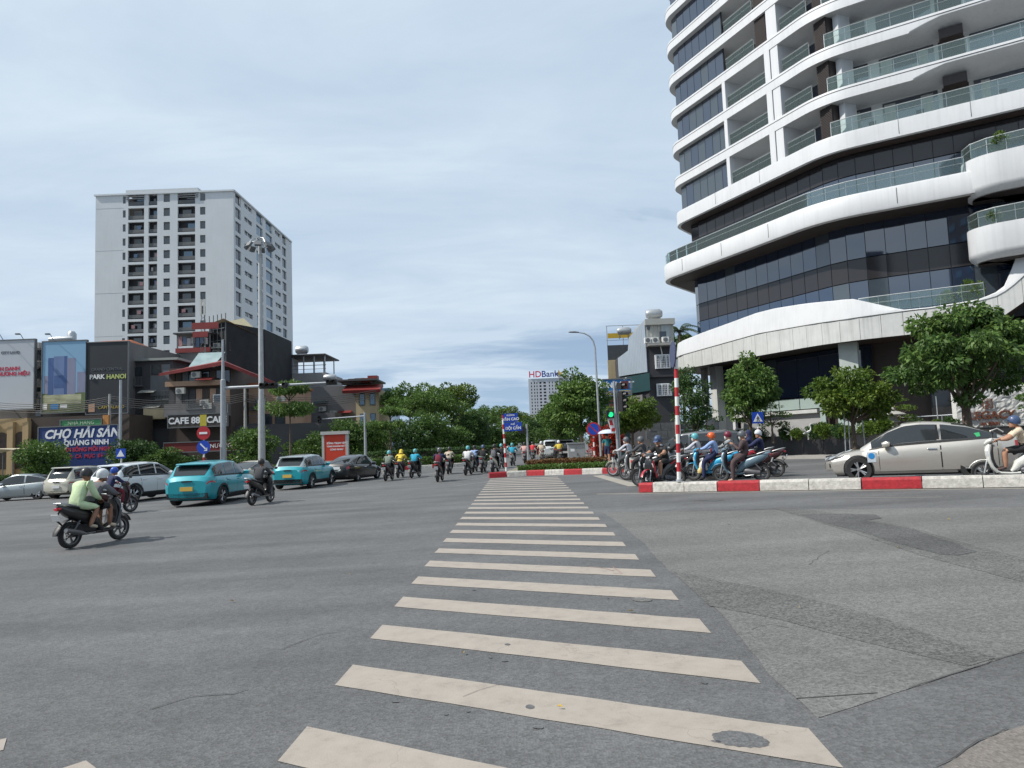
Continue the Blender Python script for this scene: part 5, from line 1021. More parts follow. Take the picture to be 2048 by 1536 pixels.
def helmet_mesh(kind='open'):
    if kind in HELM: return HELM[kind]
    mb = MB(); rs = []
    for z, r in ((-.075, .118), (-.03, .128), (.03, .130), (.08, .118), (.12, .088), (.145, .045), (.152, .008)):
        ring = []
        for k in range(18):
            q = 2*math.pi*k/18; c = math.cos(q); zz = z+(.055*max(0, c)**.8 if z < 0 else 0)*(1 if z < -.05 else .55); ring.append((-.012+r*1.08*c, r*.93*math.sin(q), zz+.015))
        rs.append(ring)
    mb.rings(rs, 0, True); HELM[kind] = mb.mesh('helmet', BLK, 70)
    v = MB().sweep([(.10, .045, .085, .008), (.16, .04, .08, .007), (.20, .028, .05, .005)], 10, 0, 3); HELM['visor'] = v.mesh('visor', BLK)
    m = MB(); rs = []
    for z, w_ in ((-.135, .035), (-.10, .068), (-.05, .080), (-.015, .072)):
        rs.append([(.012+(.105-.02*abs(z+.05)/.08)*math.cos(q), w_*1.05*math.sin(q), z) for q in [(-1.2+2.4*k/8) for k in range(9)]])
    n = 9; m.add([p for r in rs for p in r], [(i*n+j, i*n+j+1, (i+1)*n+j+1, (i+1)*n+j) for i in range(3) for j in range(8)], 0, True); HELM['mask'] = m.mesh('face_mask', WHT)
    f = MB()
    for s in (1, -1): f.box((.094, s*.031, .012), (.014, .026, .012)); f.box((.094, s*.031, .032), (.012, .034, .006))
    HELM['eyes'] = f.mesh('eyes', DARKFEAT); l = MB().box((.094, 0, -.078), (.012, .042, .010)); HELM['mouth'] = l.mesh('mouth', LIPS)
    h = MB(); rs = []
    for z, r in ((-.06, .088), (-.01, .100), (.05, .106), (.10, .085), (.132, .03)): rs.append([(-.022+r*1.02*math.cos(q)-(.03 if z < 0 else 0)*(1 if math.cos(q) > 0 else 0)*1.6, r*.86*math.sin(q), z+.008) for q in [2*math.pi*k/14 for k in range(14)]])
    h.rings(rs, 0, True); HELM['hair'] = h.mesh('hair', HAIR)
    hd = MB(); rs = []
    for z, r in ((-.17, .15), (-.10, .125), (-.03, .122), (.05, .124), (.11, .10), (.15, .04)): rs.append([(-.03+r*math.cos(q)-(.07 if z < .05 else .02)*max(0, math.cos(q))*1.1, r*.95*math.sin(q), z+.012) for q in [2*math.pi*k/16 for k in range(16)]])
    hd.rings(rs, 0, True); HELM['hood'] = hd.mesh('hood', NAVY); return HELM[kind]
helmet_mesh()
def hmat(name, col): return mat('helmet '+name, col, .42, 0, .08, 12, coat=.15)
HB, HGR, HWH, HOR, HMA, HCY, HBL, HSL = hmat('black', (.02, .02, .022)), hmat('grey', (.09, .10, .11)), hmat('white', (.62, .64, .66)), hmat('orange', (.62, .10, .015)), hmat('maroon', (.14, .01, .03)), hmat('cyan', (.10, .36, .40)), hmat('blue', (.02, .08, .42)), hmat('slate blue', (.045, .075, .16))
def ride_pose(lean=.10, foot='board', passenger=False, hands='bar', yaw=0, nod=0, hx=None, knees=.15, seat=.80):
    """joints of a rider in the two-wheeler's frame: x forward, y left"""
    px_ = -.17 if not passenger else -.50; px_ = hx if hx is not None else px_; pz = seat+.045+(.04 if passenger else 0)
    J = dict(pel=(px_, 0, pz), waist=(px_+lean*.35, 0, pz+.17), chest=(px_+lean, 0, pz+.35), neck=(px_+lean*1.25, 0, pz+.485), head=(px_+lean*1.4+.02, 0, pz+.55), hoff=(.03, 0, .065), yaw=yaw, nod=nod)
    cx, cz = J['chest'][0], J['chest'][2]
    for s, g in (('l', 1), ('r', -1)):
        J['sh'+s] = (cx+.01, .185*g, cz+.075)
        if hands == 'bar': J['el'+s] = ((cx+.325)/2+.02, .29*g, cz-.12); J['wr'+s] = (.30, .28*g, 1.05)
        elif hands == 'phone': J['el'+s] = (cx+.10, .235*g, cz-.20); J['wr'+s] = (cx+.34, .07*g, cz+.0)
        elif hands == 'lap': J['el'+s] = (cx+.10, .27*g, cz-.18); J['wr'+s] = (cx+.32, .16*g, cz-.28)
        else: J['el'+s] = (cx+.02, .26*g, cz-.19); J['wr'+s] = (cx+.20, .18*g, cz-.33)
        f = foot if isinstance(foot, str) else foot[0 if s == 'l' else 1]
        J['hi'+s] = (px_+.04, .10*g, pz-.02)
        if f == 'board': J['kn'+s] = (px_+.42, knees*g, pz-.05); J['an'+s] = (px_+.42, .13*g, .395); J['to'+s] = (px_+.60, .14*g, .355)
        elif f == 'peg': J['kn'+s] = (px_+.36, .22*g, pz-.08); J['an'+s] = (px_+.16, .22*g, .43); J['to'+s] = (px_+.33, .24*g, .39)
        else: J['kn'+s] = (px_+.36, .27*g, pz-.20); J['an'+s] = (px_+.36, .31*g, .085); J['to'+s] = (px_+.53, .34*g, .045)
    return J
def person(label, loc, rz, key, J, shirt, trous, skin, shoe, helmet=None, mask=None, hood=None, vis=True, longsl=True, longleg=True, bulk=1.0, hand_up=None, face=True, group='people on two wheels', curl=1.0, scale=1.0):
    me, M = pose_body((key, longsl, longleg, bulk), J, bulk, longsl, longleg, hand_up, curl)
    o = obj('person', me, None, loc, rz, [shirt, trous, skin, shoe]); o.scale = (scale,)*3; tag(o, label, 'person', group)
    def hp(n, k, m): q = obj(n, HELM[k], o, mats=[m] if m else None); q.matrix_local = M @ Matrix.Scale(.93 if n == 'helmet' else 1, 4); return q
    if helmet: h = hp('helmet', 'open', helmet); 
    if helmet and vis: obj('visor', HELM['visor'], h, mats=[helmet])
    if hood: hp('hood', 'hood', hood)
    if not helmet and not hood: hp('hair', 'hair', None)
    if face: hp('eyes', 'eyes', None)
    if mask: hp('face_mask', 'mask', mask)
    elif face: hp('mouth', 'mouth', None)
    return o
# ---- scooters
SC = {}
PAINT0 = mat('scooter paint', (.3, .3, .3), .3); SEATM = mat('seat vinyl', (.015, .015, .016), .6, 0, .1, 8); ENG = mat('engine grey', (.10, .10, .11), .5, .4, .15, 6); CLEAR = mat('lamp clear', (.6, .62, .64), .1, .2, 0)
def scooter_data(kind):
    if kind in SC: return SC[kind]
    d = {}; cub = kind == 'cub'; R = .295 if cub else .275; tw = .035 if cub else .048
    d['R'] = R; xf, xr = (.63, -.62); d['xf'], d['xr'] = xf, xr
    w_ = MB().lathe([(R-.075, -tw*.7), (R-.02, -tw), (R, -tw*.5), (R, tw*.5), (R-.02, tw), (R-.075, tw*.7)], (0, 0, 0), 'y', 26); d['tyre'] = w_.mesh('tyre', TYRE)
    r = MB().lathe([(R-.10, -.03), (R-.072, -.035), (R-.072, .035), (R-.10, .03)], (0, 0, 0), 'y', 26)
    for k in range(36 if cub else 5):
        q = 2*math.pi*k/(36 if cub else 5)
        if cub: r.tube([(.03*math.cos(q), .02*(-1)**k, .03*math.sin(q)), ((R-.09)*math.cos(q+.1), 0, (R-.09)*math.sin(q+.1))], .003, 3)
        else:
            for s in (-.12, .12): r.tube([(.03*math.cos(q), 0, .03*math.sin(q)), ((R-.09)*math.cos(q+s), 0, (R-.09)*math.sin(q+s))], .013, 5)
    r.lathe([(.0, -.05), (.05, -.05), (.055, 0), (.05, .05), (0, .05)], (0, 0, 0), 'y', 14); d['rim'] = r.mesh('rim', ALLOY if cub else mat('dark alloy', (.16, .16, .165), .4, .6, .05))
    if cub:
        b = MB().sweep([(-.80, .70, .05, .05), (-.70, .66, .10, .11), (-.50, .60, .13, .15), (-.22, .55, .12, .12), (-.02, .42, .07, .08), (.15, .38, .06, .06), (.30, .48, .06, .06), (.42, .72, .06, .06)])
        sh = MB().sweep([(.22, .30, .20, .02), (.33, .36, .22, .02), (.40, .52, .22, .02), (.44, .68, .17, .025), (.45, .78, .08, .03)])
    else:
        b = MB().sweep([(-.93, .90, .03, .03), (-.86, .86, .075, .06), (-.70, .77, .125, .11), (-.48, .68, .155, .14), (-.25, .60, .16, .15), (-.06, .48, .15, .12), (.03, .36, .14, .08), (.10, .31, .14, .05)])
        b.sweep([(-.08, .27, .13, .045), (.1, .265, .15, .045), (.30, .28, .15, .05), (.40, .36, .14, .05)])
        sh = MB().sweep([(.36, .29, .15, .045), (.455, .42, .185, .05), (.505, .58, .20, .055), (.52, .74, .185, .065), (.50, .88, .14, .07), (.46, .97, .08, .05)])
    d['body'] = b.mesh('body_panel', PAINT0); d['shield'] = sh.mesh('front_shield', PAINT0)
    inn = MB().sweep([(.30, .31, .13, .03), (.40, .45, .16, .03), (.44, .62, .17, .03), (.44, .80, .13, .03), (.42, .93, .07, .03)]); inn.box((.16, 0, .315), (.34, .27, .02)); inn.box((-.35, 0, .38), (.62, .16, .18)); d['inner'] = inn.mesh('inner_panel', BLACKP)
    ff = MB().sweep([(xf+.06+ (R+.05)*math.cos(q)-.06, R+(R+.045)*math.sin(q), .07-.02*abs(q-1.5), .012) for q in [2.75-k*.26 for k in range(10)]], 10, 0, 4); d['fender'] = ff.mesh('front_fender', PAINT0)
    rf = MB().sweep([(xr+(R+.04)*math.cos(q), R+(R+.04)*math.sin(q), .06, .012) for q in [1.5+k*.2 for k in range(9)]], 8, 0, 4); rf.sweep([(xr-.24, R+.22, .07, .012), (xr-.34, R+.1, .07, .012), (xr-.37, R+.02, .05, .01)], 8); rf.tube([(-.86, 0, .80), (-.95, 0, .66), (-.93, 0, .60), (-.84, 0, .52)], .018, 6); d['rear_fender'] = rf.mesh('rear_fender', BLACKP)
    f = MB()
    for s in (1, -1): f.tube([(xf, s*.07, R), (xf-.07, s*.075, R+.28), (xf-.14, s*.06, R+.42)], .022, 7)
    f.tube([(xf-.13, 0, R+.38), (.42, 0, 1.02)], .03, 8); d['fork'] = f.mesh('fork', STEEL)
    e = MB()
    e.sweep([(xr+.02, R+.0, .05, .07, .09), (xr+.25, R+.02, .07, .09, .08), (-.2, .33, .09, .10, .06), (-.08, .34, .08, .07, .04)], 10); e.tube([(xr-.02, -.12, R+.08), (-.42, -.09, .62)], .022, 6); e.tube([(xr-.02, .12, R+.08), (-.42, .10, .62)], .022, 6); d['engine'] = e.mesh('engine', ENG)
    x = MB(); x.tube([(-.12, -.13, .27), (-.38, -.16, .27), (-.52, -.17, .31), (-.88, -.18, .40)], [.02, .025, .055, .05], 10); d['exhaust'] = x.mesh('exhaust', mat('exhaust steel', (.22, .22, .23), .35, .7, .1))
    s = MB().sweep([(.03, .70, .09, .03), (-.06, .755, .13, .04), (-.25, .785, .145, .05), (-.45, .81, .14, .045), (-.68, .86, .11, .04), (-.78, .88, .07, .02)]); d['seat'] = s.mesh('seat', SEATM)
    h = MB(); h.tube([(.33, .34, 1.03), (.40, .2, 1.04), (.44, 0, 1.02), (.40, -.2, 1.04), (.33, -.34, 1.03)], .016, 7); d['bar'] = h.mesh('handlebar', STEEL)
    g = MB(); [g.tube([(.37, q*.23, 1.036), (.325, q*.35, 1.03)], .022, 8) for q in (1, -1)]; d['grip'] = g.mesh('grip', RUBBER)
    c = MB().sweep([(.36, 1.06, .07, .04), (.43, 1.05, .15, .055), (.50, 1.02, .14, .055), (.56, .97, .07, .03)]); d['cowl'] = c.mesh('headset_cowl', PAINT0)
    l = MB().sweep([(.535, 1.01, .08, .02), (.565, .965, .07, .03), (.555, .93, .04, .02)], 10) if kind != 'sport' else MB().sweep([(.54, .78, .10, .02), (.57, .70, .08, .03), (.54, .62, .04, .02)], 10); d['lamp'] = l.mesh('headlight', CLEAR)
    ind = MB()
    for q in (1, -1): ind.sweep([(.55, .80, .04, .02, q*.14), (.53, .70, .035, .03, q*.16), (.50, .62, .015, .02, q*.165)], 8)
    d['ind'] = ind.mesh('turn_lamp', CLEAR)
    m = MB()
    for q in (1, -1): m.tube([(.39, q*.2, 1.05), (.40, q*.27, 1.18), (.39, q*.34, 1.22)], .008, 5); m.sweep([(.375, 1.235, .062, .042, q*.38), (.40, 1.24, .06, .04, q*.38)], 12, 0, 2.5)
    d['mirror'] = m.mesh('wing_mirror', BLACKP)
    tl = MB().sweep([(-.90, .84, .09, .03), (-.945, .83, .08, .03), (-.955, .80, .04, .02)], 10); d['tail'] = tl.mesh('tail_lamp', TAILR)
    gr = MB()
    for q in (1, -1): gr.tube([(-.55, q*.13, .86), (-.8, q*.14, .93), (-.93, q*.09, .95), (-.95, 0, .95)], .014, 6)
    d['rail'] = gr.mesh('grab_rail', STEEL)
    st = MB(); st.tube([(-.1, .12, .24), (-.18, .22, .20), (-.42, .2, .22)], .012, 5); st.tube([(-.12, .13, .3), (-.12, .2, .3)], .012, 5); d['stand'] = st.mesh('side_stand', STEEL)
    SC[kind] = d; return d
def scooter(label, rear, front, paint, kind='scooter', body2=None, group='scooters and motorbikes', full=True, plate=True, lean=0, seatm=None):
    d = scooter_data(kind); v = front-rear; a = math.atan2(v.y, v.x); c = (rear+front)/2; t = thing('scooter' if kind != 'cub' else 'moped', label, 'scooter' if kind != 'cub' else 'moped', (c.x, c.y, gz(c.x)+.004), a, group); t.rotation_euler = (lean, -math.cos(a)*.02, a)
    b2 = body2 or paint; obj('body_panel', d['body'], t, mats=[b2]); obj('front_shield', d['shield'], t, mats=[paint]); obj('front_fender', d['fender'], t, mats=[paint]); obj('inner_panel', d['inner'], t); obj('rear_fender', d['rear_fender'], t)
    for x in (d['xf'], d['xr']): w_ = obj('wheel', d['tyre'], t, (x, 0, d['R'])); obj('rim', d['rim'], w_)
    for n, k in (('fork', 'fork'), ('engine', 'engine'), ('exhaust', 'exhaust'), ('headlight', 'lamp'), ('turn_lamp', 'ind'), ('wing_mirror', 'mirror'), ('tail_lamp', 'tail'), ('grab_rail', 'rail'), ('side_stand', 'stand')): obj(n, d[k], t)
    obj('seat', d['seat'], t, mats=[seatm]); obj('headset_cowl', d['cowl'], t, mats=[paint]); hb_ = obj('handlebar', d['bar'], t); obj('grip', d['grip'], hb_)
    if plate: piece('number_plate', PLW, t, (-.965, 0, .66), (.012, .19, .14), 0, -.35)
    return t, a, (c.x, c.y, gz(c.x)+.004)
def sp_(name, col, r=.30): return mat('scooter '+name, col, r, .1, .03, coat=.6)
SBLK, SRED, SBLU, SSLT, SWHT, SGRY, SMAR = sp_('black', (.012, .012, .013)), sp_('red', (.40, .015, .03)), sp_('bright blue', (.03, .33, .58)), sp_('slate', (.13, .20, .25)), sp_('white', (.62, .62, .58)), sp_('grey', (.16, .17, .18)), sp_('maroon', (.05, .014, .016))
def pair(px0, px1):                                        # wheelbase from where the two tyres meet the road
    a, b = gp(*px0), gp(*px1); c = (a+b)/2; v = (b-a); v.z = 0; v.normalize(); return c-v*.625, c+v*.625
def at_(px, Y, deg): c = on(px, Y); v = Vector((math.cos(math.radians(deg)), math.sin(math.radians(deg)), 0)); return c-v*.625, c+v*.625
def rider(label, fr, key, J, *a, **k):
    t, ang, loc = fr; return person(label, loc, ang, key, J, *a, **k)
# --- the couple on the black scooter, left foreground
r0, f0 = pair((136, 1098), (240, 1079)); fr = scooter('black scooter carrying two people in the left foreground', r0, f0, SBLK)
rider('person in grey jacket and white helmet steering the black scooter in the left foreground', fr, 'd_fwd', ride_pose(.22, 'board', seat=.80), GREYT, BLK, SK[1], CREM, HWH, longleg=False, face=True)
rider('pillion in pale lime shirt leaning on the driver, left foreground', fr, 'p_fwd', ride_pose(.16, 'peg', True, 'lap', nod=.25), LIME, LIME, SK[1], BEIG, HB, vis=False, longleg=False, bulk=1.08)
# --- red jacket rider behind them
r0, f0 = at_(226, 24.5, 62); fr = scooter('dark scooter hidden behind the black scooter with two people', r0, f0, SMAR)
rider('person with bright blue helmet and dark top riding past the white crossover', fr, 'drive', ride_pose(.12), NAVY, MARO, SK[0], BLK, HBL, vis=False)
# --- dark rider mid left
r0, f0 = pair((503, 1011), (541, 1004)); fr = scooter('dark scooter between the two teal cars', r0, f0, SBLK)
rider('person all in dark grey riding between the two teal cars', fr, 'drive', ride_pose(.12), DGR, BLK, SK[1], BLK, HB, vis=False)
# --- far riders going away
FAR = [(778, 38.4, 84, SMAR, OLIV, DGR, HCY, 'person in sage shirt and cyan helmet riding away, leftmost of the far riders'), (801, 41.5, 86, SBLK, None, None, None, None), (831, 40.3, 78, SBLK, CYAN, BLK, HCY, 'person in bright cyan jacket riding away by the hedge'),
  (880, 34.2, 86, SMAR, NAVY, BLK, HGR, 'person in navy jacket riding away, nearest of the far riders'), (899, 42.5, 88, SBLK, BEIG, BRWN, HB, 'person in beige jacket just behind the navy clad rider'), (937, 39.6, 80, SBLK, WHT, PALE, HCY, 'person in white jacket and cyan helmet riding away'),
  (950, 43.5, 84, SBLK, LBLUE, JEAN, HB, 'person in light blue shirt beyond the rider in white'), (967, 41.8, 84, SGRY, BLK, OLIV, HSL, 'person in black with slate helmet near the middle of the far riders'), (991, 40.8, 78, SWHT, BLK, BLK, HB, 'person in black on a white scooter left of the striped street sign pole'),
  (1003, 47, 80, SGRY, BLK, JEAN, HCY, 'person in black with cyan helmet close to the striped street sign pole'), (1026, 51, 82, SWHT, CYAN, JEAN, HCY, 'person in cyan shirt seen just right of the striped street sign pole'), (1050, 55, 86, SBLK, PINK, PINK, HB, 'person in pink seen through the gap above the hedge'), (1066, 57, 88, SGRY, REDC, BLK, HB, 'person in red beyond the hedge island'),
  (1084, 56, 90, SWHT, CREM, BEIG, HWH, 'person in pale floral clothes beyond the hedge island'), (1119, 54, 92, SBLK, YELL, BLK, HWH, 'person in mustard jacket in front of the far black car')]
for px, Y, dg, sc_, sh_, tr_, he_, lb in FAR:
    r0, f0 = at_(px, Y, dg); fr = scooter(' '.join(('scooter ridden by the '+lb.replace('riding away', 'heading away').replace(', leftmost of the far riders', '')).split()[:16]) if lb else 'black scooter loaded with a round yellow bundle', r0, f0, sc_)
    if lb: vq = random.randrange(4); rider(lb, fr, 'drive%d' % vq, ride_pose(.08+.05*vq, yaw=(-.5, 0, .35, .1)[vq], nod=.1*vq, knees=.13+.03*vq), sh_, tr_, SK[random.randrange(3)], BLK, he_, vis=False, face=False, bulk=1.1)
    else:
        rider('person in yellow raincoat hunched over the black scooter by the hedge', fr, 'hunch', ride_pose(.34, nod=.5), YELL, BRWN, SK[0], BLK, None, hood=YELL, face=False, bulk=1.45)
# --- waiting group at the right: facing left
aw_ = math.degrees(aD)
r1, f1 = pair((1362, 972), (1280, 984)); fr1 = scooter('black and red scooter of the man in black at the end of the kerb', r1, f1, SBLK, 'scooter', SBLK)
for q in (('front_shield', 0),): pass
man_pose = ride_pose(.16, ('board', 'board'), hands='bar', nod=.45, yaw=.1, hx=-.24); 
rider('man in black T-shirt and shorts with slate blue helmet looking down, by the striped pole', fr1, 'man', man_pose, BLK, BLK, SK[0], BRWN, HSL, longsl=False, longleg=False, bulk=1.08)
piece('side_stripe', SRED, fr1[0], (.50, .19, .62), (.06, .02, .5), 0, .3); piece('side_stripe', SRED, fr1[0], (-.62, .14, .80), (.55, .02, .05), 0, .28); obj('front_fender', SC['scooter']['fender'], fr1[0], (0, 0, .022), mats=[SRED]).scale = (1, .7, 1)
def near(px, Y, dg, lab, paint, kind='scooter', b2=None): r0, f0 = at_(px, Y, dg); return scooter(lab, r0, f0, paint, kind, b2)
fr = near(1318, 22.9, aw_+2, 'black scooter half hidden behind the man in black', SBLK)
rider('person in pale grey long sleeves hidden behind the man in black', fr, 'wait', ride_pose(.06, ('ground', 'board')), LGREY, BLK, SK[0], BLK, HB)
fr = near(1484, 22.6, aw_+1, 'slate blue scooter of the woman in the brown coat', SSLT)
rider('woman in long brown coat and dark grey helmet holding a phone, foot on the ground', fr, 'phone', ride_pose(.03, ('ground', 'board'), hands='phone', nod=.2), BRWN, BRWN, SK[0], SK[2], HGR, WHT, bulk=1.16, curl=.8)
fr = near(1425, 24.2, aw_, 'bright blue scooter with bags on its hook', SBLU)
rider('man in light blue shirt and orange helmet on the bright blue scooter', fr, 'wait', ride_pose(.06, ('ground', 'board')), LBLUE, NAVY, SK[0], BLK, HOR, DGR)
bg_ = thing('plastic_bag', 'white plastic bag hanging on the bright blue scooter', 'bag', fr[2], fr[1]); MB().lathe([(0, .33), (.12, .36), (.15, .46), (.12, .58), (.05, .66), (.02, .70)], (.25, .12, 0), 'z', 14).build('bag', mat('white plastic', (.60, .58, .52), .4, 0, .2, 9, .4, 14), bg_)
by_ = thing('fruit_bag', 'small yellow bag of fruit below the white plastic bag', 'bag', fr[2], fr[1]); MB().lathe([(0, .22), (.09, .25), (.11, .33), (.06, .42), (.02, .45)], (.33, .2, 0), 'z', 12).build('bag', mat('yellow plastic', (.55, .42, .16), .4, 0, .2, 9), by_)
fr = near(1392, 25.2, aw_, 'dark scooter of the rider with a cyan helmet', SGRY)
rider('person in light grey jacket with cyan helmet and white mask', fr, 'wait', ride_pose(.06, ('ground', 'board')), LGREY, BLK, SK[2], BLK, HCY, WHT)
fr = near(1458, 24.6, aw_-2, 'red scooter between the blue scooter and the slate scooter', SRED)
rider('woman in patterned blouse and maroon helmet with white mask', fr, 'wait', ride_pose(.06, ('ground', 'board')), PATT, BLK, SK[2], BLK, HMA, WHT, vis=False)
fr = near(1516, 24.3, aw_+3, 'dark maroon motorbike standing behind the slate scooter', SMAR, 'sport')
rider('person in navy jacket and white helmet looking away on the maroon motorbike', fr, 'waitb', ride_pose(.02, ('ground', 'board'), yaw=1.0), NAVY, BLK, SK[0], BLK, HWH, vis=False, bulk=1.12)
fr = near(1498, 26.0, aw_, 'black scooter of the hooded rider', SBLK)
rider('person in navy hooded jacket with mask beside the white helmeted rider', fr, 'wait', ride_pose(.06, ('ground', 'board')), NAVY, BLK, SK[0], BLK, None, WHT, hood=NAVY, bulk=1.1)
fr = near(1357, 26.2, aw_, 'black scooter behind the striped pole', SBLK)
rider('person in black with black helmet seen beside the striped pole', fr, 'wait', ride_pose(.06, ('ground', 'board')), BLK, BLK, SK[1], BLK, HB)
fr = near(1283, 26.6, aw_-4, 'grey scooter with a parcel at the front of the waiting riders', SGRY)
rider('person in dark top with black helmet on the grey scooter', fr, 'wait', ride_pose(.06, ('ground', 'board')), DGR, BLK, SK[0], BLK, HGR)
bx_ = thing('parcel', 'pale printed parcel strapped on the grey scooter', 'parcel', fr[2], fr[1]); MB().box((.26, 0, .62), (.24, .3, .40)).build('parcel', mat('parcel card', (.45, .43, .40), .6, 0, .15, 8), bx_); MB().box((.26, .153, .68), (.14, .008, .1)).build('label', REDC, bx_)
fr = near(1254, 29.5, aw_-6, 'white moped with wire wheels in front of the waiting riders', SWHT, 'cub')
rider('person in white long sleeves and grey helmet on the white moped', fr, 'wait', ride_pose(.10, ('board', 'board')), LGREY, DGR, SK[2], BLK, HGR, WHT)
# --- white scooter at the right edge
fr = near(2036, 16.8, aw_-1, 'white scooter passing in front of the silver sedan at the right edge', SWHT)
rider('man in cream T-shirt, black shorts and slate helmet on the white scooter', fr, 'manw', ride_pose(.10, ('board', 'board'), hx=-.22), CREM, BLK, SK[0], BRWN, HSL, longsl=False, longleg=False, bulk=1.05)
# --- pedestrian with umbrella
def stand_pose(step=.12):
    J = dict(pel=(0, 0, .92), waist=(.01, 0, 1.10), chest=(.02, 0, 1.30), neck=(.03, 0, 1.46), head=(.04, 0, 1.54), hoff=(.02, 0, .09), yaw=0, nod=.1)
    J.update(shl=(.02, .18, 1.39), ell=(.02, .24, 1.12), wrl=(.12, .25, .90), shr=(.02, -.18, 1.39), elr=(.05, -.25, 1.14), wrr=(.24, -.16, 1.24))
    for s, g, k in (('l', 1, 1), ('r', -1, -1)): J.update({'hi'+s: (0, .09*g, .90), 'kn'+s: (step*.6*k+.03, .09*g, .49), 'an'+s: (step*k, .10*g, .085), 'to'+s: (step*k+.16, .115*g, .035)})
    return J
q = on(1216, 41.5); z = gz(q.x)+.11; ped = person('pedestrian in teal shirt and dark shorts walking away under an umbrella', (q.x, q.y, z), 1.5, 'walk', stand_pose(), TEALT, NAVY, SK[0], BRWN, None, longsl=False, longleg=False, group='people on foot', bulk=1.1)
um = thing('umbrella', 'pale blue umbrella held by the pedestrian in teal', 'umbrella', (q.x+.13, q.y+.2, z)); mb = MB(); rs = []
for k in range(6):
    u = k/5; r = .62*math.sin(u*1.35)/math.sin(1.35); rs.append([(r*math.cos(a)*(1-.05*(i % 2)*u), r*math.sin(a)*(1-.05*(i % 2)*u), 1.98-.30*(1-math.cos(u*1.35))) for i, a in enumerate([2*math.pi*j/16 for j in range(16)])])
mb.rings(rs, 0, True, False); mb.build('canopy', mat('umbrella fabric', (.50, .56, .68), .5, 0, .05), um); MB().tube([(0, 0, 1.25), (0, 0, 2.03)], .012, 6).build('shaft', STEEL, um)

def backpack(label, px, Y, dg, m):
    c = on(px, Y); a = math.radians(dg); t = thing('backpack', label, 'backpack', (c.x, c.y, gz(c.x)), a, 'bags on riders'); MB().sweep([(-.40, .92, .13, .05), (-.37, 1.02, .15, .08), (-.34, 1.16, .14, .075), (-.31, 1.27, .10, .04)], 12, 0, 3.5).build('bag', m, t); MB().tube([(-.33, .1, 1.26), (-.16, .12, 1.32), (-.10, .12, 1.2)], .018, 5).build('strap', m, t)
backpack('dark maroon backpack on the navy clad rider', 880, 34.2, 86, MARO); backpack('grey backpack on the rider in black left of the striped sign pole', 991, 40.8, 78, GREYT)
# ------------------------------------------------------------------ poles, signs, lights, cabinet
def pole(name, label, cat, p, pts, r, m=STEEL, group=None): t = thing(name, label, cat, p, 0, group); MB().tube(pts, r, 12).build('pole', m, t); return t
def striped(label, p, H, r, n, first=0, lean=0, group='red and white striped poles'):
    t = thing('striped_pole', label, 'pole', p, 0, group); t.rotation_euler = (0, lean, 0)
    for k in range(n):
        z0, z1 = H*k/n, H*(k+1)/n; o = MB().lathe([(0, 0), (r, 0), (r, z1-z0), (0, z1-z0)], n=14).build('pole_band', (WHITEP, REDP)[(k+first) % 2], t, (0, 0, z0))
    MB().lathe([(0, .06), (r*1.5, .05), (r*1.6, 0)], n=14).build('base_flange', STEEL, t); return t
def rsign(t, z, R, m, y=-.06, x=0, w_=None, rz=0):
    o = MB().lathe([(0, -.012), (R, -.012), (R, .012), (0, .012)], (0, 0, 0), 'y', 32).build('sign_plate', m, t, (x, y, z), rz); return o
a = k0+D1*1.2+Vector((.03, .08, 0)); a.z = gz(a.x)+.30
s1_ = striped('tall red and white striped pole standing on the divider kerb', a, 3.45, .058, 13, 0, .03)
MB().slab([(0, .36*math.cos(q_), 3.70+.38*math.sin(q_)) for q_ in [2*math.pi*k_/24 for k_ in range(24)]], .03, (1, 0, 0)).build('sign_plate', mat('sign back blue', (.05, .06, .12), .5), s1_, (-.10, 0, -.1)); MB().tube([(0, 0, 3.4), (-.1, 0, 3.4)], .015, 5).build('bracket', STEEL, s1_)
b_ = on(1013, 38.2); b_.z += .10
s2_ = striped('striped pole with two blue street name signs at the tip of the hedge island', b_, 3.05, .055, 12, 0, -.03)
for z, w_, l1, l2, dx in ((2.87, .78, 'ĐƯỜNG', 'VĂN CAO', .42), (2.38, .96, 'PHỐ', 'ĐỘI CẤN', .52)):
    pn = piece('street_sign', BLUEP, s2_, (dx, -.05, z), (w_, .025, .46)); pn.name = 'street_sign'
    text('lettering', l1, .115, SIGNW, s2_, (dx, -.068, z+.13), UPR, .003, 'CENTER', .004); text('lettering', l2, .20, SIGNW, s2_, (dx, -.068, z-.08), UPR, .003, 'CENTER', .008)
c_ = on(1190, 42); c_.z += .1
s3_ = striped('striped pole with round no parking sign beside the island tree', c_, 2.05, .05, 8, 0)
rsign(s3_, 2.05, .42, REDP); o = rsign(s3_, 2.05, .325, BLUEP, -.075); MB().slab([(-.24, 0, .19), (-.19, 0, .24), (.24, 0, -.19), (.19, 0, -.24)], .012, (0, -1, 0)).build('sign_bar', REDP, o, (0, -.014, 0))
d_ = Vector((12.45, 36.3, gz(12.45)+.13))
s4_ = striped('striped pole carrying the blue pedestrian crossing sign by the dark planter', d_, 1.75, .045, 7, 0)
zz = 2.05; piece('sign_plate', BLUEP, s4_, (0, -.05, zz), (.58, .025, .58)); MB().slab([(-.235, 0, -.2), (.235, 0, -.2), (0, 0, .22)], .008, (0, -1, 0)).build('sign_triangle', SIGNW, s4_, (0, -.063, zz))
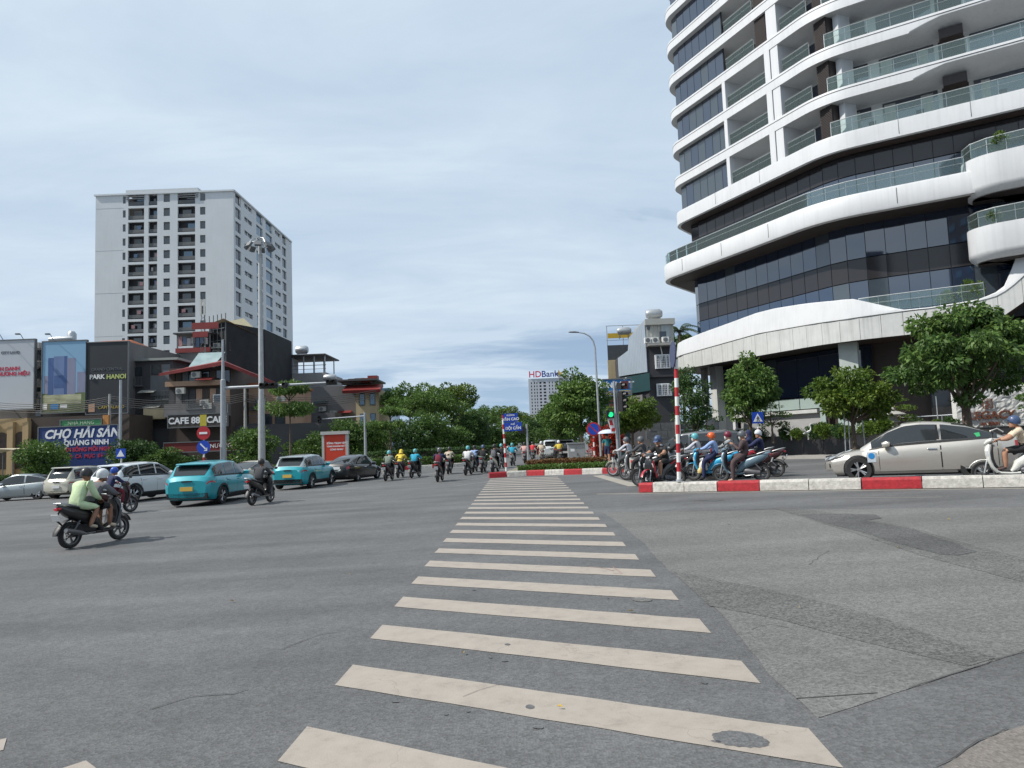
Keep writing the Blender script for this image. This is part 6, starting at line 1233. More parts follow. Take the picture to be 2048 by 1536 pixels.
mb = MB(); mb.lathe([(0, -.01), (.028, -.01), (.028, 0), (0, 0)], (0, 0, .09), 'y', 12); mb.slab([(-.03, 0, .055), (.03, 0, .055), (.025, 0, -.04), (-.025, 0, -.04)], .01, (0, -1, 0)); mb.slab([(-.02, 0, -.03), (.0, 0, -.03), (-.05, 0, -.15), (-.08, 0, -.15)], .01, (0, -1, 0)); mb.slab([(0, 0, -.03), (.025, 0, -.03), (.085, 0, -.14), (.06, 0, -.15)], .01, (0, -1, 0)); mb.slab([(-.03, 0, .05), (-.02, 0, .03), (-.08, 0, -.03), (-.09, 0, -.015)], .01, (0, -1, 0)); mb.slab([(.03, 0, .05), (.02, 0, .03), (.08, 0, -.02), (.09, 0, -.005)], .01, (0, -1, 0)); mb.build('walker_symbol', BLACKP, s4_, (0, -.073, zz-.03))
e_ = on(408, 44.6)
s5_ = striped('striped pole with no entry sign above a blue arrow sign on the left', e_, 2.1, .06, 8, 1); 
rsign(s5_, 3.35, .42, REDP); piece('sign_bar', SIGNW, s5_, (0, -.085, 3.35), (.5, .012, .13)); MB().tube([(0, 0, 2.1), (0, 0, 3.5)], .05, 8).build('pole', STEEL, s5_); o = rsign(s5_, 2.47, .42, BLUEP); MB().slab([(-.22, 0, .2), (-.16, 0, .25), (.2, 0, -.12), (.14, 0, -.18)], .012, (0, -1, 0)).build('sign_bar', SIGNW, o, (0, -.015, 0)); MB().slab([(.24, 0, -.24), (.24, 0, -.02), (.02, 0, -.24)], .012, (0, -1, 0)).build('sign_arrow', SIGNW, o, (0, -.015, 0))
f_ = on(242, 46); s6_ = striped('short striped pole with a small blue warning sign above the white crossover', f_, 2.1, .05, 7, 0)
piece('sign_plate', BLUEP, s6_, (0, -.06, 2.4), (.62, .03, .62)); MB().slab([(-.25, 0, -.2), (.25, 0, -.2), (0, 0, .24)], .01, (0, -1, 0)).build('sign_triangle', SIGNW, s6_, (0, -.078, 2.4))
# high mast with floodlight ring
p = on(524, 48); mz = ht(482, 518, 48)-p.z; t = thing('floodlight_mast', 'tall tapered floodlight mast with a ring of lamps at its top', 'mast', p)
MB().tube([(0, 0, 0), (0, 0, mz*.33), (0, 0, mz*.34), (0, 0, mz)], [.25, .21, .18, .12], 14).build('mast', mat('mast steel', (.40, .41, .41), .5, .5, .1), t)
mb = MB(); mb.tube([(.75*math.cos(q), .75*math.sin(q), mz-.25) for q in [2*math.pi*k/16 for k in range(16)]], .03, 5, 0, True)
for k in range(8): q = 2*math.pi*k/8; mb.tube([(0, 0, mz+.25), (.5*math.cos(q), .5*math.sin(q), mz+.1), (.78*math.cos(q), .78*math.sin(q), mz-.25)], .025, 5)
mb.build('lamp_ring', STEEL, t)
for k in range(8): q = 2*math.pi*k/8+.2; MB().box((0, 0, 0), (.16, .42, .36)).build('floodlight', FRM, t, (.86*math.cos(q), .86*math.sin(q), mz-.42), q).rotation_euler = (0, -.6, q)
MB().tube([(0, 0, mz), (0, 0, mz+.9)], .012, 5).build('lightning_rod', STEEL, t)
# traffic light heads
TLB = mat('signal housing', (.012, .012, .013), .5); LENS = mat('dark lens', (.03, .02, .015), .2, 0, 0); GRN = mat('lit green signal', (.02, .85, .30), .4, 0, 0, emit=1.0)
def signal(t, x, y, z, rz=0, n=3, lit=None, s=1, horiz=False):
    hd = MB().box((0, 0, 0), (.34*s, .22*s, (.34*n)*s) if not horiz else (.34*n*s, .22*s, .34*s)).build('signal_head', TLB, t, (x, y, z), rz)
    for k in range(n):
        u = (k-(n-1)/2)*.33*s; pos = (0, -.11*s, u) if not horiz else (u, -.11*s, 0); v = MB()
        v.rings([[(pos[0]+.125*s*math.cos(q), pos[1]-d, pos[2]+.125*s*math.sin(q)) for q in [math.pi*j/10*1.1-.16 for j in range(11)]]+[(pos[0]+.135*s*math.cos(q), pos[1]-d, pos[2]+.135*s*math.sin(q)) for q in [math.pi*j/10*1.1-.16 for j in range(10, -1, -1)]] for d in (0, .2*s)], 0, True); v.build('visor', TLB, hd)
        MB().lathe([(0, -.012), (.11*s, -.01), (.12*s, 0), (0, 0)], pos, 'y', 16).build('lens', GRN if lit == k else LENS, hd)
    return hd
p = on(447, 45); t = thing('traffic_mast', 'grey traffic mast with a long arm carrying signal heads above the left lanes', 'traffic light', p)
az = ht(776, 450, 45)-p.z; MB().tube([(0, 0, 0), (0, 0, az+.5), (0, 0, az+.55), (0, 0, az+3.1)], [.20, .16, .10, .07], 12).build('pole', mat('mast steel grey', (.36, .38, .40), .5, .5, .1), t)
ax = on(668, 45).x-p.x; MB().tube([(0, 0, az), (ax*.5, 0, az+.04), (ax, 0, az+.10)], [.10, .085, .06], 10).build('arm', STEEL, t)
signal(t, on(541, 45).x-p.x, -.15, az+.03, .0, 3, None, 1.1, True); signal(t, on(571, 45).x-p.x+.1, -.15, az+.03, .0, 1, None, 1.0, True); signal(t, on(668, 45).x-p.x, -.15, az+.1, .0, 2, None, 1.0, True)
q = on(732, 58); t = thing('traffic_mast', 'far slim mast with a thin arm in front of the grey gable wall', 'traffic light', q); az2 = ht(832, 732, 58)-q.z; MB().tube([(0, 0, 0), (0, 0, az2+.3)], [.14, .09], 10).build('pole', STEEL, t); MB().tube([(0, 0, az2), (on(640, 58).x-q.x, 0, az2-.12)], [.06, .04], 8).build('arm', STEEL, t); signal(t, on(642, 58).x-q.x, -.1, az2-.15, 0, 2, None, .9)
q = on(240, 57); t = pole('lamp_post', 'slim grey post in front of the dark billboard', 'pole', q, [(0, 0, 0), (0, 0, ht(760, 240, 57)-q.z)], [.14, .10])
# signal post at the right
q = on(1238, 38); q.z += .1; t = thing('traffic_signal', 'traffic signal post with a green lit head beside the umbrella', 'traffic light', q); H = ht(762, 1232, 38)-q.z
MB().tube([(0, 0, 0), (-.05, 0, H)], [.085, .06], 10).build('pole', STEEL, t); MB().tube([(.12, .02, 0), (.08, .02, H*.95)], [.05, .04], 8).build('pole', STEEL, t)
signal(t, on(1229, 38).x-q.x-.12, -.22, ht(829, 1230, 38)-q.z, .12, 1, 0, 1.15)
signal(t, on(1249, 38).x-q.x+.02, -.16, ht(803, 1248, 38)-q.z, .9, 3, None, 1.05); signal(t, on(1249, 38).x-q.x, -.1, ht(772, 1248, 38)-q.z, .9, 1, None, 1.0); piece('countdown_box', mat('countdown maroon', (.12, .03, .03), .5), t, (on(1258, 38).x-q.x, -.05, ht(770, 1258, 38)-q.z), (.38, .16, .42))
bn = MB(); bn.slab([(-.72, -.15, 2.42), (-.36, -.15, 2.50), (-.33, -.15, 1.62), (-.52, -.15, 1.62)], .03, (0, 1, 0)); bn.build('hanging_banner', SIGNW, t, (.2, 0, .1))
for a_, b2_, c2_ in (((-.62, 2.3), (-.48, 2.33), (-.44, 2.05)), ((-.52, 1.88), (-.34, 1.92), (-.36, 1.72))): MB().slab([(a_[0], -.17, a_[1]), (b2_[0], -.17, b2_[1]), (c2_[0]+.03, -.17, c2_[1]), (c2_[0]-.15, -.17, c2_[1])], .02, (0, -1, 0)).build('banner_print', REDP, t, (.2, 0, .1))
# street lamp
q = on(1203, 45); q.z += .1; t = thing('street_lamp', 'curved arm street lamp behind the island tree', 'street lamp', q); H = ht(690, 1195, 45)-q.z; aw2 = on(1158, 45).x-on(1199, 45).x
MB().tube([(0, 0, 0), (-.04, 0, H*.6), (-.06, 0, H-.2), (-.14, 0, H+.25), (-.36, 0, H+.58), (-.7, 0, H+.78), (aw2+.2, 0, H+.86)], [.085, .07, .055, .05, .045, .04, .035], 9).build('pole', STEEL, t); MB().sweep([(aw2+.25, H+.86, .06, .03), (aw2, H+.89, .13, .05), (aw2-.3, H+.90, .12, .045), (aw2-.42, H+.89, .04, .02)], 10).build('lamp_head', FRM, t)
# island: cabinet, post, advert panels
q = on(1155, 42); q.z += .11; t = thing('utility_cabinet', 'grey two door utility cabinet on the hedge island', 'cabinet', q); W, H = 1.0, 1.25; CABM = mat('cabinet grey', (.30, .31, .32), .5, .1, .06)
piece('body', CABM, t, (0, .3, H/2), (W, .6, H)); piece('top', CABM, t, (0, .28, H+.03), (W+.1, .74, .06)); piece('plinth', CONC, t, (0, .3, .03), (W+.06, .66, .1))
for s in (-1, 1): dd = piece('door', CABM, t, (s*W*.245, -.012, H*.5), (W*.475, .03, H*.9))
piece('handle', BLACKP, t, (.05, -.04, H*.5), (.03, .03, .16)); piece('notice', SIGNW, t, (-.25, -.03, H*.70), (.24, .01, .16))
q = on(1058, 39.5); q.z += .1; t = thing('signal_post', 'plain grey post with a signal box seen from behind on the island', 'traffic light', q); H = ht(848, 1055, 39.5)-q.z; MB().tube([(0, 0, 0), (-.03, 0, H)], [.07, .06], 10).build('pole', STEEL, t); mb = MB(); mb.box((-.32, 0, H-.33), (.36, .2, .34)); mb.box((-.12, 0, H-.3), (.2, .03, .05)); mb.build('signal_head', TLB, t); piece('sign_plate', STEEL, t, (-.5, .02, H-.22), (.2, .03, .12))
def advert(label, px, Y, y0, y1, w_px, art, texts):
    q = on(px, Y); W = w_px*Y/FPX; zb, zt_ = ht(y1, px, Y)-q.z, ht(y0, px, Y)-q.z; t = thing('advert_panel', label, 'advert', q, 0, 'red street advert panels'); GR = mat('advert frame', (.44, .43, .41), .5, 0, .06)
    piece('frame', GR, t, (-W/2+.09*W/1.9, 0, zt_/2), (.18*W/1.9, .35, zt_)); piece('frame', GR, t, (W/2-.09*W/1.9, 0, zt_/2), (.18*W/1.9, .35, zt_)); piece('header', GR, t, (0, -.02, zt_+.08), (W+.12, .5, .22)); piece('footer', GR, t, (0, 0, zb/2), (W-.36*W/1.9, .34, zb)); piece('poster', art, t, (0, -.1, (zb+zt_)/2), (W-.36*W/1.9, .1, zt_-zb)); 
    for s_, dz, h in texts: text('lettering', s_, h, SIGNW, t, (.12, -.16, (zb+zt_)/2+dz), UPR, .004, 'CENTER', .006)
    return t
AR = mat('poster red', (.52, .045, .018), .45, 0, .12, .7)
t = advert('red advert panel in a pale frame behind the black saloon on the left', 672, 50, 868, 921, 52, AR, [('SỐNG TRỌN VẸN', .28, .17), ('TỪNG KHOẢNH KHẮC', .06, .13), ('CÙNG NHAU', -.16, .15)]); t
AR2 = mat('poster dark red', (.20, .02, .022), .5, 0, .2, 1)
advert('small dark red advert panel above the far traffic', 1080, 72, 891, 909, 16, AR2, []); advert('smallest dark red advert panel beside the grey cabinet', 1119, 80, 893, 908, 11, AR2, [])
# planter wall and garden
PLB = mat('black granite', (.022, .022, .024), .35, 0, .5, 14); pts = [Vector((11.8, 42.3, 0)), Vector((13.9, 39.2, 0)), Vector((20.9, 28.6, 0)), Vector((30, 15, 0))]
t = thing('planter_wall', 'black granite planter wall along the tower pavement', 'planter')
for a, b in zip(pts, pts[1:]):
    L = (b-a).length; k = max(1, round(L/1.2)); d = (b-a)/k; an = math.atan2(d.y, d.x)
    for j in range(k):
        c = a+d*(j+.5); z = gz(c.x)
        piece('granite_panel', PLB, t, (c.x, c.y, z+.60), (d.length-.012, .3, 1.0), an); piece('coping', PLB, t, (c.x, c.y, z+1.125), (d.length-.006, .36, .05), an)
soil = obj('garden_soil', MB().add([(p.x+.1, p.y+.15, gz(p.x)+.95) for p in pts]+[(40, 22, 1.4), (28, 45, 1.3), (21, 60, 1.2), (15, 62, 1.2)], [tuple(range(8))[::-1]]).mesh('garden_soil', mat('soil', (.06, .05, .035), .95, 0, .3, 3))); struct(soil)
# stone lantern
q = on(1793, 33.5); q.z += .98; t = thing('stone_lantern', 'grey stone garden lantern in front of the tower entrance', 'lantern', q, 0, None, .95); ST = mat('lantern stone', (.30, .29, .26), .9, 0, .2, 8, .3)
MB().lathe([(0, 0), (.30, 0), (.30, .12), (.16, .16), (.13, .5), (.20, .56), (.32, .62), (.32, .68), (0, .68)], n=6, sm=False).build('pedestal', ST, t); MB().lathe([(.2, .68), (.2, .95), (0, .95)], n=6, sm=False).build('light_box', ST, t); MB().lathe([(0, .93), (.56, .95), (.58, 1.0), (.30, 1.13), (.08, 1.18), (.09, 1.24), (.05, 1.33), (0, 1.36)], n=12).build('cap', ST, t)
# white heron ornaments
def heron(label, px, Y, s):
    q = on(px, Y); q.z += 1.0; t = thing('bird_statue', label, 'statue', q, 0, 'white bird ornaments in the planter', s); M_ = mat('ornament white', (.66, .66, .64), .5, 0, .05)
    MB().sweep([(-.32, .30, .02, .02), (-.15, .36, .07, .06), (.05, .42, .08, .08), (.16, .50, .05, .05), (.18, .66, .028, .03), (.12, .80, .024, .025), (.18, .90, .035, .035), (.34, .87, .008, .008)], 10).build('body', M_, t); MB().sweep([(-.1, .40, .12, .02), (-.3, .52, .16, .015), (-.5, .62, .06, .01)], 8).build('wing', M_, t); mb = MB(); mb.tube([(0, .03, .36), (.02, .03, -.1)], .012, 5); mb.tube([(-.03, -.03, .36), (-.05, -.03, -.1)], .012, 5); mb.build('leg', M_, t)
heron('white bird ornament with raised neck in the planter', 1586, 37, .75); heron('white bird ornament beside the green shrubs in the planter', 1620, 35.5, .8)
# name wall
q = on(1990, 30.5); t = thing('name_wall', 'white textured wall with copper LEGACY lettering at the right', 'sign wall', (q.x, q.y, gz(q.x)+.9), aR); t.rotation_euler = (0, 0, -.12); LW = mat('rough white wall', (.56, .55, .53), .85, 0, .08, 3, 1.0, 9)
mb = MB(); n1, n2 = 26, 22; Wd, Hh = 2.75, 1.95; g = []
for j in range(n2+1):
    for i in range(n1+1): g.append((-Wd/2+Wd*i/n1+rnd(-.02, .02), rnd(-.045, 0) if 0 < i < n1 and 0 < j < n2 else 0, Hh*j/n2+(rnd(-.02, .02) if 0 < j < n2 else 0)))
mb.add(g, [(j*(n1+1)+i, j*(n1+1)+i+1, (j+1)*(n1+1)+i+1, (j+1)*(n1+1)+i) for j in range(n2) for i in range(n1)]); mb.bx(-Wd/2, Wd/2, .004, .4, -.3, Hh); mb.build('wall', LW, t); piece('pier', WHITEP, t, (Wd/2+.14, .15, Hh/2), (.26, .45, Hh+.06)); piece('base', PLB, t, (0, .1, -.2), (Wd+.5, .6, .4))
CU = mat('copper letters', (.24, .095, .06), .4, .5, .1)
text('lettering', 'LEGACY', .46, CU, t, (-.02, -.07, .72), UPR, .025, 'CENTER', .012, 1.08); text('lettering', 'BA ĐÌNH', .19, CU, t, (-.1, -.07, .36), UPR, .02, 'CENTER', .008)
em = MB()
for x0, x1, z0, z1 in ((-.2, .2, 0, .035), (-.2, .2, .385, .42), (-.2, -.165, .035, .385), (.165, .2, .035, .385), (-.09, .0, .06, .14), (.0, .09, .12, .2), (-.06, .03, .2, .28), (-.02, .05, .28, .35)): em.bx(x0, x1, -.03, 0, z0, z1)
em.build('emblem', CU, t, (-.15, -.06, 1.02))
# street frontage rail
t = thing('glass_rail', 'thin steel handrail behind the stone lantern', 'railing'); mb = MB(); P_ = [on(x, 35.5-i*.5)+Vector((0, 0, 1.0)) for i, x in enumerate((1745, 1790, 1840, 1890, 1930))]; mb.tube([(p.x, p.y, p.z+.75) for p in P_], .03, 6)
for p in P_: mb.tube([(p.x, p.y, p.z), (p.x, p.y, p.z+.75)], .02, 5)
mb.build('rail', STEEL, t)
for px, lb in ((1882, 'slim white bollard light seen above the silver sedan'),): q = on(px, 31.5); t = pole('garden_post', lb, 'post', q, [(0, 0, .9), (0, 0, 2.6)], [.03, .02]); mb = MB(); [mb.tube([(.0, 0, 1.35), (.22*math.cos(a_), .22*math.sin(a_), .9)], .015, 5) for a_ in (0, 2.1, 4.2)]; mb.build('leg', STEEL, t)
# ------------------------------------------------------------------ trees, hedges, shrubs
rng = np.random.default_rng(11)
def leafmat(name, a, b, tr=.3):
    if name in MATS: return MATS[name]
    m = bpy.data.materials.new(name); m.use_nodes = True; t = m.node_tree; t.nodes.clear(); o = t.nodes.new('ShaderNodeOutputMaterial')
    at = t.nodes.new('ShaderNodeAttribute'); at.attribute_name = 'tint'; r = t.nodes.new('ShaderNodeMix'); r.data_type = 'RGBA'; r.inputs[6].default_value = (*a, 1); r.inputs[7].default_value = (*b, 1); t.links.new(at.outputs['Fac'], r.inputs[0])
    p = t.nodes.new('ShaderNodeBsdfPrincipled'); p.inputs['Roughness'].default_value = .5; p.inputs['Specular IOR Level'].default_value = .35; t.links.new(r.outputs[2], p.inputs['Base Color']); tl = t.nodes.new('ShaderNodeBsdfTranslucent'); t.links.new(r.outputs[2], tl.inputs[0])
    mx_ = t.nodes.new('ShaderNodeMixShader'); mx_.inputs[0].default_value = tr; t.links.new(p.outputs[0], mx_.inputs[1]); t.links.new(tl.outputs[0], mx_.inputs[2]); t.links.new(mx_.outputs[0], o.inputs[0]); MATS[name] = m; return m
LG = leafmat('street leaf', (.040, .098, .020), (.150, .245, .055)); LD = leafmat('dark leaf', (.022, .060, .016), (.075, .14, .036)); LY = leafmat('yellow green leaf', (.05, .11, .015), (.15, .21, .03)); LM = leafmat('mid leaf', (.038, .092, .02), (.13, .215, .05)); LR = leafmat('red flower leaf', (.28, .02, .015), (.45, .06, .03), .2); LBR = leafmat('reddish hedge leaf', (.10, .05, .018), (.20, .10, .035)); BARK = mat('bark', (.105, .080, .060), .9, 0, .3, 6, .5, 25); PALEB = mat('pale bark', (.22, .18, .13), .9, 0, .25, 6, .4, 25)
def leaves_mesh(name, P, Dr, L, Wd, m, tint):
    """one four-cornered folded leaf per row: P base points, Dr directions, L lengths, Wd half widths"""
    n = len(P); up = rng.normal(size=(n, 3)); S = np.cross(Dr, up); S /= np.linalg.norm(S, axis=1)[:, None]+1e-9; N = np.cross(S, Dr)
    V = np.empty((n, 4, 3)); V[:, 0] = P; V[:, 1] = P+Dr*(L*.45)[:, None]+S*Wd[:, None]+N*(Wd*.35)[:, None]; V[:, 2] = P+Dr*L[:, None]-N*(L*.12)[:, None]; V[:, 3] = P+Dr*(L*.45)[:, None]-S*Wd[:, None]+N*(Wd*.35)[:, None]
    me = bpy.data.meshes.new(name); me.vertices.add(n*4); me.vertices.foreach_set('co', V.ravel()); me.loops.add(n*4); me.loops.foreach_set('vertex_index', np.arange(n*4, dtype=np.int32)); me.polygons.add(n); me.polygons.foreach_set('loop_start', np.arange(0, n*4, 4, dtype=np.int32)); me.polygons.foreach_set('loop_total', np.full(n, 4, dtype=np.int32))
    a = me.attributes.new('tint', 'FLOAT', 'POINT'); a.data.foreach_set('value', np.repeat(tint, 4)); me.materials.append(m); me.update(); me.validate(); return me
def crown_pts(clumps, per, spread, droop=.0, flat=.6):
    P, D_, T = [], [], []
    for c, s, tb in clumps:
        k = int(per*s*s); d = rng.normal(size=(k, 3)); d /= np.linalg.norm(d, axis=1)[:, None]; r = spread*s*rng.uniform(.35, 1, k)**.6; q = d*r[:, None]; q[:, 2] *= flat; P.append(np.array(c)+q); dd = d+rng.normal(scale=.45, size=(k, 3)); dd[:, 2] -= droop; D_.append(dd/np.linalg.norm(dd, axis=1)[:, None]); T.append(np.clip(tb+rng.normal(scale=.22, size=k), 0, 1))
    return np.vstack(P), np.vstack(D_), np.concatenate(T)
PROTO = {}
def proto(key, H, zc, rx, rz_, ncl, per, spread, leaf, wl, m, trunk, droop=.35, flat=.6, shape=None, bark=None, limbs=9, lean=0, tiers=0):
    cl = []
    for i in range(ncl):
        for _ in range(60):
            d = rng.normal(size=3); d /= np.linalg.norm(d); r = rng.uniform(.45, 1.0)
            x, y, z = d*r
            if tiers: z = (rng.integers(0, tiers)+rng.uniform(-.12, .12))/(tiers-1)*2-1 if tiers > 1 else rng.uniform(-.3, .3); w_ = 1-.45*max(0, z); x *= w_; y *= w_
            if shape and not shape(x, y, z): continue
            break
        cl.append(((x*rx+lean*(zc+z*rz_)/H, y*rx, zc+z*rz_), rng.uniform(.65, 1.2), rng.uniform(.25, .75)))
    P, D_, T = crown_pts(cl, per, spread, droop, flat); n = len(P); L = leaf*rng.uniform(.6, 1.25, n); crown = leaves_mesh('crown_'+key, P, D_, L, L*wl, m, T)
    mb = MB(); K = 6; zt_ = zc+rz_*.55; tr = [(lean*(u*zt_)/H+rng.normal(scale=.03)*(u > 0), rng.normal(scale=.03)*(u > 0), u*zt_-(.15 if u == 0 else 0)) for u in [k/K for k in range(K+1)]]; mb.tube(tr, [trunk*(1.25 if k == 0 else 1-.8*k/K) for k in range(K+1)], 9); 
    lb = MB(); idx = rng.permutation(ncl)[:limbs]
    for i in idx:
        c = np.array(cl[i][0]); z0 = min(max(c[2]-rz_*.7-.3, zc-rz_*1.0), zt_*.9); z0 = max(z0, H*.22); k = z0/zt_; b0 = np.array((lean*z0/H, 0, z0)); mid = (b0+c)/2+np.array((0, 0, -.08*rz_)); lb.tube([tuple(b0), tuple(mid), tuple(c)], [trunk*.45*(1.1-k*.6), trunk*.28, trunk*.1], 6)
    PROTO[key] = (crown, mb.mesh('trunk_'+key, bark or BARK), lb.mesh('limb_'+key, bark or BARK))
def tree(key, label, p, rz=0, s=1.0, sz=None, group=None, name='tree', cat='tree', cm=None):
    c, t_, l = PROTO[key]; t = thing(name, label, cat, p, rz, group); t.scale = (s, s, sz or s); k = obj('crown', c, t, mats=[cm]); k['kind'] = 'stuff'; obj('trunk', t_, t); obj('limbs', l, t); return t
proto('big', 6.0, 3.75, 2.3, 2.05, 78, 230, .52, .205, .24, LM, .20, .75, .5, lambda x, y, z: (x*x+y*y) < (1.02-.62*max(0, z))**2, limbs=16)
proto('mid', 4.0, 2.55, 1.45, 1.05, 50, 220, .42, .165, .22, LY, .11, .5, .55, None, limbs=10)
proto('slim', 5.2, 3.1, 1.10, 1.75, 64, 200, .42, .16, .25, LG, .10, .6, .6, lambda x, y, z: (x*x+y*y) < (1-.55*max(0, z))**2, limbs=14)
proto('sparse', 5.0, 3.0, .95, 1.8, 46, 130, .42, .15, .22, LD, .09, .6, .6, lambda x, y, z: (x*x+y*y) < (1-.4*max(0, z))**2, limbs=12)
proto('bonsai', 1.9, 1.25, .95, .45, 14, 120, .30, .10, .25, LG, .07, .0, .35, None, limbs=10, tiers=3)
proto('island', 6.6, 3.9, 1.75, 2.2, 78, 160, .58, .21, .3, LG, .15, .6, .6, lambda x, y, z: (x*x+y*y) < (1-.65*max(0, z))**2, bark=PALEB, limbs=12)
proto('umbrella', 5.2, 4.1, 1.9, .55, 44, 150, .55, .21, .2, LG, .10, .5, .4, None, limbs=12, tiers=2)
proto('rain', 9.5, 6.7, 3.6, 1.8, 36, 250, .92, .30, .25, LG, .18, .35, .6, lambda x, y, z: z > -.7, limbs=18)
proto('rainb', 9.0, 6.3, 3.2, 2.1, 34, 250, .90, .30, .25, LM, .18, .35, .6, lambda x, y, z: z > -.7, limbs=16)
proto('bushy', 4.2, 2.4, 2.0, 1.7, 48, 130, .66, .24, .28, LD, .14, .2, .7, None, limbs=6)
proto('shrub', 1.0, .55, .55, .42, 20, 90, .26, .13, .3, LY, .03, -.2, .8, None, limbs=4)
proto('shrubd', 1.0, .55, .60, .42, 20, 90, .26, .13, .3, LD, .03, -.2, .8, None, limbs=4)
def garden(px, Y, dz=0.0): q = on(px, Y); q.z += dz; return q
q = garden(1941, 26.2, .13); tree('big', 'large broad leaved street tree in front of the white name wall', q, .4, 1.0, 1.02)
q = garden(1712, 27.8, .13); tree('mid', 'small propped tree with bright leaves just above the bonnet of the silver sedan', q, 1.2, 1.02, 1.02); pp = thing('tree_props', 'thin steel props holding the small bright tree', 'prop', q); mb = MB(); [mb.tube([(x, y, 0), (x*.8, y*.8, 2.3)], .022, 6) for x, y in ((-.42, -.1), (.36, -.15), (0, .4))]; mb.build('prop', STEEL, pp)
q = garden(1506, 38.0, .13); tree('slim', 'upright green tree behind the blue pedestrian sign', q, 2.1, 1.14, 1.16)
q = garden(1392, 37.5, .13); tree('sparse', 'thin dark tree right behind the tall striped pole', q, .6, 1.05, 1.06)
q = garden(1268, 44, .13); tree('mid', 'small street tree behind the traffic signal post', q, 3.0, 1.0, 1.08)
q = garden(1166, 47.5, .11); tree('island', 'full green tree with pale trunk on the hedge island', q, 0.3, 1.02, 1.05)
q = garden(1118, 60, .11); tree('island', 'lighter tree left of the pale trunked island tree', q, 2.0, .85, .9)
for px, Y, s, lab, k in ((1549, 37.5, 1.0, 'flat topped garden pine right of the blue pedestrian sign', 'bonsai'), (1418, 42, 1.05, 'dark layered garden pine left of the upright tree', 'bonsai'), (1800, 34.8, .95, 'yellowish garden pine above the stone lantern', 'bonsai'), (2090, 28.5, 1.0, 'garden pine at the right edge beside the name wall', 'bonsai')):
    q = garden(px, Y, .98); tree(k, lab, q, px, s, s*1.05, 'garden pines in the planter', 'garden_pine', 'tree', LD if px == 1418 else LY if px == 1800 else None)
SH = [(1440, 41.5, .9, 0), (1575, 37.8, .8, 1), (1600, 36.6, .75, 0), (1632, 35.8, .85, 1), (1656, 35.0, 1.0, 0), (1682, 34.2, .8, 1), (1700, 33.6, .75, 0), (1735, 33.2, .9, 0), (1765, 32.6, 1.05, 0), (1838, 31.6, .8, 1), (1872, 31, .8, 0), (1905, 30.5, .8, 1), (1500, 40, .8, 1), (1524, 39.2, .8, 1), (1470, 41, .8, 0)]
SL = ['by the grey carrier roof', 'under the flat topped pine', 'beside the first bird ornament', 'between the bird ornaments', 'round and bright, left of the small bright tree', 'dark, behind the small bright tree', 'low, at the trunk of the small bright tree', 'left of the stone lantern', 'in front of the stone lantern', 'right of the stone lantern', 'above the roof of the silver sedan', 'left of the big tree trunk', 'behind the rider in navy', 'right behind the pedestrian sign pole', 'behind the woman in brown']
for (px, Y, s, d), l in zip(SH, SL): q = garden(px, Y, .93); tree('shrubd' if d else 'shrub', 'clipped garden shrub '+l, q, px, s*.85, s*.8, 'shrubs in the granite planter', 'garden_shrub', 'shrub')
# terrace plants on the tower
for (u, off, z, s, lb) in ((10.9, 1.6, 19.7, 1.2, 'green terrace plant on the upper bulging balcony'), (10.2, 1.4, 14.95, .9, 'low green plant on the lower bulging balcony'), (7.0, -.6, 10.0, 1.1, 'leafy terrace plant behind the glass rail above the big tree'), (8.6, -.3, 10.0, 1.5, 'taller leafy plant at the right end of the terrace rail')): p = PR_(u, off); tree('shrub', lb, (p.x, p.y, z), u, s*.8, s*1.2, 'plants on the tower terraces', 'terrace_plant', 'plant')
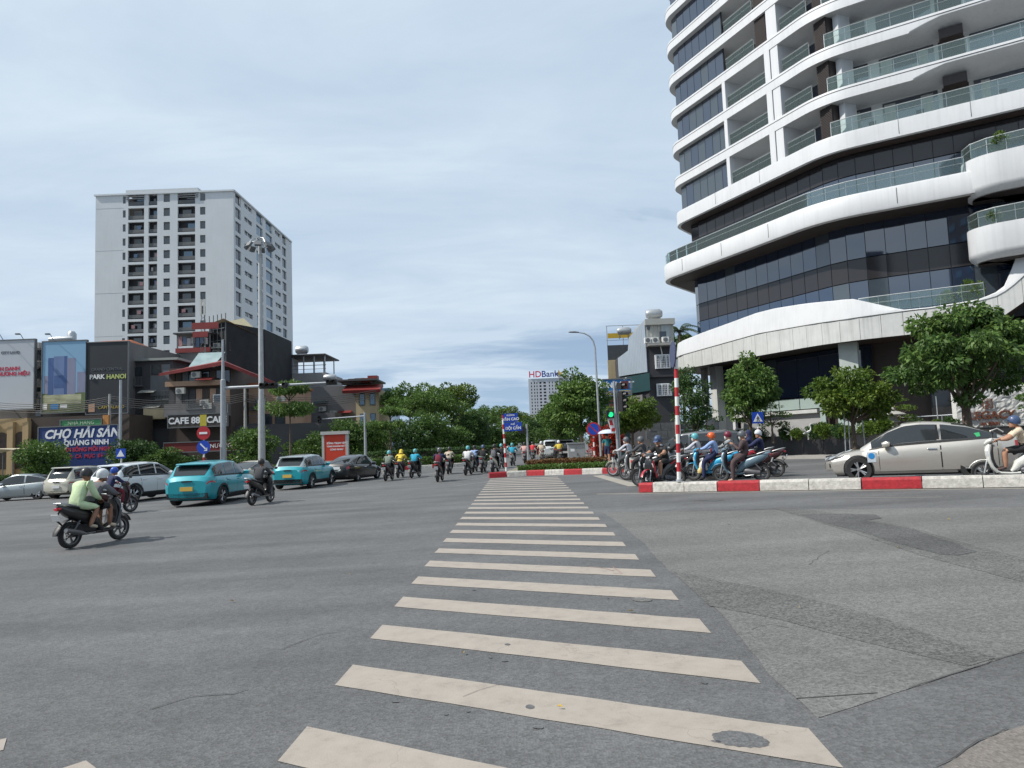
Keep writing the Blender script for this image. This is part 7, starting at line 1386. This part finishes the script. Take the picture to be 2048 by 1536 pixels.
# centre and left street trees
CT = [('umbrella', 783, 58, 1.0, 1.0, 'umbrella shaped tree beside the far slim mast'), ('rain', 822, 84, 1.0, 1.05, 'tall spreading tree, leftmost of the tall group over the riders'), ('rain', 868, 80, .95, .98, 'tall spreading tree behind the navy clad rider'), ('rainb', 905, 88, 1.05, 1.05, 'dark spreading tree over the rider in white'), ('rain', 940, 94, .8, .92, 'spreading tree at the right of the tall group'), ('rain', 975, 112, .9, .95, 'far spreading tree behind the street name signs'), ('rainb', 1010, 122, 1.0, .92, 'far dark tree behind the striped street sign pole'), ('rain', 1045, 135, .95, .85, 'far tree right of the street name signs'), ('rain', 1075, 150, .9, .8, 'far tree below the bank tower'), ('rainb', 1105, 118, .8, .6, 'far low tree left of the island tree'),
  ('umbrella', 580, 56, 1.15, 1.28, 'dark layered tree behind the arm of the traffic mast'), ('bushy', 540, 50.5, .5, .42, 'low rounded bright bush at the foot of the floodlight mast'), ('bushy', 86, 57, .95, .88, 'round dark tree in front of the seafood banner'), ('bushy', 268, 58, .95, 1.0, 'dark tree covering the right end of the seafood banner'), ('bushy', 318, 58, .9, .95, 'dark tree under the café sign'), ('bushy', 505, 60, .95, .95, 'dark tree below the peach house'), ('bushy', 372, 60.5, .7, .7, 'lower dark tree beside the no entry sign'), ('bushy', 640, 63, .9, .9, 'dark tree behind the red advert panel'), ('bushy', 610, 66, .9, .95, 'dark tree left of the red advert panel'), ('bushy', 12, 58.5, .55, .7, 'small dark tree against the beige arches'), ('bushy', 700, 68, .95, 1.05, 'dark tree right of the red advert panel'), ('bushy', 745, 70, 1.0, 1.1, 'dark tree left of the umbrella shaped tree'),
  ('bushy', 820, 72, 1.0, 1.0, 'dark low tree behind the rider in cyan'), ('bushy', 862, 74, 1.1, 1.0, 'dark low tree behind the navy clad rider'), ('bushy', 905, 76, 1.0, 1.05, 'dark low tree behind the beige clad rider'), ('bushy', 945, 80, 1.1, 1.1, 'dark low tree behind the rider in white'), ('bushy', 985, 88, 1.1, 1.0, 'dark low tree behind the rider on the white scooter'), ('bushy', 1025, 98, 1.1, 1.0, 'low tree behind the street name pole'), ('bushy', 1060, 105, 1.1, 1.0, 'low tree behind the plain grey island post'), ('bushy', 1095, 100, 1.0, 1.0, 'low tree above the far small advert panel'), ('bushy', 1140, 75, .9, .95, 'low tree behind the grey cabinet'), ('bushy', 1215, 66, .9, .9, 'low dark tree behind the umbrella')]
for i, (k, px, Y, s, sz, l) in enumerate(CT):
    q = garden(px, Y, .1); sz *= rnd(.78, 1.18) if k == 'bushy' else 1; tree(k, l, q, i*1.7, s, s*sz if k != 'umbrella' else s*sz, 'trees along the streets', 'tree', 'tree', (LG, LD, LM)[i % 3] if k == 'bushy' and px != 540 else LY if px in (540, 1045, 1010, 905) else None)
# palm behind the black house
q = on(1372, 75); t = thing('palm_tree', 'palm behind the black house beside the tower', 'tree', (q.x, q.y, q.z)); H = ht(668, 1372, 75); MB().tube([(0, 0, 0), (.1, 0, H*.6), (0, 0, H)], [.2, .16, .13], 8).build('trunk', BARK, t)
for k in range(15):
    a = k*2.4; pitch = rnd(.1, 1.2); L = rnd(2.0, 2.6); mb = MB(); pts = []
    for j in range(8):
        u = j/7; r = L*u*math.cos(pitch*(1-u*.6)); z = H+L*u*math.sin(pitch)-L*.75*u*u; pts.append((r*math.cos(a), r*math.sin(a), z))
    for j in range(1, 8):
        for s in (1, -1):
            for e in range(2):
                p0 = Vector(pts[j-1]).lerp(Vector(pts[j]), e/2); sd = Vector((-math.sin(a), math.cos(a), 0))*s; tp = p0+sd*.42*(1.1-j/9)+Vector((math.cos(a)*.25, math.sin(a)*.25, -.28)); mb.add([p0, p0+Vector((math.cos(a), math.sin(a), 0))*.12, tp], [(0, 1, 2)])
    mb.tube(pts, [.03]*7+[.01], 4); mb.build('palm_frond', mat('palm green', (.03, .06, .02), .5, 0, .3), t)
q = on(1350, 78); tree('rainb', 'dark tree top showing behind the black house', (q.x, q.y, q.z), 0, .9, 1.55)
# hedges
def hedge(label, P, w_, h, m, z0=.1, leaf=.09, per=900, group=None):
    t = thing('hedge', label, 'hedge', group=group); pts, dr = [], []
    for a, b in zip(P, P[1:]):
        L = (b-a).length; k = int(per*L); u = rng.uniform(0, 1, k); d = (b-a).normalized(); n = Vector((-d.y, d.x, 0)); s = rng.choice([0, 1, 2], k, p=[.4, .4, .2]); off = np.where(s == 0, -w_/2, np.where(s == 2, w_/2, rng.uniform(-w_/2, w_/2, k))); z = np.where(s == 1, h, rng.uniform(0, h, k))+rng.normal(scale=.03, size=k)
        x = a.x+d.x*L*u+n.x*off; y = a.y+d.y*L*u+n.y*off; pts.append(np.stack([x, y, z+z0+.02*np.clip(x, -40, 40)], 1)); dd = rng.normal(size=(k, 3)); dd[:, 2] += .5; dr.append(dd/np.linalg.norm(dd, axis=1)[:, None])
        c = (a+b)/2; core_ = MB().box((0, 0, h/2-.02), (L, w_*.8, h*.88)).build('core', MATS['soil'], t, (c.x, c.y, z0+gz(c.x)), math.atan2(d.y, d.x))
    P2_ = np.vstack(pts); D2 = np.vstack(dr); n = len(P2_); L = leaf*rng.uniform(.7, 1.3, n); k = obj('foliage', leaves_mesh('hedge_leaves', P2_, D2, L, L*.4, m, rng.uniform(0, 1, n)), t); k['kind'] = 'stuff'
hedge('low clipped green hedge at the front of the traffic island', [Vector((.3, 36.0, 0)), Vector((4.3, 33.6, 0))], .7, .30, LG, .1)
hedge('taller reddish brown hedge behind the low green hedge on the island', [Vector((.75, 37.0, 0)), Vector((4.4, 34.9, 0))], .8, .52, LBR, .1)
hedge('far clipped hedge along the left pavement behind the riders', [Vector((-13.6, 61.5, 0)), Vector((-10.0, 57.5, 0)), Vector((-5.9, 57.6, 0)), Vector((-1.6, 58.8, 0))], 1.6, .7, LG, .1, .14, 500)
hedge('taller dark hedge behind the far clipped hedge', [Vector((-14, 64.5, 0)), Vector((-9.8, 60.5, 0)), Vector((-2, 62, 0))], 1.6, 1.3, LD, .1, .16, 450)
# red flowering bush
q = on(1222, 52); tree('shrubd', 'red flowering bush behind the umbrella', (q.x, q.y, q.z+.3), 0, 1.7, 1.9, None, 'flowering_bush', 'shrub', LR)
q = on(1196, 50); tree('shrubd', 'red flowering bush behind the no parking sign', (q.x, q.y, q.z+.2), 1, 1.1, 1.4, None, 'flowering_bush', 'shrub', LR)
